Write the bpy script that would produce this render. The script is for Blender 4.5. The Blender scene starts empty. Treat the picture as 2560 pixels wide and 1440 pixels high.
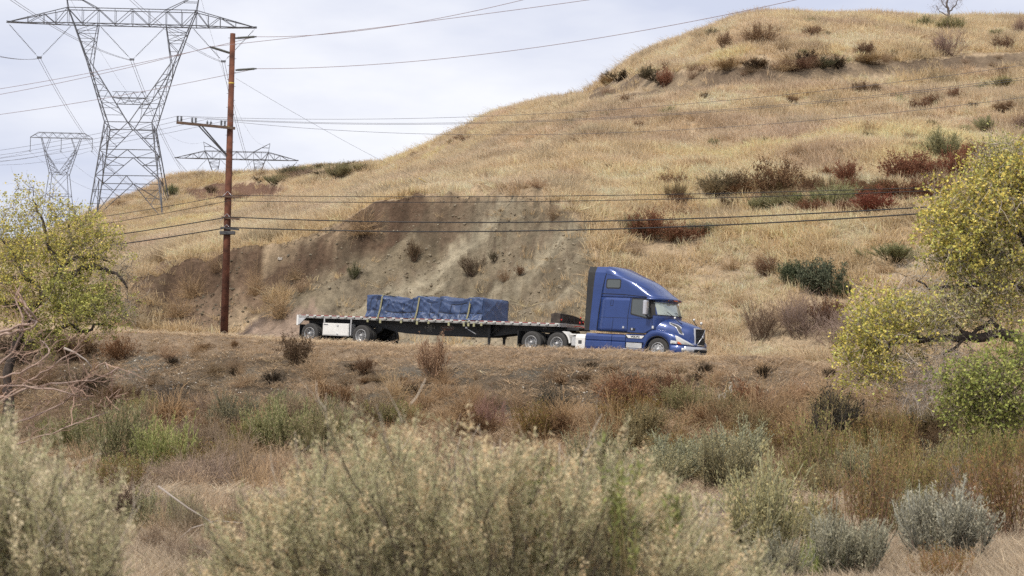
import bpy, math, random
import numpy as np
from mathutils import Vector, Matrix
R = math.radians
rng = np.random.default_rng(7)
random.seed(7)
S = bpy.context.scene
COL = S.collection

# ------------------------------------------------------------------ camera, sky, sun, exposure
FPX = 4400.0                       # focal length in pixels of the 2560 px wide photograph
PITCH = math.atan((1059.04 - 720) / FPX)
cam_data = bpy.data.cameras.new('camera')
cam_data.sensor_width = 36.0
cam_data.lens = 36.0 * FPX / 2560
cam_data.clip_start = 0.1
cam_data.clip_end = 5000
cam_data.dof.use_dof = True
cam_data.dof.focus_distance = 76.0
cam_data.dof.aperture_fstop = 3.8
cam = bpy.data.objects.new('camera', cam_data)
cam.rotation_euler = (math.pi / 2 + PITCH, 0, 0)
COL.objects.link(cam)
S.camera = cam

SUN_EL, SUN_AZ = R(50), R(-150)    # direction to the sun: azimuth from +Y towards +X
world = bpy.data.worlds.new('World'); S.world = world
world.use_nodes = True
nt = world.node_tree; nt.nodes.clear()
def wn(t, **k):
    n = nt.nodes.new(t)
    for a, b in k.items(): setattr(n, a, b)
    return n
w_out = wn('ShaderNodeOutputWorld'); w_bg = wn('ShaderNodeBackground')
w_sky = wn('ShaderNodeTexSky', sky_type='NISHITA', sun_disc=False, sun_elevation=SUN_EL, sun_rotation=SUN_AZ)
w_bg.inputs['Strength'].default_value = 0.1
w_tc = wn('ShaderNodeTexCoord')
w_map = wn('ShaderNodeMapping'); w_map.inputs['Scale'].default_value = (1.0, 1.0, 3.2)
w_n1 = wn('ShaderNodeTexNoise'); w_n1.inputs['Scale'].default_value = 3.1; w_n1.inputs['Detail'].default_value = 6; w_n1.inputs['Roughness'].default_value = .52
w_r1 = wn('ShaderNodeValToRGB')
w_r1.color_ramp.elements[0].position = .38; w_r1.color_ramp.elements[0].color = (5.8, 6.15, 7.45, 1)
w_r1.color_ramp.elements[1].position = .62; w_r1.color_ramp.elements[1].color = (8.6, 8.65, 9.1, 1)
w_mix = wn('ShaderNodeMixRGB'); w_mix.inputs[0].default_value = .93
nt.links.new(w_tc.outputs['Generated'], w_map.inputs[0]); nt.links.new(w_map.outputs[0], w_n1.inputs['Vector'])
nt.links.new(w_n1.outputs['Fac'], w_r1.inputs[0])
nt.links.new(w_sky.outputs[0], w_mix.inputs[1]); nt.links.new(w_r1.outputs[0], w_mix.inputs[2])
nt.links.new(w_mix.outputs[0], w_bg.inputs[0]); nt.links.new(w_bg.outputs[0], w_out.inputs[0])

sun_d = bpy.data.lights.new('sun', 'SUN'); sun_d.energy = 2.9; sun_d.angle = R(9); sun_d.color = (1, .93, .82)
sun = bpy.data.objects.new('sun', sun_d); COL.objects.link(sun)
sd = Vector((math.sin(SUN_AZ) * math.cos(SUN_EL), math.cos(SUN_AZ) * math.cos(SUN_EL), math.sin(SUN_EL)))
sun.rotation_euler = sd.to_track_quat('Z', 'Y').to_euler()
S.view_settings.view_transform = 'Standard'; S.view_settings.look = 'None'
S.view_settings.gamma = 1; S.view_settings.use_curve_mapping = False; S.view_settings.exposure = .24
S.cycles.max_bounces = 6; S.cycles.diffuse_bounces = 1; S.cycles.glossy_bounces = 3; S.cycles.transmission_bounces = 3
S.cycles.transparent_max_bounces = 8
S.cycles.use_adaptive_sampling = True; S.cycles.adaptive_threshold = .02
S.cycles.use_denoising = False

# ------------------------------------------------------------------ helpers
def tag(o, label=None, cat=None, group=None, kind=None):
    if label: o['label'] = label
    if cat: o['category'] = cat
    if group: o['group'] = group
    if kind: o['kind'] = kind
    return o

def empty(name, loc=(0, 0, 0), label=None, cat=None, group=None):
    o = bpy.data.objects.new(name, None); o.location = loc; COL.objects.link(o)
    o.empty_display_size = .2
    return tag(o, label, cat, group)

def link_mesh(name, me, parent=None, loc=None):
    o = bpy.data.objects.new(name, me); COL.objects.link(o)
    if parent is not None: o.parent = parent
    if loc is not None: o.location = loc
    return o

def np_mesh(name, V, F, mat=None, col=None, smooth=False):
    """V n x 3, F m x k (k = 3 or 4) numpy; col n x 3 per point"""
    V = np.asarray(V, dtype=np.float32); F = np.asarray(F, dtype=np.int32)
    me = bpy.data.meshes.new(name)
    n, k = F.shape
    me.vertices.add(len(V)); me.vertices.foreach_set('co', V.ravel())
    me.loops.add(n * k); me.loops.foreach_set('vertex_index', F.ravel())
    me.polygons.add(n); me.polygons.foreach_set('loop_start', np.arange(0, n * k, k, dtype=np.int32))
    if smooth: me.polygons.foreach_set('use_smooth', np.ones(n, dtype=bool))
    me.update(calc_edges=True)
    if col is not None:
        a = me.color_attributes.new('Col', 'FLOAT_COLOR', 'POINT')
        c = np.ones((len(V), 4), dtype=np.float32); c[:, :3] = col
        a.data.foreach_set('color', c.ravel())
    if mat: me.materials.append(mat)
    return me

class MB:
    """collects shapes; build() links them as one mesh object"""
    def __init__(s): s.v = []; s.f = []; s.sm = []
    def add(s, vs, fs, smooth=False):
        b = len(s.v); s.v += [tuple(v) for v in vs]; s.f += [tuple(i + b for i in f) for f in fs]; s.sm += [smooth] * len(fs)
        return s
    def box(s, x0, x1, y0, y1, z0, z1, bev=0):
        if bev:
            b = bev
            ring = lambda i, z: [(x0+i, y0+b, z), (x0+b, y0+i, z), (x1-b, y0+i, z), (x1-i, y0+b, z), (x1-i, y1-b, z), (x1-b, y1-i, z), (x0+b, y1-i, z), (x0+i, y1-b, z)]
            rs = [ring(b, z0), ring(0, z0+b), ring(0, z1-b), ring(b, z1)]
            return s.loft(rs, closed=True, caps=True)
        vs = [(x0,y0,z0),(x1,y0,z0),(x1,y1,z0),(x0,y1,z0),(x0,y0,z1),(x1,y0,z1),(x1,y1,z1),(x0,y1,z1)]
        return s.add(vs, [(0,3,2,1),(4,5,6,7),(0,1,5,4),(1,2,6,5),(2,3,7,6),(3,0,4,7)])
    def loft(s, rings, closed=True, caps=False, smooth=False):
        n = len(rings[0]); vs = [p for r in rings for p in r]; fs = []
        for i in range(len(rings) - 1):
            for j in range(n if closed else n - 1):
                a = i * n + j; b = i * n + (j + 1) % n
                fs.append((a, b, b + n, a + n))
        if caps:
            fs.append(tuple(range(n - 1, -1, -1))); fs.append(tuple((len(rings) - 1) * n + j for j in range(n)))
        return s.add(vs, fs, smooth)
    def tube(s, pts, r, n=6, smooth=True, caps=True):
        pts = [Vector(p) for p in pts]; rr = r if isinstance(r, (list, tuple)) else [r] * len(pts)
        rings = []
        up = None
        for i, p in enumerate(pts):
            d = (pts[min(i + 1, len(pts) - 1)] - pts[max(i - 1, 0)]).normalized()
            if up is None:
                up = Vector((0, 0, 1)) if abs(d.z) < .9 else Vector((1, 0, 0))
            a = d.cross(up).normalized(); up = a.cross(d).normalized()
            rings.append([p + a * (math.cos(2*math.pi*k/n) * rr[i]) + up * (math.sin(2*math.pi*k/n) * rr[i]) for k in range(n)])
        return s.loft(rings, True, caps, smooth)
    def lathe(s, prof, c=(0, 0, 0), axis='y', n=32, smooth=True, caps=False):
        rings = []
        for r, h in prof:
            ring = []
            for k in range(n):
                a = 2 * math.pi * k / n
                if axis == 'y': ring.append((c[0] + r * math.cos(a), c[1] + h, c[2] + r * math.sin(a)))
                elif axis == 'z': ring.append((c[0] + r * math.cos(a), c[1] + r * math.sin(a), c[2] + h))
                else: ring.append((c[0] + h, c[1] + r * math.cos(a), c[2] + r * math.sin(a)))
            rings.append(ring)
        return s.loft(rings, True, caps, smooth)
    def prism(s, poly, y0, y1):
        """polygon in (x, z) extruded along y"""
        n = len(poly)
        vs = [(x, y0, z) for x, z in poly] + [(x, y1, z) for x, z in poly]
        fs = [tuple(range(n)), tuple(range(2*n-1, n-1, -1))] + [(i, i+n, (i+1) % n + n, (i+1) % n) for i in range(n)]
        return s.add(vs, fs)
    def build(s, name, mat, parent=None, label=None):
        me = bpy.data.meshes.new(name); me.from_pydata(s.v, [], s.f)
        me.polygons.foreach_set('use_smooth', s.sm)
        me.materials.append(mat); me.update()
        import bmesh
        bm = bmesh.new(); bm.from_mesh(me); bmesh.ops.recalc_face_normals(bm, faces=bm.faces[:]); bm.to_mesh(me); bm.free()
        o = link_mesh(name, me, parent)
        if label: o['label'] = label
        return o

# value noise
def _h(ix, iy, iz, seed):
    n = (ix * 374761393 + iy * 668265263 + iz * 2147483647 + seed * 1274126177).astype(np.int64) & 0xffffffff
    n = ((n ^ (n >> 13)) * 1274126177) & 0xffffffff
    n = ((n ^ (n >> 16)) * 2246822519) & 0xffffffff
    return ((n ^ (n >> 15)) & 0xffff) / 65535.0
def noise(x, y, seed=0):
    x = np.asarray(x, float); y = np.asarray(y, float)
    ix = np.floor(x).astype(np.int64); iy = np.floor(y).astype(np.int64)
    fx = x - ix; fy = y - iy; fx = fx*fx*(3-2*fx); fy = fy*fy*(3-2*fy); z = np.zeros_like(ix)
    a = _h(ix, iy, z, seed); b = _h(ix+1, iy, z, seed); c = _h(ix, iy+1, z, seed); d = _h(ix+1, iy+1, z, seed)
    return (a*(1-fx)+b*fx)*(1-fy) + (c*(1-fx)+d*fx)*fy
def fbm(x, y, seed=0, o=4, g=.5):
    s = 0; a = 1; t = 0
    for i in range(o):
        s = s + a * (noise(x * 2**i + 17.3*i, y * 2**i - 9.1*i, seed + i) - .5); t += a; a *= g
    return s / t * 2          # about -1..1
def sstep(a, b, x):
    t = np.clip((x - a) / (b - a), 0, 1); return t*t*(3-2*t)

# ------------------------------------------------------------------ materials
MATS = {}
def pbr(name, base, rough=.6, metal=0, spec=.5, coat=0, var=0, vscale=8, bump=0, bscale=40, emit=None):
    if name in MATS: return MATS[name]
    m = bpy.data.materials.new(name); m.use_nodes = True; t = m.node_tree; p = t.nodes['Principled BSDF']
    p.inputs['Base Color'].default_value = (*base, 1); p.inputs['Roughness'].default_value = rough
    p.inputs['Metallic'].default_value = metal; p.inputs['Specular IOR Level'].default_value = spec
    if coat: p.inputs['Coat Weight'].default_value = coat; p.inputs['Coat Roughness'].default_value = .06
    tc = t.nodes.new('ShaderNodeTexCoord')
    if var:
        n = t.nodes.new('ShaderNodeTexNoise'); n.inputs['Scale'].default_value = vscale; n.inputs['Detail'].default_value = 5
        r = t.nodes.new('ShaderNodeMapRange'); r.inputs[1].default_value = .3; r.inputs[2].default_value = .7
        r.inputs[3].default_value = 1 - var; r.inputs[4].default_value = 1 + var
        mx = t.nodes.new('ShaderNodeVectorMath'); mx.operation = 'SCALE'; mx.inputs[0].default_value = base
        t.links.new(tc.outputs['Object'], n.inputs['Vector']); t.links.new(n.outputs['Fac'], r.inputs[0])
        t.links.new(r.outputs[0], mx.inputs['Scale']); t.links.new(mx.outputs[0], p.inputs['Base Color'])
    if bump:
        n = t.nodes.new('ShaderNodeTexNoise'); n.inputs['Scale'].default_value = bscale; n.inputs['Detail'].default_value = 4
        b = t.nodes.new('ShaderNodeBump'); b.inputs['Strength'].default_value = bump; b.inputs['Distance'].default_value = .02
        t.links.new(tc.outputs['Object'], n.inputs['Vector']); t.links.new(n.outputs['Fac'], b.inputs['Height']); t.links.new(b.outputs[0], p.inputs['Normal'])
    MATS[name] = m; return m

def veg_material(name, translucent=.25, instancer=False):
    m = bpy.data.materials.new(name); m.use_nodes = True; t = m.node_tree; t.nodes.clear()
    out = t.nodes.new('ShaderNodeOutputMaterial'); a = t.nodes.new('ShaderNodeAttribute'); a.attribute_name = 'Col'
    mul = t.nodes.new('ShaderNodeVectorMath'); mul.operation = 'MULTIPLY'
    t.links.new(a.outputs['Color'], mul.inputs[0])
    if instancer:
        b = t.nodes.new('ShaderNodeAttribute'); b.attribute_type = 'INSTANCER'; b.attribute_name = 'tint'
        t.links.new(b.outputs['Color'], mul.inputs[1])
    else:
        b = t.nodes.new('ShaderNodeObjectInfo'); t.links.new(b.outputs['Color'], mul.inputs[1])
    d = t.nodes.new('ShaderNodeBsdfDiffuse'); tr = t.nodes.new('ShaderNodeBsdfTranslucent'); mx = t.nodes.new('ShaderNodeMixShader')
    mx.inputs[0].default_value = translucent
    t.links.new(mul.outputs[0], d.inputs[0]); t.links.new(mul.outputs[0], tr.inputs[0])
    t.links.new(d.outputs[0], mx.inputs[1]); t.links.new(tr.outputs[0], mx.inputs[2]); t.links.new(mx.outputs[0], out.inputs[0])
    return m
M_VEG = veg_material('foliage', .3)
M_TWIG = veg_material('twigs', .0)
M_GRASS = veg_material('dry_grass', .42, True)

# ------------------------------------------------------------------ geometry of view: only used to lay the place out
CT, ST = math.cos(PITCH), math.sin(PITCH)
def px_s_t(px, py):
    xc = (np.asarray(px, float) - 1280) / FPX; yc = (720 - np.asarray(py, float)) / FPX
    den = CT - yc * ST
    return xc / den, (ST + yc * CT) / den
def at(px, py, Y):
    s, t = px_s_t(px, py); return Vector((float(s) * Y, Y, float(t) * Y))
def to_px(X, Y, Z):
    yc = Y * CT + Z * ST; zc = -Y * ST + Z * CT
    return 1280 + FPX * X / yc, 720 - FPX * zc / yc

# truck line
X0, Y0, Z0, YAW, SLP = 1.945, 77.662, 3.002, .54792, .0594
CY, SY = math.cos(YAW), math.sin(YAW)
def uw(X, Y): dx = X - X0; dy = Y - Y0; return dx*CY - dy*SY, dx*SY + dy*CY
def xy(u, w): return X0 + u*CY + w*SY, Y0 - u*SY + w*CY
def line_Y(s, w): return (w + X0*SY + Y0*CY) / (s*SY + CY)

# ------------------------------------------------------------------ terrain
def curve(pts, yidx=None):
    """image polyline -> arrays over s"""
    px = np.array([p[0] for p in pts], float); py = np.array([p[1] for p in pts], float)
    s, t = px_s_t(px, py)
    return s, t, (np.array([p[2] for p in pts], float) if len(pts[0]) > 2 else None)
EDGE = [(-700,792),(-300,806),(230,828),(560,839),(740,849),(870,856),(1000,866),(1180,871),(1391,877),(1640,885),(1762,892),(2100,917),(2560,945),(3200,985)]
e_s, e_t, _ = curve(EDGE)
CREST = [(-700,800,.5),(-200,775,.5),(200,745,.6),(360,692,.75),(470,645,.8),(700,602,.8),(860,552,.8),(950,517,.8),(1100,492,.8),(1330,497,.8),(1430,520,.78),(1500,545,.7),(1600,560,.6),(2000,560,.55),(2560,545,.5),(3200,530,.5)]
c_s, c_t, c_k = curve(CREST)
MID = [(-700,760,270),(-200,690,270),(100,602,290),(205,556,297),(405,548,297),(560,519,290),(700,490,262),(850,470,235),(960,450,215),(1250,380,165),(1480,330,140),(1900,330,132),(2560,330,132),(3200,330,135)]
m_s, m_t, m_Y = curve(MID)
RIDGE = [(-700,800,300),(-200,700,300),(0,645,300),(100,600,305),(205,549,318),(250,521,322),(300,499,326),(360,478,328),(400,452,330),(430,438,332),(480,432,333),(560,434,331),(640,434,325),(700,434,316),(760,424,310),(850,420,300),(930,410,292),(960,411,288),(1030,385,275),(1100,358,262),(1180,320,252),(1250,284,245),(1350,260,238),(1450,243,230),(1490,223,226),(1520,201,225),(1560,171,222),(1600,144,220),(1650,119,218),(1750,84,214),(1850,47,210),(1900,38,209),(1950,36,210),(2060,37,211),(2150,38,212),(2300,48,215),(2560,48,215),(3200,70,220)]
r_s, r_t, r_Y = curve(RIDGE)

def pchip_eval(Xk, Zk, Y, fix=None):
    """Xk, Zk: lists of arrays (knots per point), Y array -> monotone cubic"""
    X = np.stack(Xk); Z = np.stack(Zk); n = len(Xk)
    h = np.maximum(np.diff(X, axis=0), 1e-3); d = np.diff(Z, axis=0) / h
    m = np.zeros_like(Z)
    for i in range(1, n - 1):
        pr = d[i-1] * d[i]; w1 = 2*h[i] + h[i-1]; w2 = h[i] + 2*h[i-1]
        hm = (w1 + w2) / (w1 / np.where(d[i-1] == 0, 1e-9, d[i-1]) + w2 / np.where(d[i] == 0, 1e-9, d[i]))
        m[i] = np.where(pr > 0, hm, 0)
    m[0] = d[0]; m[-1] = d[-1]
    if fix: m[fix[0]] = fix[1]; m[3] = d[3]*1.05; m[4] = np.minimum(m[4], 1.5*d[3])
    out = Z[0] + m[0] * (Y - X[0])
    for i in range(n - 1):
        t = (Y - X[i]) / h[i]; tt = np.clip(t, 0, 1)
        v = ((1+2*tt)*(1-tt)**2)*Z[i] + tt*(1-tt)**2*h[i]*m[i] + tt*tt*(3-2*tt)*Z[i+1] + tt*tt*(tt-1)*h[i]*m[i+1]
        out = np.where(t >= 0, v, out)
    out = np.where(Y > X[-1], Z[-1] + m[-1] * (Y - X[-1]), out)
    return out

def road_z(u): return Z0 - np.where(u < 0, .0594, .068) * np.clip(u, -60, 40)
GROUND = -1.72
def poly_mask(px, py, poly):
    x = np.asarray(px); y = np.asarray(py); ins = np.zeros(x.shape, bool); n = len(poly)
    for i in range(n):
        x1, y1 = poly[i]; x2, y2 = poly[(i+1) % n]
        if y1 == y2: continue
        c = ((y1 > y) != (y2 > y)) & (x < (x2-x1)*(y-y1)/(y2-y1) + x1); ins ^= c
    return ins
CUT = [(560,840),(610,830),(690,780),(730,720),(790,660),(850,606),(905,558),(1000,520),(1100,500),(1250,492),(1400,503),(1462,560),(1485,650),(1480,740),(1500,900),(560,900)]
APRON = [(590,842),(640,800),(700,772),(790,765),(840,790),(800,830),(760,870),(600,870)]
RIM = [(350,705),(400,665),(480,640),(720,603),(860,549),(950,514),(1060,497),(1160,490),(1150,503),(1000,535),(930,560),(880,600),(800,640),(760,690),(700,735),(630,800),(590,830),(540,825),(560,760),(600,700),(500,690),(400,720)]
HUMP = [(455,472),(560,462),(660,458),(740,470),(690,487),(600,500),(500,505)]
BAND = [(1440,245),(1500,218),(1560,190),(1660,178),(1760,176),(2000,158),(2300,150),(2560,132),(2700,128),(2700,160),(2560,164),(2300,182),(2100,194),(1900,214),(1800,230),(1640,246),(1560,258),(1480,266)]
LEFTCUT = [(340,700),(420,650),(560,640),(600,720),(560,830),(380,820),(320,760)]

B_s, B_t = px_s_t([1430, 1500, 1560, 1660, 1760, 2000, 2300, 2560, 2800], [238, 224, 200, 190, 184, 166, 154, 136, 130])
H_s, H_t = px_s_t([440, 500, 560, 660, 740], [466, 468, 462, 458, 466])
def terrain(X, Y, detail=True):
    X = np.asarray(X, float); Y = np.asarray(Y, float)
    Yc = np.maximum(Y, 8.0); s = np.clip(X / Yc, -.44, .44)
    u, w = uw(X, Y)
    # hill profile along the line of sight
    Yt = line_Y(s, 7.0); ut = uw(s*Yt, Yt)[0]; zt = road_z(ut) + .15
    tc = np.interp(s, c_s, c_t); kc = np.interp(s, c_s, c_k)
    Ycr = (kc*Yt - zt) / (kc - tc); Ycr = np.maximum(Ycr, Yt + 2); zc = tc * Ycr
    Ym = np.interp(s, m_s, m_Y); zm = np.interp(s, m_s, m_t) * Ym
    Yr = np.interp(s, r_s, r_Y); zr = np.interp(s, r_s, r_t) * Yr
    zm = np.maximum(zm, zc + .5); zr = np.maximum(zr, zm + .05)
    pxs = 1280 + FPX*s*CT; stg = np.interp(pxs, [330, 420, 1100, 1300, 1440], [0, 1, 1, .55, 0]); Ysc = Ycr - 1.0; zsc = zt + (zc - zt)*(Ysc - Yt)/(Ycr - Yt) - 1.25*stg
    Yb = Yr + 45; zb = zr - 9
    zh = pchip_eval([Yt - 4, Yt, Ysc, Ycr, Ym, Yr, Yb, Yb + 400], [zt - .05, zt, zsc, zc, zm, zr, zb, zb - 60], Y, (5, zr/Yr))
    # scarps of the terrace and of the left hump
    tt_ = zh/Yc
    for (bs, bt_, st_, wd_) in ((B_s, B_t, 1.4, 1.0), (H_s, H_t, 1.8, 1.0)):
        tb = np.interp(s, bs, bt_); win = sstep(bs[0]+.010, bs[0]+.045, s)*sstep(bs[-1], bs[-1]-.012, s)*(Y > 110)
        zh = zh - st_*win*(1 - sstep(tb - .0034, tb + .0006, tt_))*sstep(tb - .018, tb - .0034, tt_)
    # road
    zroad = road_z(u)
    # bank on the camera side
    Ye = line_Y(s, -3.0)
    ue = u; xe, ye = xy(ue, -3.0); se = np.clip(xe / np.maximum(ye, 20), -.44, .44); ze = np.interp(se, e_s, e_t) * np.maximum(ye, 20)
    ze = np.maximum(ze, road_z(u) - .1) * 0 + ze
    d = np.maximum(-3.0 - w, 0)
    g = np.interp(d / 19.5, [0, .1, .25, .45, .75, 1, 9], [0, .03, .2, .53, .88, 1, 1])
    gn = GROUND + .25 * fbm(X/9, Y/9, 31, 3) + .12*fbm(X/1.7, Y/1.7, 33, 3)
    gn = np.where(Y < 6, GROUND, gn)
    zbank = ze - (ze - gn) * g
    k = sstep(-3.0, -2.2, w)
    z = np.where(w < -3.0, zbank, ze * (1 - k) + zroad * k)
    kh = sstep(5.0, 7.5, w)
    z = np.where(w > 5, zroad * (1 - kh) + zh * kh, z)
    if detail:
        px, py = to_px(X, Yc, z)
        bank = sstep(0, 3, d) * sstep(26, 16, d)
        dz = bank * (.48*fbm(X/3.2, Y/3.2, 5, 4) + .20*fbm(X/.7, Y/.7, 6, 3))
        dz = dz + .035 * fbm(X/.8, Y/.8, 8, 3) * (w < -2.4)
        hill = sstep(8, 16, w) * (1 - .85*sstep(-40, -5, Y - Yr))
        dz = dz + hill * (1.25*fbm(X/13, Y/16, 11, 3) + .42*fbm(X/3.1, Y/4, 12, 4) * sstep(6,12,w))
        # erosion of the cut: steep rills and lumps
        cutm = ((px > 340) & (px < 1500)) * sstep(7.5, 11, w) * sstep(4, -1, Y - Ycr)
        du = u - 1.3*(w - 7)
        dz = dz + cutm * (.9*(np.abs(fbm(du/2.6, (w)/9, 21, 4)) - .3) + .42*fbm(du/.8, w/2.4, 22, 3) + .62*fbm(X/1.5, Y/1.5, 23, 4) + .16*fbm(X/.5, Y/.5, 24, 3))
        z = z + dz
    return z

def ray_hit(px, py, y0=9.0, y1=330.0):
    """point of the ground seen at that place of the photograph"""
    s, t = px_s_t(px, py); Y = np.linspace(y0, y1, 1600); Y = y0 * (y1 / y0) ** np.linspace(0, 1, 2400)
    z = terrain(s * Y, Y); d = z - t * Y
    k = np.argmax(d > 0) if (d > 0).any() else len(Y) - 1
    return Vector((float(s) * Y[k], Y[k], z[k]))
def ground(x, y): return float(terrain(np.array([x]), np.array([y]))[0])

def crest_of(X, Y):
    s = np.clip(X/np.maximum(Y, 8.0), -.44, .44); Yt = line_Y(s, 7.0); zt = road_z(uw(s*Yt, Yt)[0]) + .15
    tc = np.interp(s, c_s, c_t); kc = np.interp(s, c_s, c_k); return np.maximum((kc*Yt - zt)/(kc - tc), Yt + 2), np.interp(1280 + FPX*s*CT, [330, 420, 1100, 1300, 1440], [0, 1, 1, .6, 0])
def terrain_masks(X, Y, Z):
    """0..1 masks of what lies on the ground there"""
    px, py = to_px(X, np.maximum(Y, 8), Z); u, w = uw(X, Y)
    jx = px + 26*fbm(X/2.2, Y/3, 41, 4); jy = py + 13*fbm(X/2.0, Y/3, 42, 4)
    hill = w > 6.5
    m = {}
    m['cut'] = poly_mask(jx, jy, CUT) & hill & (Y < 130)
    m['apron'] = poly_mask(px + 8*fbm(X, Y, 44, 3), py + 5*fbm(X, Y, 45, 3), APRON) & hill & (Y < 130)
    m['rim'] = poly_mask(jx, jy, RIM) & hill & (Y < 140)
    m['leftcut'] = poly_mask(jx, jy, LEFTCUT) & hill & (Y < 140)
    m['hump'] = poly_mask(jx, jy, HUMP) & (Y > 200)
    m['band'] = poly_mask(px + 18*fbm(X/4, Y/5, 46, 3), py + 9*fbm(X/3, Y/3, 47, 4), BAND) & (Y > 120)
    Ycr, stg = crest_of(X, Y); m['scarp_shadow'] = stg*sstep(Ycr + .10, Ycr - .05, Y)*sstep(Ycr - 1.9, Ycr - .8, Y + 1.3*fbm(X/1.2, Y, 48, 3))*np.interp(px, [300, 1000, 1250], [1, 1, .45])
    m['bank'] = (w < -3.2)
    m['px'] = px; m['py'] = py; m['u'] = u; m['w'] = w
    return m

def lerp(a, b, k): return a * (1 - k[..., None]) + np.asarray(b) * k[..., None]
def build_terrain():
    g = lambda Y: np.sqrt(np.maximum(Y, 0)**2 + 12.0**2)
    Ys = np.concatenate([np.linspace(-30, 12, 22), np.arange(13, 45, .4), np.arange(45, 130, .26), np.geomspace(130, 420, 400), np.geomspace(430, 1500, 24)])
    ss = np.concatenate([np.linspace(-1.6, -.36, 20)[:-1], np.linspace(-.36, .36, 640), np.linspace(.36, 1.6, 20)[1:]])
    SS, YY = np.meshgrid(ss, Ys)
    Ycr0 = crest_of(SS[0]*90.0, np.full(len(ss), 90.0))[0]
    for j in range(len(ss)): YY[:, j] = np.interp(Ys, [-30, 60, 84, 85.1, 140, 1500], [-30, 60, max(Ycr0[j] - 1.1, 64), max(Ycr0[j], 65.1), 140, 1500])
    XX = SS * g(YY)
    ZZ = terrain(XX, YY)
    n, k = XX.shape
    idx = np.arange(n*k).reshape(n, k)
    F = np.stack([idx[:-1, :-1], idx[:-1, 1:], idx[1:, 1:], idx[1:, :-1]], -1).reshape(-1, 4)
    X = XX.ravel(); Y = YY.ravel(); Z = ZZ.ravel()
    m = terrain_masks(X, Y, Z); w = m['w']
    n1 = fbm(X/6, Y/6, 51, 4); n2 = fbm(X/1.1, Y/1.1, 52, 4); n3 = fbm(X/.35, Y/.35, 53, 2); f = lambda b: b.astype(float)
    C = np.zeros((len(X), 3)) + np.array([.47, .36, .235])
    C = lerp(C, (.33, .245, .16), np.clip(.35 + .5*n1, 0, 1) * f(w > 6))
    C = lerp(C, (.235, .20, .14), f(m['cut']))
    greyer = np.clip(.5 + 1.1*fbm(X/5+3, Y/5, 54, 3), 0, 1) * f(m['cut'])
    C = lerp(C, (.17, .135, .088), greyer)
    streak = sstep(.0, .5, fbm((m['u'] - 1.3*(w-7))/.7, w/5, 58, 4)) * f(m['cut']); C = lerp(C, (.14, .105, .072), streak*.8); st2 = sstep(.1, .6, fbm((m['u'] - 1.3*(w-7))/.28, w/2.5, 63, 3)) * f(m['cut']); C = lerp(C, (.13, .10, .068), st2*.6)
    pale = sstep(.1, .5, fbm((m['u'] - 1.3*(w-7))/1.3 + 7, w/6, 60, 4)) * f(m['cut']); C = lerp(C, (.34, .295, .21), pale*.8)
    low = sstep(4, -2, w - 11)*f(m['cut'])*np.clip(.6 + fbm(X/3, Y/3, 64, 3), 0, 1); C = lerp(C, (.33, .28, .20), low*.6)
    moss = sstep(.05, .5, fbm(X/4+9, Y/4, 59, 4)) * f(m['cut']) * sstep(-640, -520, -m['py']); C = lerp(C, (.14, .13, .075), moss*.8)
    C = lerp(C, (.145, .10, .068), f(m['leftcut']) * .95)
    C = lerp(C, (.135, .09, .06), f(m['rim']) * np.clip(.6 + 1.3*n2, 0, .9))
    C = lerp(C, (.10, .066, .044), m['scarp_shadow']*np.clip(.9 + 1.2*n2, .2, 1))  # dark scarp soil, with the shadow line under the crest painted in
    C = lerp(C, (.27, .20, .15), f(m['apron']))
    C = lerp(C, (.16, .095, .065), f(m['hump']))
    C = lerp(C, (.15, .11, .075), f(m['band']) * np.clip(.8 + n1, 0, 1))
    # bank
    d = -3.0 - w
    b = f(m['bank'])
    C = lerp(C, (.25, .185, .125), b)
    C = lerp(C, (.56, .44, .32), np.clip(sstep(1.3, .3, d) + .15*n2, 0, 1) * f((w < -1.8)))
    dark = sstep(3.2, 5.0, d + 1.2*n2) * sstep(14.5, 9.5, d + 1.5*n2) * b * np.clip(.75 + .9*n1, 0, 1)
    C = lerp(C, (.088, .068, .047), dark)
    ash = sstep(.15, .6, fbm(X/2.4, Y/1.6, 57, 4)) * sstep(3, 6, d) * sstep(16, 10, d)
    C = lerp(C, (.125, .115, .095), ash)
    C = lerp(C, (.24, .18, .12), sstep(12, 18, d))
    C = lerp(C, (.40, .325, .23), sstep(24, 30, d) * np.clip(.6 + n1, 0, 1))
    # road asphalt
    C = lerp(C, (.06, .058, .055), f((w > -1.4) & (w < 6.0)))
    C = lerp(C, (.25, .19, .13), f((w > 6.0) & (w < 7.2)))
    n4 = fbm(X/.55, Y/.55, 56, 3); ct_ = f(m['cut'] | m['rim'] | m['leftcut']); C = C * (1 + (.16 + .14*ct_)*n2 + .12*n3 + .45*ct_*n4)[:, None]
    me = np_mesh('ground', np.stack([X, Y, Z], 1), F, None, np.clip(C, .01, .9), True)
    mt = bpy.data.materials.new('ground_soil'); mt.use_nodes = True; t = mt.node_tree; p = t.nodes['Principled BSDF']
    p.inputs['Roughness'].default_value = .95; p.inputs['Specular IOR Level'].default_value = .15
    a = t.nodes.new('ShaderNodeAttribute'); a.attribute_name = 'Col'
    tc = t.nodes.new('ShaderNodeTexCoord')
    nz = t.nodes.new('ShaderNodeTexNoise'); nz.inputs['Scale'].default_value = 3.0; nz.inputs['Detail'].default_value = 9; nz.inputs['Roughness'].default_value = .72
    r = t.nodes.new('ShaderNodeMapRange'); r.inputs[1].default_value = .3; r.inputs[2].default_value = .7; r.inputs[3].default_value = .62; r.inputs[4].default_value = 1.38
    sc = t.nodes.new('ShaderNodeVectorMath'); sc.operation = 'SCALE'
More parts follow.
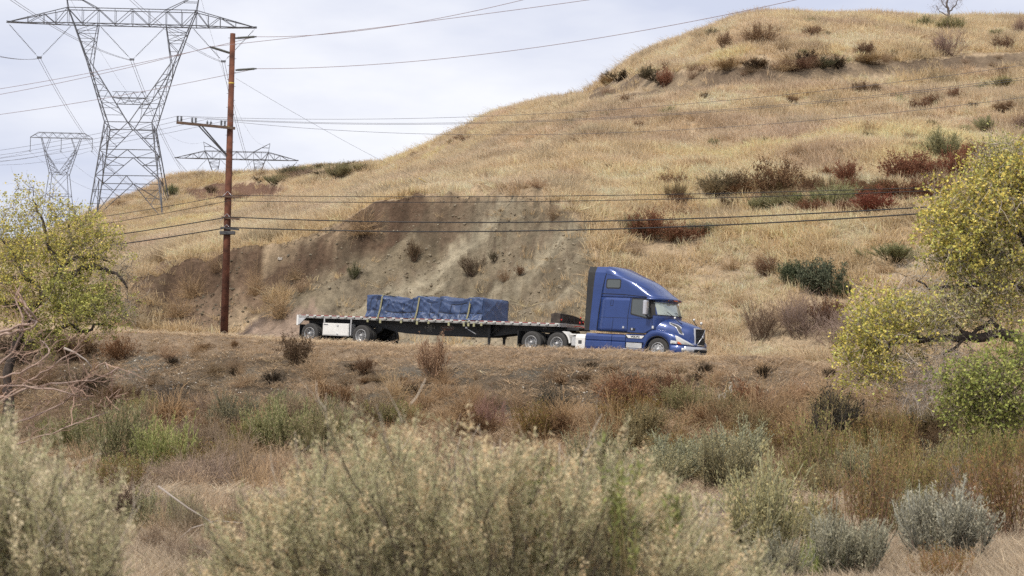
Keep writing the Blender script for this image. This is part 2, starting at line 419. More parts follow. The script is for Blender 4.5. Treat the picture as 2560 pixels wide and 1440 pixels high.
    t.links.new(tc.outputs['Object'], nz.inputs['Vector']); t.links.new(nz.outputs['Fac'], r.inputs[0]); t.links.new(a.outputs['Color'], sc.inputs[0]); t.links.new(r.outputs[0], sc.inputs['Scale'])
    t.links.new(sc.outputs[0], p.inputs['Base Color'])
    bp = t.nodes.new('ShaderNodeBump'); bp.inputs['Strength'].default_value = .8; bp.inputs['Distance'].default_value = .25
    t.links.new(nz.outputs['Fac'], bp.inputs['Height']); t.links.new(bp.outputs[0], p.inputs['Normal'])
    me.materials.append(mt)
    return tag(link_mesh('ground', me), 'dry grassy hillside, eroded road cut, brushy bank and sandy wash floor', kind='structure')
ground_obj = build_terrain()

# road surface sheet with painted line, laid over the ground
def build_road():
    us = np.arange(-62, 45, 1.0)
    def strip(name, w0, w1, dz, mat, kind=None):
        V = []; 
        for u in us:
            for w in (w0, w1):
                x, y = xy(u, w); V.append((x, y, float(road_z(np.array(u))) + dz))
        F = [(2*i, 2*i+1, 2*i+3, 2*i+2) for i in range(len(us)-1)]
        return link_mesh(name, np_mesh(name, V, F, mat))
    ro = strip('road', -1.5, 6.1, .02, pbr('asphalt', (.055, .053, .05), .9, var=.25, vscale=3, bump=.3, bscale=60))
    tag(ro, 'grey two lane asphalt road running behind the berm', kind='structure')
    for w in (-1.2, 2.25, 2.45, 5.9):
        l = strip('road_line', w, w + .11, .026, pbr('line_yellow', (.55, .38, .05), .8) if 2 < w < 3 else pbr('line_white', (.7, .7, .66), .8))
        l.parent = ro
build_road()
# ------------------------------------------------------------------ ribbons: stems, blades, leaves
def unit(v): return v / np.maximum(np.linalg.norm(v, axis=-1, keepdims=True), 1e-9)
def ribbons(P, W, C, r=rng):
    """P: n x k x 3 paths, W: n x k widths, C: n x k x 3 colours -> V, F, C"""
    n, k, _ = P.shape
    d = unit(np.gradient(P, axis=1)); rnd = r.normal(size=(n, 1, 3)); side = unit(np.cross(d, rnd))
    a = P - side * W[..., None] / 2; b = P + side * W[..., None] / 2
    V = np.stack([a, b], 2).reshape(-1, 3); Cc = np.repeat(C.reshape(n*k, 3), 2, 0)
    base = (np.arange(n) * k * 2)[:, None] + (np.arange(k - 1) * 2)[None]
    base = base.reshape(-1)
    F = np.stack([base, base + 1, base + 3, base + 2], 1)
    return V, F, Cc
def leaves(P, D, L, W, C, r=rng):
    """diamond leaves at P (n x 3) along D, length L, width W, colour C (n x 3)"""
    n = len(P); D = unit(D); side = unit(np.cross(D, r.normal(size=(n, 3))))
    L = np.broadcast_to(np.asarray(L, float), (n,))[:, None]; W = np.broadcast_to(np.asarray(W, float), (n,))[:, None]
    V = np.stack([P, P + D*L*.5 + side*W*.5, P + D*L, P + D*L*.5 - side*W*.5], 1).reshape(-1, 3)
    F = np.arange(4*n).reshape(n, 4)
    return V, F, np.repeat(C, 4, 0)
def join(parts):
    V = []; F = []; C = []; b = 0
    for v, f, c in parts:
        V.append(v); F.append(f + b); C.append(c); b += len(v)
    return np.concatenate(V), np.concatenate(F), np.concatenate(C)
def vmesh(name, parts, mat): V, F, C = join(parts); return np_mesh(name, V, F, mat, np.clip(C, .004, .95))
def jit(c, n, a=.18, r=rng):
    c = np.asarray(c, float); return c[None] * (1 + a * r.normal(size=(n, 1))) * (1 + .06 * r.normal(size=(n, 3)))

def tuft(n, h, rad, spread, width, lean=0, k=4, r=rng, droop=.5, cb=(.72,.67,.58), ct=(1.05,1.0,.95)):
    th = r.uniform(0, 2*np.pi, n); rr = rad*np.sqrt(r.uniform(0, 1, n)); sp = spread * r.uniform(.2, 1, n)
    ph = th + r.normal(0, .7, n); hh = h * r.uniform(.45, 1.1, n)
    t = np.linspace(0, 1, k)[None]
    out = np.sin(sp)[:, None] * hh[:, None] * (t + droop * t*t)
    P = np.stack([(rr*np.cos(th))[:, None] + out*np.cos(ph)[:, None] + lean*t*hh[:, None],
                  (rr*np.sin(th))[:, None] + out*np.sin(ph)[:, None],
                  hh[:, None]*np.cos(sp)[:, None]*(t - .3*droop*t*t) - .04], -1)
    W = width * np.broadcast_to(1 - .75*t, (n, k)) * r.uniform(.6, 1.4, (n, 1))
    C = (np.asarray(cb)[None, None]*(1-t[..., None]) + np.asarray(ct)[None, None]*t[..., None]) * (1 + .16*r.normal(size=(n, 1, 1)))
    return ribbons(P, W, C, r)

def gn_scatter(name, protos, P, rotz, tilt, scl, tint, label):
    """one object of kind stuff: protos instanced on points"""
    n = len(P)
    me = bpy.data.meshes.new(name); me.vertices.add(n); me.vertices.foreach_set('co', np.asarray(P, np.float32).ravel())
    rot = np.zeros((n, 3), np.float32); rot[:, 0] = tilt[:, 0]; rot[:, 1] = tilt[:, 1]; rot[:, 2] = rotz
    a = me.attributes.new('rot', 'FLOAT_VECTOR', 'POINT'); a.data.foreach_set('vector', rot.ravel())
    a = me.attributes.new('scl', 'FLOAT_VECTOR', 'POINT'); a.data.foreach_set('vector', np.asarray(scl, np.float32).ravel())
    a = me.attributes.new('idx', 'INT', 'POINT'); a.data.foreach_set('value', rng.integers(0, len(protos), n).astype(np.int32))
    tc = np.ones((n, 4), np.float32); tc[:, :3] = tint
    a = me.attributes.new('tint', 'FLOAT_COLOR', 'POINT'); a.data.foreach_set('color', tc.ravel())
    o = link_mesh(name, me); tag(o, label, kind='stuff')
    coll = bpy.data.collections.new(name + '_sources')
    for i, m in enumerate(protos):
        q = bpy.data.objects.new('%s_source_%d' % (name, i), m); coll.objects.link(q)
    g = bpy.data.node_groups.new(name + '_scatter', 'GeometryNodeTree')
    g.interface.new_socket('Geometry', in_out='INPUT', socket_type='NodeSocketGeometry')
    g.interface.new_socket('Geometry', in_out='OUTPUT', socket_type='NodeSocketGeometry')
    N = g.nodes.new; L = g.links.new
    gi = N('NodeGroupInput'); go = N('NodeGroupOutput'); mp = N('GeometryNodeMeshToPoints'); ci = N('GeometryNodeCollectionInfo')
    ci.inputs['Collection'].default_value = coll; ci.inputs['Separate Children'].default_value = True; ci.inputs['Reset Children'].default_value = True
    ip = N('GeometryNodeInstanceOnPoints'); ip.inputs['Pick Instance'].default_value = True
    def attr(nm, ty):
        q = N('GeometryNodeInputNamedAttribute'); q.data_type = ty; q.inputs['Name'].default_value = nm; return q.outputs['Attribute']
    L(gi.outputs[0], mp.inputs['Mesh']); L(mp.outputs[0], ip.inputs['Points']); L(ci.outputs[0], ip.inputs['Instance'])
    L(attr('idx', 'INT'), ip.inputs['Instance Index'])
    e2r = N('FunctionNodeEulerToRotation'); L(attr('rot', 'FLOAT_VECTOR'), e2r.inputs[0]); L(e2r.outputs[0], ip.inputs['Rotation'])
    L(attr('scl', 'FLOAT_VECTOR'), ip.inputs['Scale']); L(ip.outputs[0], go.inputs[0])
    md = o.modifiers.new('scatter', 'NODES'); md.node_group = g
    return o

def sample_area(n, weight, smin=-.345, smax=.345, ymin=9, ymax=330, seed=1):
    """points on the ground drawn with density weight(X, Y, masks); n proposals"""
    r = np.random.default_rng(seed)
    # proposals uniform in s and log Y, corrected by area element Y*dY ds = Y^2 dlnY ds
    s = r.uniform(smin, smax, n); ly = r.uniform(np.log(ymin), np.log(ymax), n); Y = np.exp(ly); X = s*Y
    dens = weight(X, Y) * Y*Y
    keep = r.uniform(0, 1, n) < dens
    X, Y = X[keep], Y[keep]
    return X, Y, terrain(X, Y)

rg = np.random.default_rng(3)
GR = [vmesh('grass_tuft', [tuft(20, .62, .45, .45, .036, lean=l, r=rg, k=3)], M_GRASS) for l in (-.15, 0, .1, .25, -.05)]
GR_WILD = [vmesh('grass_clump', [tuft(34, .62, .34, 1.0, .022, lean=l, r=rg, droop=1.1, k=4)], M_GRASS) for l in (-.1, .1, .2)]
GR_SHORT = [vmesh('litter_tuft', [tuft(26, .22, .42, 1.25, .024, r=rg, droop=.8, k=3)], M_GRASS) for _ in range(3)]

GR_FINE = [vmesh('fine_tuft', [tuft(120, .20, .40, .9, .006, r=rg, droop=.8, k=3)], M_GRASS) for _ in range(3)]
SHRUB_SPOTS = []
def hill_grass():
    def wgt(X, Y):
        u, w = uw(X, Y); Yr = np.interp(X/Y, r_s, r_Y)
        return (w > 8) * (Y < Yr + 5) * (80/np.maximum(Y, 60))**1.55 * 3.2 / (330*330)
    X, Y, Z = sample_area(900000, wgt, ymin=66, ymax=330, seed=5)
    m = terrain_masks(X, Y, Z); r = np.random.default_rng(8); n = len(X)
    p = np.ones(n); p[m['cut']] = .07; lc = np.clip(.14 + 1.9*fbm(X/2.2, Y/2.6, 68, 3), .03, .9); p[m['leftcut']] = lc[m['leftcut']]; p[m['rim']] = .6*lc[m['rim']]; p[m['apron']] = 0; p[m['scarp_shadow'] > .5] *= .12; p[m['hump']] = .08; p[m['band']] = .05
    top = m['cut'] & (m['py'] < 540); p[top] = .3
    patch = fbm(X/3.5, Y/4.5, 61, 4); p *= np.clip(.95 + 1.3*patch, .12, 1)
    for bx_, by_, br_ in SHRUB_SPOTS: p[(X-bx_)**2 + (Y-by_)**2*.6 < br_*br_] *= .12
    k = r.uniform(size=n) < p; X, Y, Z = X[k], Y[k], Z[k]; patch = patch[k]; n = len(X); cutk = (m['cut'] | m['rim'] | m['leftcut'])[k]
    px = m['px'][k]; py = m['py'][k]
    n1 = fbm(X/11, Y/14, 62, 4); n2 = fbm(X/3, Y/4, 63, 3); n3 = fbm(X/22+5, Y/26, 65, 3)
    C = np.zeros((n, 3)) + np.array([.635, .515, .355])
    C = lerp(C, (.71, .56, .345), np.clip(n1*1.4, 0, 1))                                # golden
    C = lerp(C, (.60, .475, .37), np.clip(-n1*1.5, 0, 1))                               # pinkish brown
    C = lerp(C, (.42, .355, .25), np.clip(n2*1.6 - .1, 0, 1))
    C = lerp(C, (.72, .62, .46), np.clip(-n2*1.8 - .1, 0, 1))
    C = lerp(C, (.80, .62, .36), sstep(.25, .7, fbm(X/16-4, Y/9, 66, 3))*.8); C = lerp(C, (.44, .34, .26), sstep(.15, .6, fbm(X/9+11, Y/7, 67, 4))*.7)
    C = lerp(C, (.58, .46, .30), cutk*.6)
    C *= np.array([1.34, 1.325, 1.29])*(1 + .13*r.normal(size=(n, 1)))
    sc = (.75 + .35*r.uniform(size=n)) * (np.maximum(Y, 75)/80)**.28 * np.clip(1 + .5*n2, .5, 1.6) * np.where(cutk, .75, 1)
    sc = np.stack([sc*1.1, sc*1.1, sc*r.uniform(.8, 1.3, n)], 1)
    lean = np.stack([r.normal(0, .12, n), .15 + r.normal(0, .12, n) + .25*n1], 1)
    print('hill grass', n)
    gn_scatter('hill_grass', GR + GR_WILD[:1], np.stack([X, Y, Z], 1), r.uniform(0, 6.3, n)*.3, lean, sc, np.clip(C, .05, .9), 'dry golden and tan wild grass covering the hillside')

def bank_grass():
    def wgt(X, Y):
        u, w = uw(X, Y); d = -3 - w
        a = np.where(d < 1.2, 1.0, np.where(d < 2.6, .35, np.where(d < 9, .28, .9)))
        return (w < -2.2) * (Y > 12) * a * (50/np.maximum(Y, 20))**1.2 * 1.1 / (90*90)
    X, Y, Z = sample_area(600000, wgt, ymin=12, ymax=112, seed=6)
    u, w = uw(X, Y); d = -3 - w; r = np.random.default_rng(9); n = len(X)
    n1 = fbm(X/4, Y/4, 71, 4); n2 = fbm(X/1.3, Y/1.3, 72, 3)
    C = np.zeros((n, 3)) + np.array([.60, .46, .32])
    C = lerp(C, (.72, .57, .40), np.clip(n2*1.6, 0, 1)); C = lerp(C, (.52, .40, .28), np.clip(-n1*1.6, 0, 1))
    C = lerp(C, (.30, .27, .19), np.clip(n1*1.8 - .3, 0, 1) * sstep(4, 8, d))
    C = lerp(C, (.66, .55, .41), sstep(26, 34, d)*.8)
    C = lerp(C, (.84, .68, .50), sstep(1.6, .5, d)*.9)
    C *= (1 + .15*r.normal(size=(n, 1)))
    tall = (d > 11)
    # berm litter is short
    s1 = ~tall
    sc = .8 + .5*r.uniform(size=n)
    def put(name, protos, k, f, lab, zs=1.0):
        q = sc[k]*f; nn = k.sum()
        gn_scatter(name, protos, np.stack([X, Y, Z], 1)[k], r.uniform(0, 6.3, nn), r.normal(0, .15, (nn, 2)), np.stack([q, q, q*zs*r.uniform(.7, 1.3, nn)*np.where(d[k] < 2.5, .5, 1)], 1), np.clip(C[k], .03, .9), lab)
        print(name, nn)
    put('bank_litter', GR_SHORT, s1, 1.0, 'short flattened straw and dead weeds on the berm and upper bank', .9)
    put('bank_weeds', GR_WILD, tall & (Y > 34) & (n1 > -.35), .72, 'tangled dry weeds and grass on the lower bank and wash floor')
    near = Y < 34
    put('fine_straw', GR_FINE, near & (w < -12), 1.25, 'fine pale straw on the near wash floor', 1.0)
    tall = tall & ~near
    put('wash_straw', GR_SHORT, tall & (n1 <= .6), 1.2, 'pale matted straw covering the sandy wash floor', 1.0)
# ------------------------------------------------------------------ tractor. local axes: x forward, y away from the camera (0 near side .. 2.44 far side), z up
P_BLUE = pbr('blue_paint', (.021, .050, .185), .4, .25, .5, coat=.55, var=.12, vscale=1.5)
P_DARK = pbr('black_rubber', (.022, .022, .023), .75, var=.2, vscale=6)
P_GREY = pbr('grey_plastic', (.06, .06, .062), .6)
P_CHROME = pbr('polished_aluminium', (.62, .62, .63), .36, .8)
P_RIM = pbr('wheel_rim_metal', (.40, .40, .40), .45, .6, var=.15, vscale=12)
P_ALU = pbr('aluminium', (.58, .58, .57), .42, .55, var=.14, vscale=5)
P_WHITE = pbr('white_paint', (.70, .69, .66), .45, var=.06, vscale=3)
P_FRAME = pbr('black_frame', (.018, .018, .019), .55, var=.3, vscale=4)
P_TYRE = pbr('tyre_rubber', (.045, .043, .041), .85, var=.2, vscale=9)
P_RED = pbr('red_reflector', (.27, .04, .035), .5); P_AMBER = pbr('amber_lens', (.6, .12, .03), .3)
P_LENS = pbr('clear_lens', (.62, .62, .6), .15, .2, .8)
P_GLASS = pbr('tinted_glass', (.07, .08, .075), .06, .0, 1.0)
P_WIND = pbr('windshield_glass_reflection', (.40, .44, .38), .12, .35, 1.0)  # pale grey green base paints in the sky reflected by the windshield
P_HOLE = pbr('recess_and_shadow_black', (.012, .012, .012), .9)  # near black for seams and openings, also the painted stake pocket shadows
P_LETTER = pbr('dark_lettering', (.07, .08, .1), .6)

def truck_frame(name, slope, label, cat):
    o = empty(name, (X0, Y0, Z0), label, cat)
    o.rotation_mode = 'QUATERNION'
    f = Vector((CY, -SY, -slope)).normalized(); y = Vector((SY, CY, 0)).normalized(); z = f.cross(y).normalized()
    o.rotation_quaternion = Matrix((f, y, z)).transposed().to_quaternion()
    return o
truck = truck_frame('semi_truck', .068, 'blue sleeper cab truck tractor pulling the flatbed down the road', 'truck')
MID_Y = 1.22

def uf(v): return float(np.interp(v, [1.1, 1.95, 2.3, 2.60, 2.66, 2.77, 2.92, 3.14, 3.37, 3.54, 3.74, 3.91, 3.97, 4.02], [5.05, 5.16, 5.02, 4.86, 5.02, 4.94, 4.70, 4.42, 4.06, 3.68, 3.16, 2.72, 2.56, 2.42]))
def hw(v): return float(np.interp(v, [1.1, 1.3, 2.6, 3.0, 3.4, 3.65, 3.8, 3.92, 4.0, 4.05], [1.16, 1.17, 1.15, 1.15, 1.13, 1.11, 1.09, 1.04, .93, .70]))
def hull_us(v): return uf(v) - float(np.interp(v, [1.1, 2.6, 2.66, 3.2, 4.05], [.75, .62, .75, .95, 1.2]))
def side_y(u, v):
    us = hull_us(v); w = hw(v); F = uf(v)
    if u <= us: return MID_Y - w
    t = min((u - us) / (F - us), .999); n = 2.7
    return MID_Y - w * (1 - t**n)**(1/n)
def outline(v, rear, n=26, off=0):
    us = hull_us(v); w = hw(v); F = uf(v); us = max(us, rear + .03); us = min(us, F - .12); rear = min(rear, us - .02)
    near = [(rear + (us - rear) * k / 8, MID_Y - w - off) for k in range(8)]
    for k in range(n + 1):
        a = math.pi / 2 * k / n; e = 2 / 2.7
        near.append((us + (F - us + off) * math.sin(a)**e, MID_Y - (w + off) * math.cos(a)**e if k < n else MID_Y))
    far = [(x, 2*MID_Y - y) for x, y in near[:-1]][::-1]
    return near + far

def hull_part(name, v0, v1, rear, nv, mat, rear_top=None):
    m = MB(); rings = []
    for i in range(nv + 1):
        v = v0 + (v1 - v0) * i / nv
        r = rear if rear_top is None else rear + (rear_top - rear) * i / nv
        rings.append([(x, y, v) for x, y in outline(v, r)])
    m.loft(rings, closed=True, caps=True, smooth=True)
    o = m.build(name, mat, truck)
    me = o.data
    me.polygons.foreach_set('use_smooth', [len(p.vertices) == 4 and abs(p.normal.x) < .98 or len(p.vertices) == 4 and p.center.x > 2.6 for p in me.polygons]); return o
cab = hull_part('cab', 1.16, 2.655, 1.96, 10, P_BLUE, 2.06)
roof = hull_part('roof_fairing', 2.66, 4.00, 2.06, 24, P_BLUE, 2.22)
# side extenders behind the cab, both sides, with rubber edge
for sgn, nm in ((0, 'side_extender'), (1, 'side_extender')):
    m = MB(); r = []
    for v in np.linspace(1.18, 3.98, 12):
        k = (v - 1.18) / 2.8; x0 = 1.57 + .13*k; x1 = 1.93 + .10*k + .24*k*k; w = hw(v) + .008; ya = MID_Y - w; yb = ya + .03
        if sgn: ya, yb = 2*MID_Y - ya, 2*MID_Y - yb
        r.append([(x0, ya, v), (x1, ya, v), (x1, yb, v), (x0, yb, v)])
    m.loft(r, True, True, False).build(nm, P_BLUE, truck)
    m = MB(); r = []
    for v in np.linspace(1.17, 3.97, 12):
        k = (v - 1.18) / 2.8; x0 = 1.33; x1 = 1.57 + .13*k; w = hw(v) + .004; ya = MID_Y - w; yb = ya + .025
        if sgn: ya, yb = 2*MID_Y - ya, 2*MID_Y - yb
        r.append([(x0, ya, v), (x1 - .002, ya, v), (x1 - .002, yb, v), (x0, yb, v)])
    m.loft(r, True, True, False).build('rubber_edge', P_DARK, truck)
MB().box(1.75, 1.95, .25, 2.19, 1.2, 3.7, .04).build('cab_back_panel', P_GREY, truck)

def on_side(poly, off=.008): return [(u, side_y(u, v) - off, v) for u, v in poly]
def side_patch(name, poly, mat, off=.008, thick=.0, parent=truck, sub=0):
    """panel following the near side of the cab"""
    m = MB(); c = (sum(p[0] for p in poly)/len(poly), sum(p[1] for p in poly)/len(poly))
    pts = []
    for i, p in enumerate(poly):
        q = poly[(i+1) % len(poly)]
        for k in range(4): pts.append((p[0] + (q[0]-p[0])*k/4, p[1] + (q[1]-p[1])*k/4))
    rings = [[(c[0] + (p[0]-c[0])*f, c[1] + (p[1]-c[1])*f) for p in pts] for f in (1, .66, .33, .02)]
    R3 = [on_side(r, off) for r in rings]
    if thick: R3 = [on_side(rings[0], off - thick)] + R3
    m.loft(R3, True, False, True)
    return m.build(name, mat, parent)
def seam(name, pts, wd=.016, off=.006, mat=None, yfun=None, parent=truck):
    m = MB(); fine = []
    for a, b in zip(pts, pts[1:]):
        k = max(2, int(math.dist(a, b) / .12))
        fine += [(a[0] + (b[0]-a[0])*i/k, a[1] + (b[1]-a[1])*i/k) for i in range(k)]
    fine.append(pts[-1]); yf = yfun or side_y; L = []
    for i, p in enumerate(fine):
        a = fine[max(i-1, 0)]; b = fine[min(i+1, len(fine)-1)]; d = math.dist(a, b) or 1
        nx, nz = -(b[1]-a[1])/d * wd/2, (b[0]-a[0])/d * wd/2
        L.append([(p[0]+nx, yf(p[0]+nx, p[1]+nz) - off, p[1]+nz), (p[0]-nx, yf(p[0]-nx, p[1]-nz) - off, p[1]-nz)])
    m.loft(L, False); return m.build(name, mat or P_HOLE, parent)
def rounded(x0, z0, x1, z1, r, n=4):
    out = []
    for cx, cz, a0 in ((x1-r, z0+r, -90), (x1-r, z1-r, 0), (x0+r, z1-r, 90), (x0+r, z0+r, 180)):
        for k in range(n+1): a = R(a0 + 90*k/n); out.append((cx + r*math.cos(a), cz + r*math.sin(a)))
    return out
# seams
seam('panel_seam', [(1.93, 1.18), (2.03, 2.2), (2.06, 2.80), (2.20, 3.5), (2.30, 3.93)], .03)
seam('panel_seam', [(1.70, 2.81), (2.05, 2.80), (3.21, 2.79), (4.22, 2.72), (4.50, 2.64)], .03)
seam('panel_seam', [(4.20, 2.74), (4.17, 3.05)], .012)
seam('panel_seam', [(2.05, 1.775), (3.42, 1.78), (4.55, 1.79)], .012)
seam('panel_seam', [(2.68, 1.17), (2.72, 1.775)], .012)
seam('panel_seam', [(2.3, 3.66), (3.1, 3.52), (3.62, 3.34), (4.3, 3.03)], .01)
seam('panel_seam', [(1.95, 1.175), (3.44, 1.155), (4.28, 1.15)], .04)
seam('panel_seam', [(3.2, 2.775), (3.15, 2.70), (3.50, 2.70)], .01)
# door with window and handle
door = side_patch('door', [(3.50, 2.66), (3.43, 1.89), (3.44, 1.17), (4.28, 1.17), (4.62, 1.36), (4.60, 1.84), (4.44, 2.655)], P_BLUE, .006)
seam('door_seam', [(3.44, 1.17), (3.43, 1.89), (3.52, 2.66), (4.44, 2.65), (4.60, 1.84), (4.62, 1.36), (4.28, 1.17)], .018, .014, parent=door)
wf = side_patch('window_frame', [(3.57, 2.64), (3.55, 1.97), (3.60, 1.93), (4.48, 1.76), (4.60, 1.86), (4.66, 2.0), (4.46, 2.64)], P_DARK, .016, parent=door)
side_patch('window_glass', [(3.62, 2.60), (3.60, 2.01), (3.64, 1.98), (4.44, 1.82), (4.52, 1.95), (4.40, 2.60)], P_GLASS, .022, parent=door)
m = MB(); yy = side_y(3.7, 1.3); m.box(3.58, 3.82, yy-.03, yy-.012, 1.25, 1.36, .008); m.build('handle_recess', P_DARK, door)
m = MB(); m.box(3.64, 3.72, yy-.05, yy-.025, 1.26, 1.36, .01); m.build('handle', P_CHROME, door)
MB().box(3.19, 3.29, side_y(3.2, 1.37)-.03, side_y(3.2, 1.37)-.002, 1.32, 1.42, .012).build('latch', P_CHROME, truck)
# sleeper window
side_patch('sleeper_window_frame', rounded(2.27, 3.03, 3.0, 3.46, .09), P_DARK, .008)
side_patch('sleeper_window', rounded(2.32, 3.08, 2.96, 3.42, .07), P_GLASS, .014)
seam('vent_outline', [(2.56, 2.29), (2.66, 2.29), (2.68, 2.54), (2.56, 2.54), (2.55, 2.29)], .014)
# windshield: rings of the same outline between wiper cowl and visor
m = MB(); rings = []
sel = None
for v in np.linspace(1.97, 2.585, 8):
    o = outline(v, 2.0, off=.012); pts = [(x, y, v) for x, y in o if x > 4.60 + .17*(2.3 - v)]
    rings.append(pts)
nmin = min(len(r) for r in rings); rings = [r[(len(r)-nmin)//2:(len(r)-nmin)//2+nmin] for r in rings]
ws = m.loft(rings, False, False, True).build('windshield', P_WIND, truck)
m = MB()
for v0, v1, x0 in ((1.955, 1.985, 4.62), (2.575, 2.63, 4.52)):
    rr = []
    for v in (v0, v1):
        o = outline(v, 2.0, off=.02); rr.append([(x, y, v) for x, y in o if x > x0])
    k = min(len(r) for r in rr); rr = [r[(len(r)-k)//2:(len(r)-k)//2+k] for r in rr]; m.loft(rr, False, False, True)
m.build('windshield_seal', P_DARK, truck)
for sgn in (0, 1):
    m = MB(); L = []
    for v in np.linspace(1.95, 2.63, 7):
        for du, k in ((0, 0), (.13, 1)):
            pass
        u = 4.60 + .17*(2.3 - v); ya = side_y(u - .07, v) - .02; yb = side_y(u + .09, v) - .02
        if sgn: ya, yb = 2*MID_Y-ya, 2*MID_Y-yb
        L.append([(u - .07, ya, v), (u + .10, yb, v)])
    m.loft(L, False, False, True).build('pillar', P_DARK, truck)
# visor over the windshield
m = MB(); rings = []
for v, off in ((2.60, .01), (2.59, .16), (2.66, .15), (2.74, .01)):
    o = outline(min(v, 2.64), 2.0, off=off); rings.append([(x, y, v) for x, y in o if x > 4.30])
k = min(len(r) for r in rings); rings = [r[(len(r)-k)//2:(len(r)-k)//2+k] for r in rings]
m.loft(rings, False, False, True).build('sun_visor', P_BLUE, truck)
for yv in (-.55, -.12, 0, .12, .55):
    F = uf(2.64) + .155
    MB().box(F - .05 - .1*abs(yv), F + .015 - .18*abs(yv)**1.5, MID_Y + yv - .035, MID_Y + yv + .035, 2.61, 2.65, .008).build('marker_light', P_AMBER, truck)
# wipers
for yv in (-.45, .35):
    MB().tube([(5.2, MID_Y+yv, 1.98), (5.17-.1*abs(yv), MID_Y+yv-.35, 2.12)], .012, 5).build('wiper', P_DARK, truck)

# hood
m = MB(); rings = []
for u in np.linspace(4.70, 6.34, 20):
    k = (u - 4.7) / 1.64
    top = float(np.interp(u, [4.7, 5.2, 5.7, 6.15, 6.34], [1.98, 1.85, 1.72, 1.58, 1.49])); w = float(np.interp(u, [4.7, 5.2, 5.7, 6.15, 6.34], [1.10, 1.02, .84, .66, .50]))
    bot = float(np.interp(u, [4.7, 5.5, 6.34], [1.1, .95, .74])); ring = []
    n = 3.1
    for j in range(25):
        a = math.pi * j / 24; cx = -math.copysign(abs(math.cos(a))**(2/n), math.cos(a)); sz = abs(math.sin(a))**(2/n)
        ring.append((u + .05*sz*0, MID_Y + w*cx, bot + (top - bot)*sz))
    ring.append((u, MID_Y + w, bot)) ; ring.append((u, MID_Y - w, bot))
    rings.append(ring)
m.loft(rings, True, True, True); hood = m.build('hood', P_BLUE, truck)
def hood_y(u, v):
    top = float(np.interp(u, [4.7, 5.2, 5.7, 6.15, 6.34], [1.98, 1.85, 1.72, 1.58, 1.49])); w = float(np.interp(u, [4.7, 5.2, 5.7, 6.15, 6.34], [1.10, 1.02, .84, .66, .50]))
    bot = float(np.interp(u, [4.7, 5.5, 6.34], [1.1, .95, .74])); t = min(max((v - bot)/(top - bot), 0), .995)
    return MID_Y - w*(1 - t**3.1)**(1/3.1)
seam('cowl_seam', [(4.735, 1.94), (4.735, 1.30)], .035, .012, P_HOLE, hood_y)
def hpatch(name, poly, mat, off, parent=hood):
    c = (sum(p[0] for p in poly)/len(poly), sum(p[1] for p in poly)/len(poly)); m = MB()
    R3 = [[(x, hood_y(x, z) - off, z) for x, z in [(c[0]+(p[0]-c[0])*f, c[1]+(p[1]-c[1])*f) for p in poly]] for f in (1, .5, .02)]
    m.loft([[(x, y + .03, z) for x, y, z in R3[0]]] + R3, True, False, False); return m.build(name, mat, parent)
VENT = [(5.25, 1.69), (5.50, 1.63), (5.64, 1.585), (5.78, 1.50), (5.95, 1.16), (5.76, 1.21), (5.62, 1.44), (5.52, 1.52), (5.30, 1.60)]
hpatch('vent_trim', VENT, P_CHROME, .012)
cv = (5.62, 1.47)
hpatch('vent_grille', [(5.30, 1.668), (5.50, 1.61), (5.62, 1.565), (5.755, 1.485), (5.90, 1.195), (5.78, 1.235), (5.66, 1.45), (5.54, 1.545), (5.33, 1.62)], P_GREY, .02)
# grille
def gy(k): return MID_Y + k
gr = empty('grille'); gr.parent = truck
GU = lambda z, y: 6.39 + (1.49 - z)*.07 - .10*(y/.5)**2
def gquad(name, y0, y1, z0, z1, dx, mat, th=.02):
    m = MB(); ny = 8; rings = []
    for i in range(ny + 1):
        y = y0 + (y1-y0)*i/ny
        rings.append([(GU(z0, y)+dx, MID_Y+y, z0), (GU(z1, y)+dx, MID_Y+y, z1), (GU(z1, y)+dx-th, MID_Y+y, z1), (GU(z0, y)+dx-th, MID_Y+y, z0)])
    m.loft(rings, True, True); return m.build(name, mat, gr)
gquad('grille_mesh', -.46, .46, .77, 1.46, .005, P_HOLE)
for i in range(11):
    z = .80 + i*.062; gquad('grille_bar', -.45, .45, z, z + .018, .02, P_GREY, .02)
gquad('grille_frame', -.50, .50, 1.445, 1.485, .035, P_CHROME, .05); gquad('grille_frame', -.50, .50, .735, .775, .035, P_CHROME, .05)
for s in (-1, 1):
    gquad('grille_frame', s*.475 - .02, s*.475 + .02, .77, 1.45, .034, P_CHROME, .05)
m = MB(); a = Vector((GU(.80, -.40)+.05, MID_Y-.36, .80)); b = Vector((GU(1.43, .36)+.05, MID_Y+.38, 1.43)); dv = (b-a).normalized()
m.tube([a, (a+b)/2 + Vector((.05, 0, 0)), b], .02, 6).build('diagonal_bar', P_CHROME, gr)
mid = (a+b)/2 + Vector((.07, 0, 0)); m = MB(); m.lathe([(0, .03), (.065, .025), (.075, 0)], mid, 'x', 18); m.build('emblem', P_CHROME, gr)
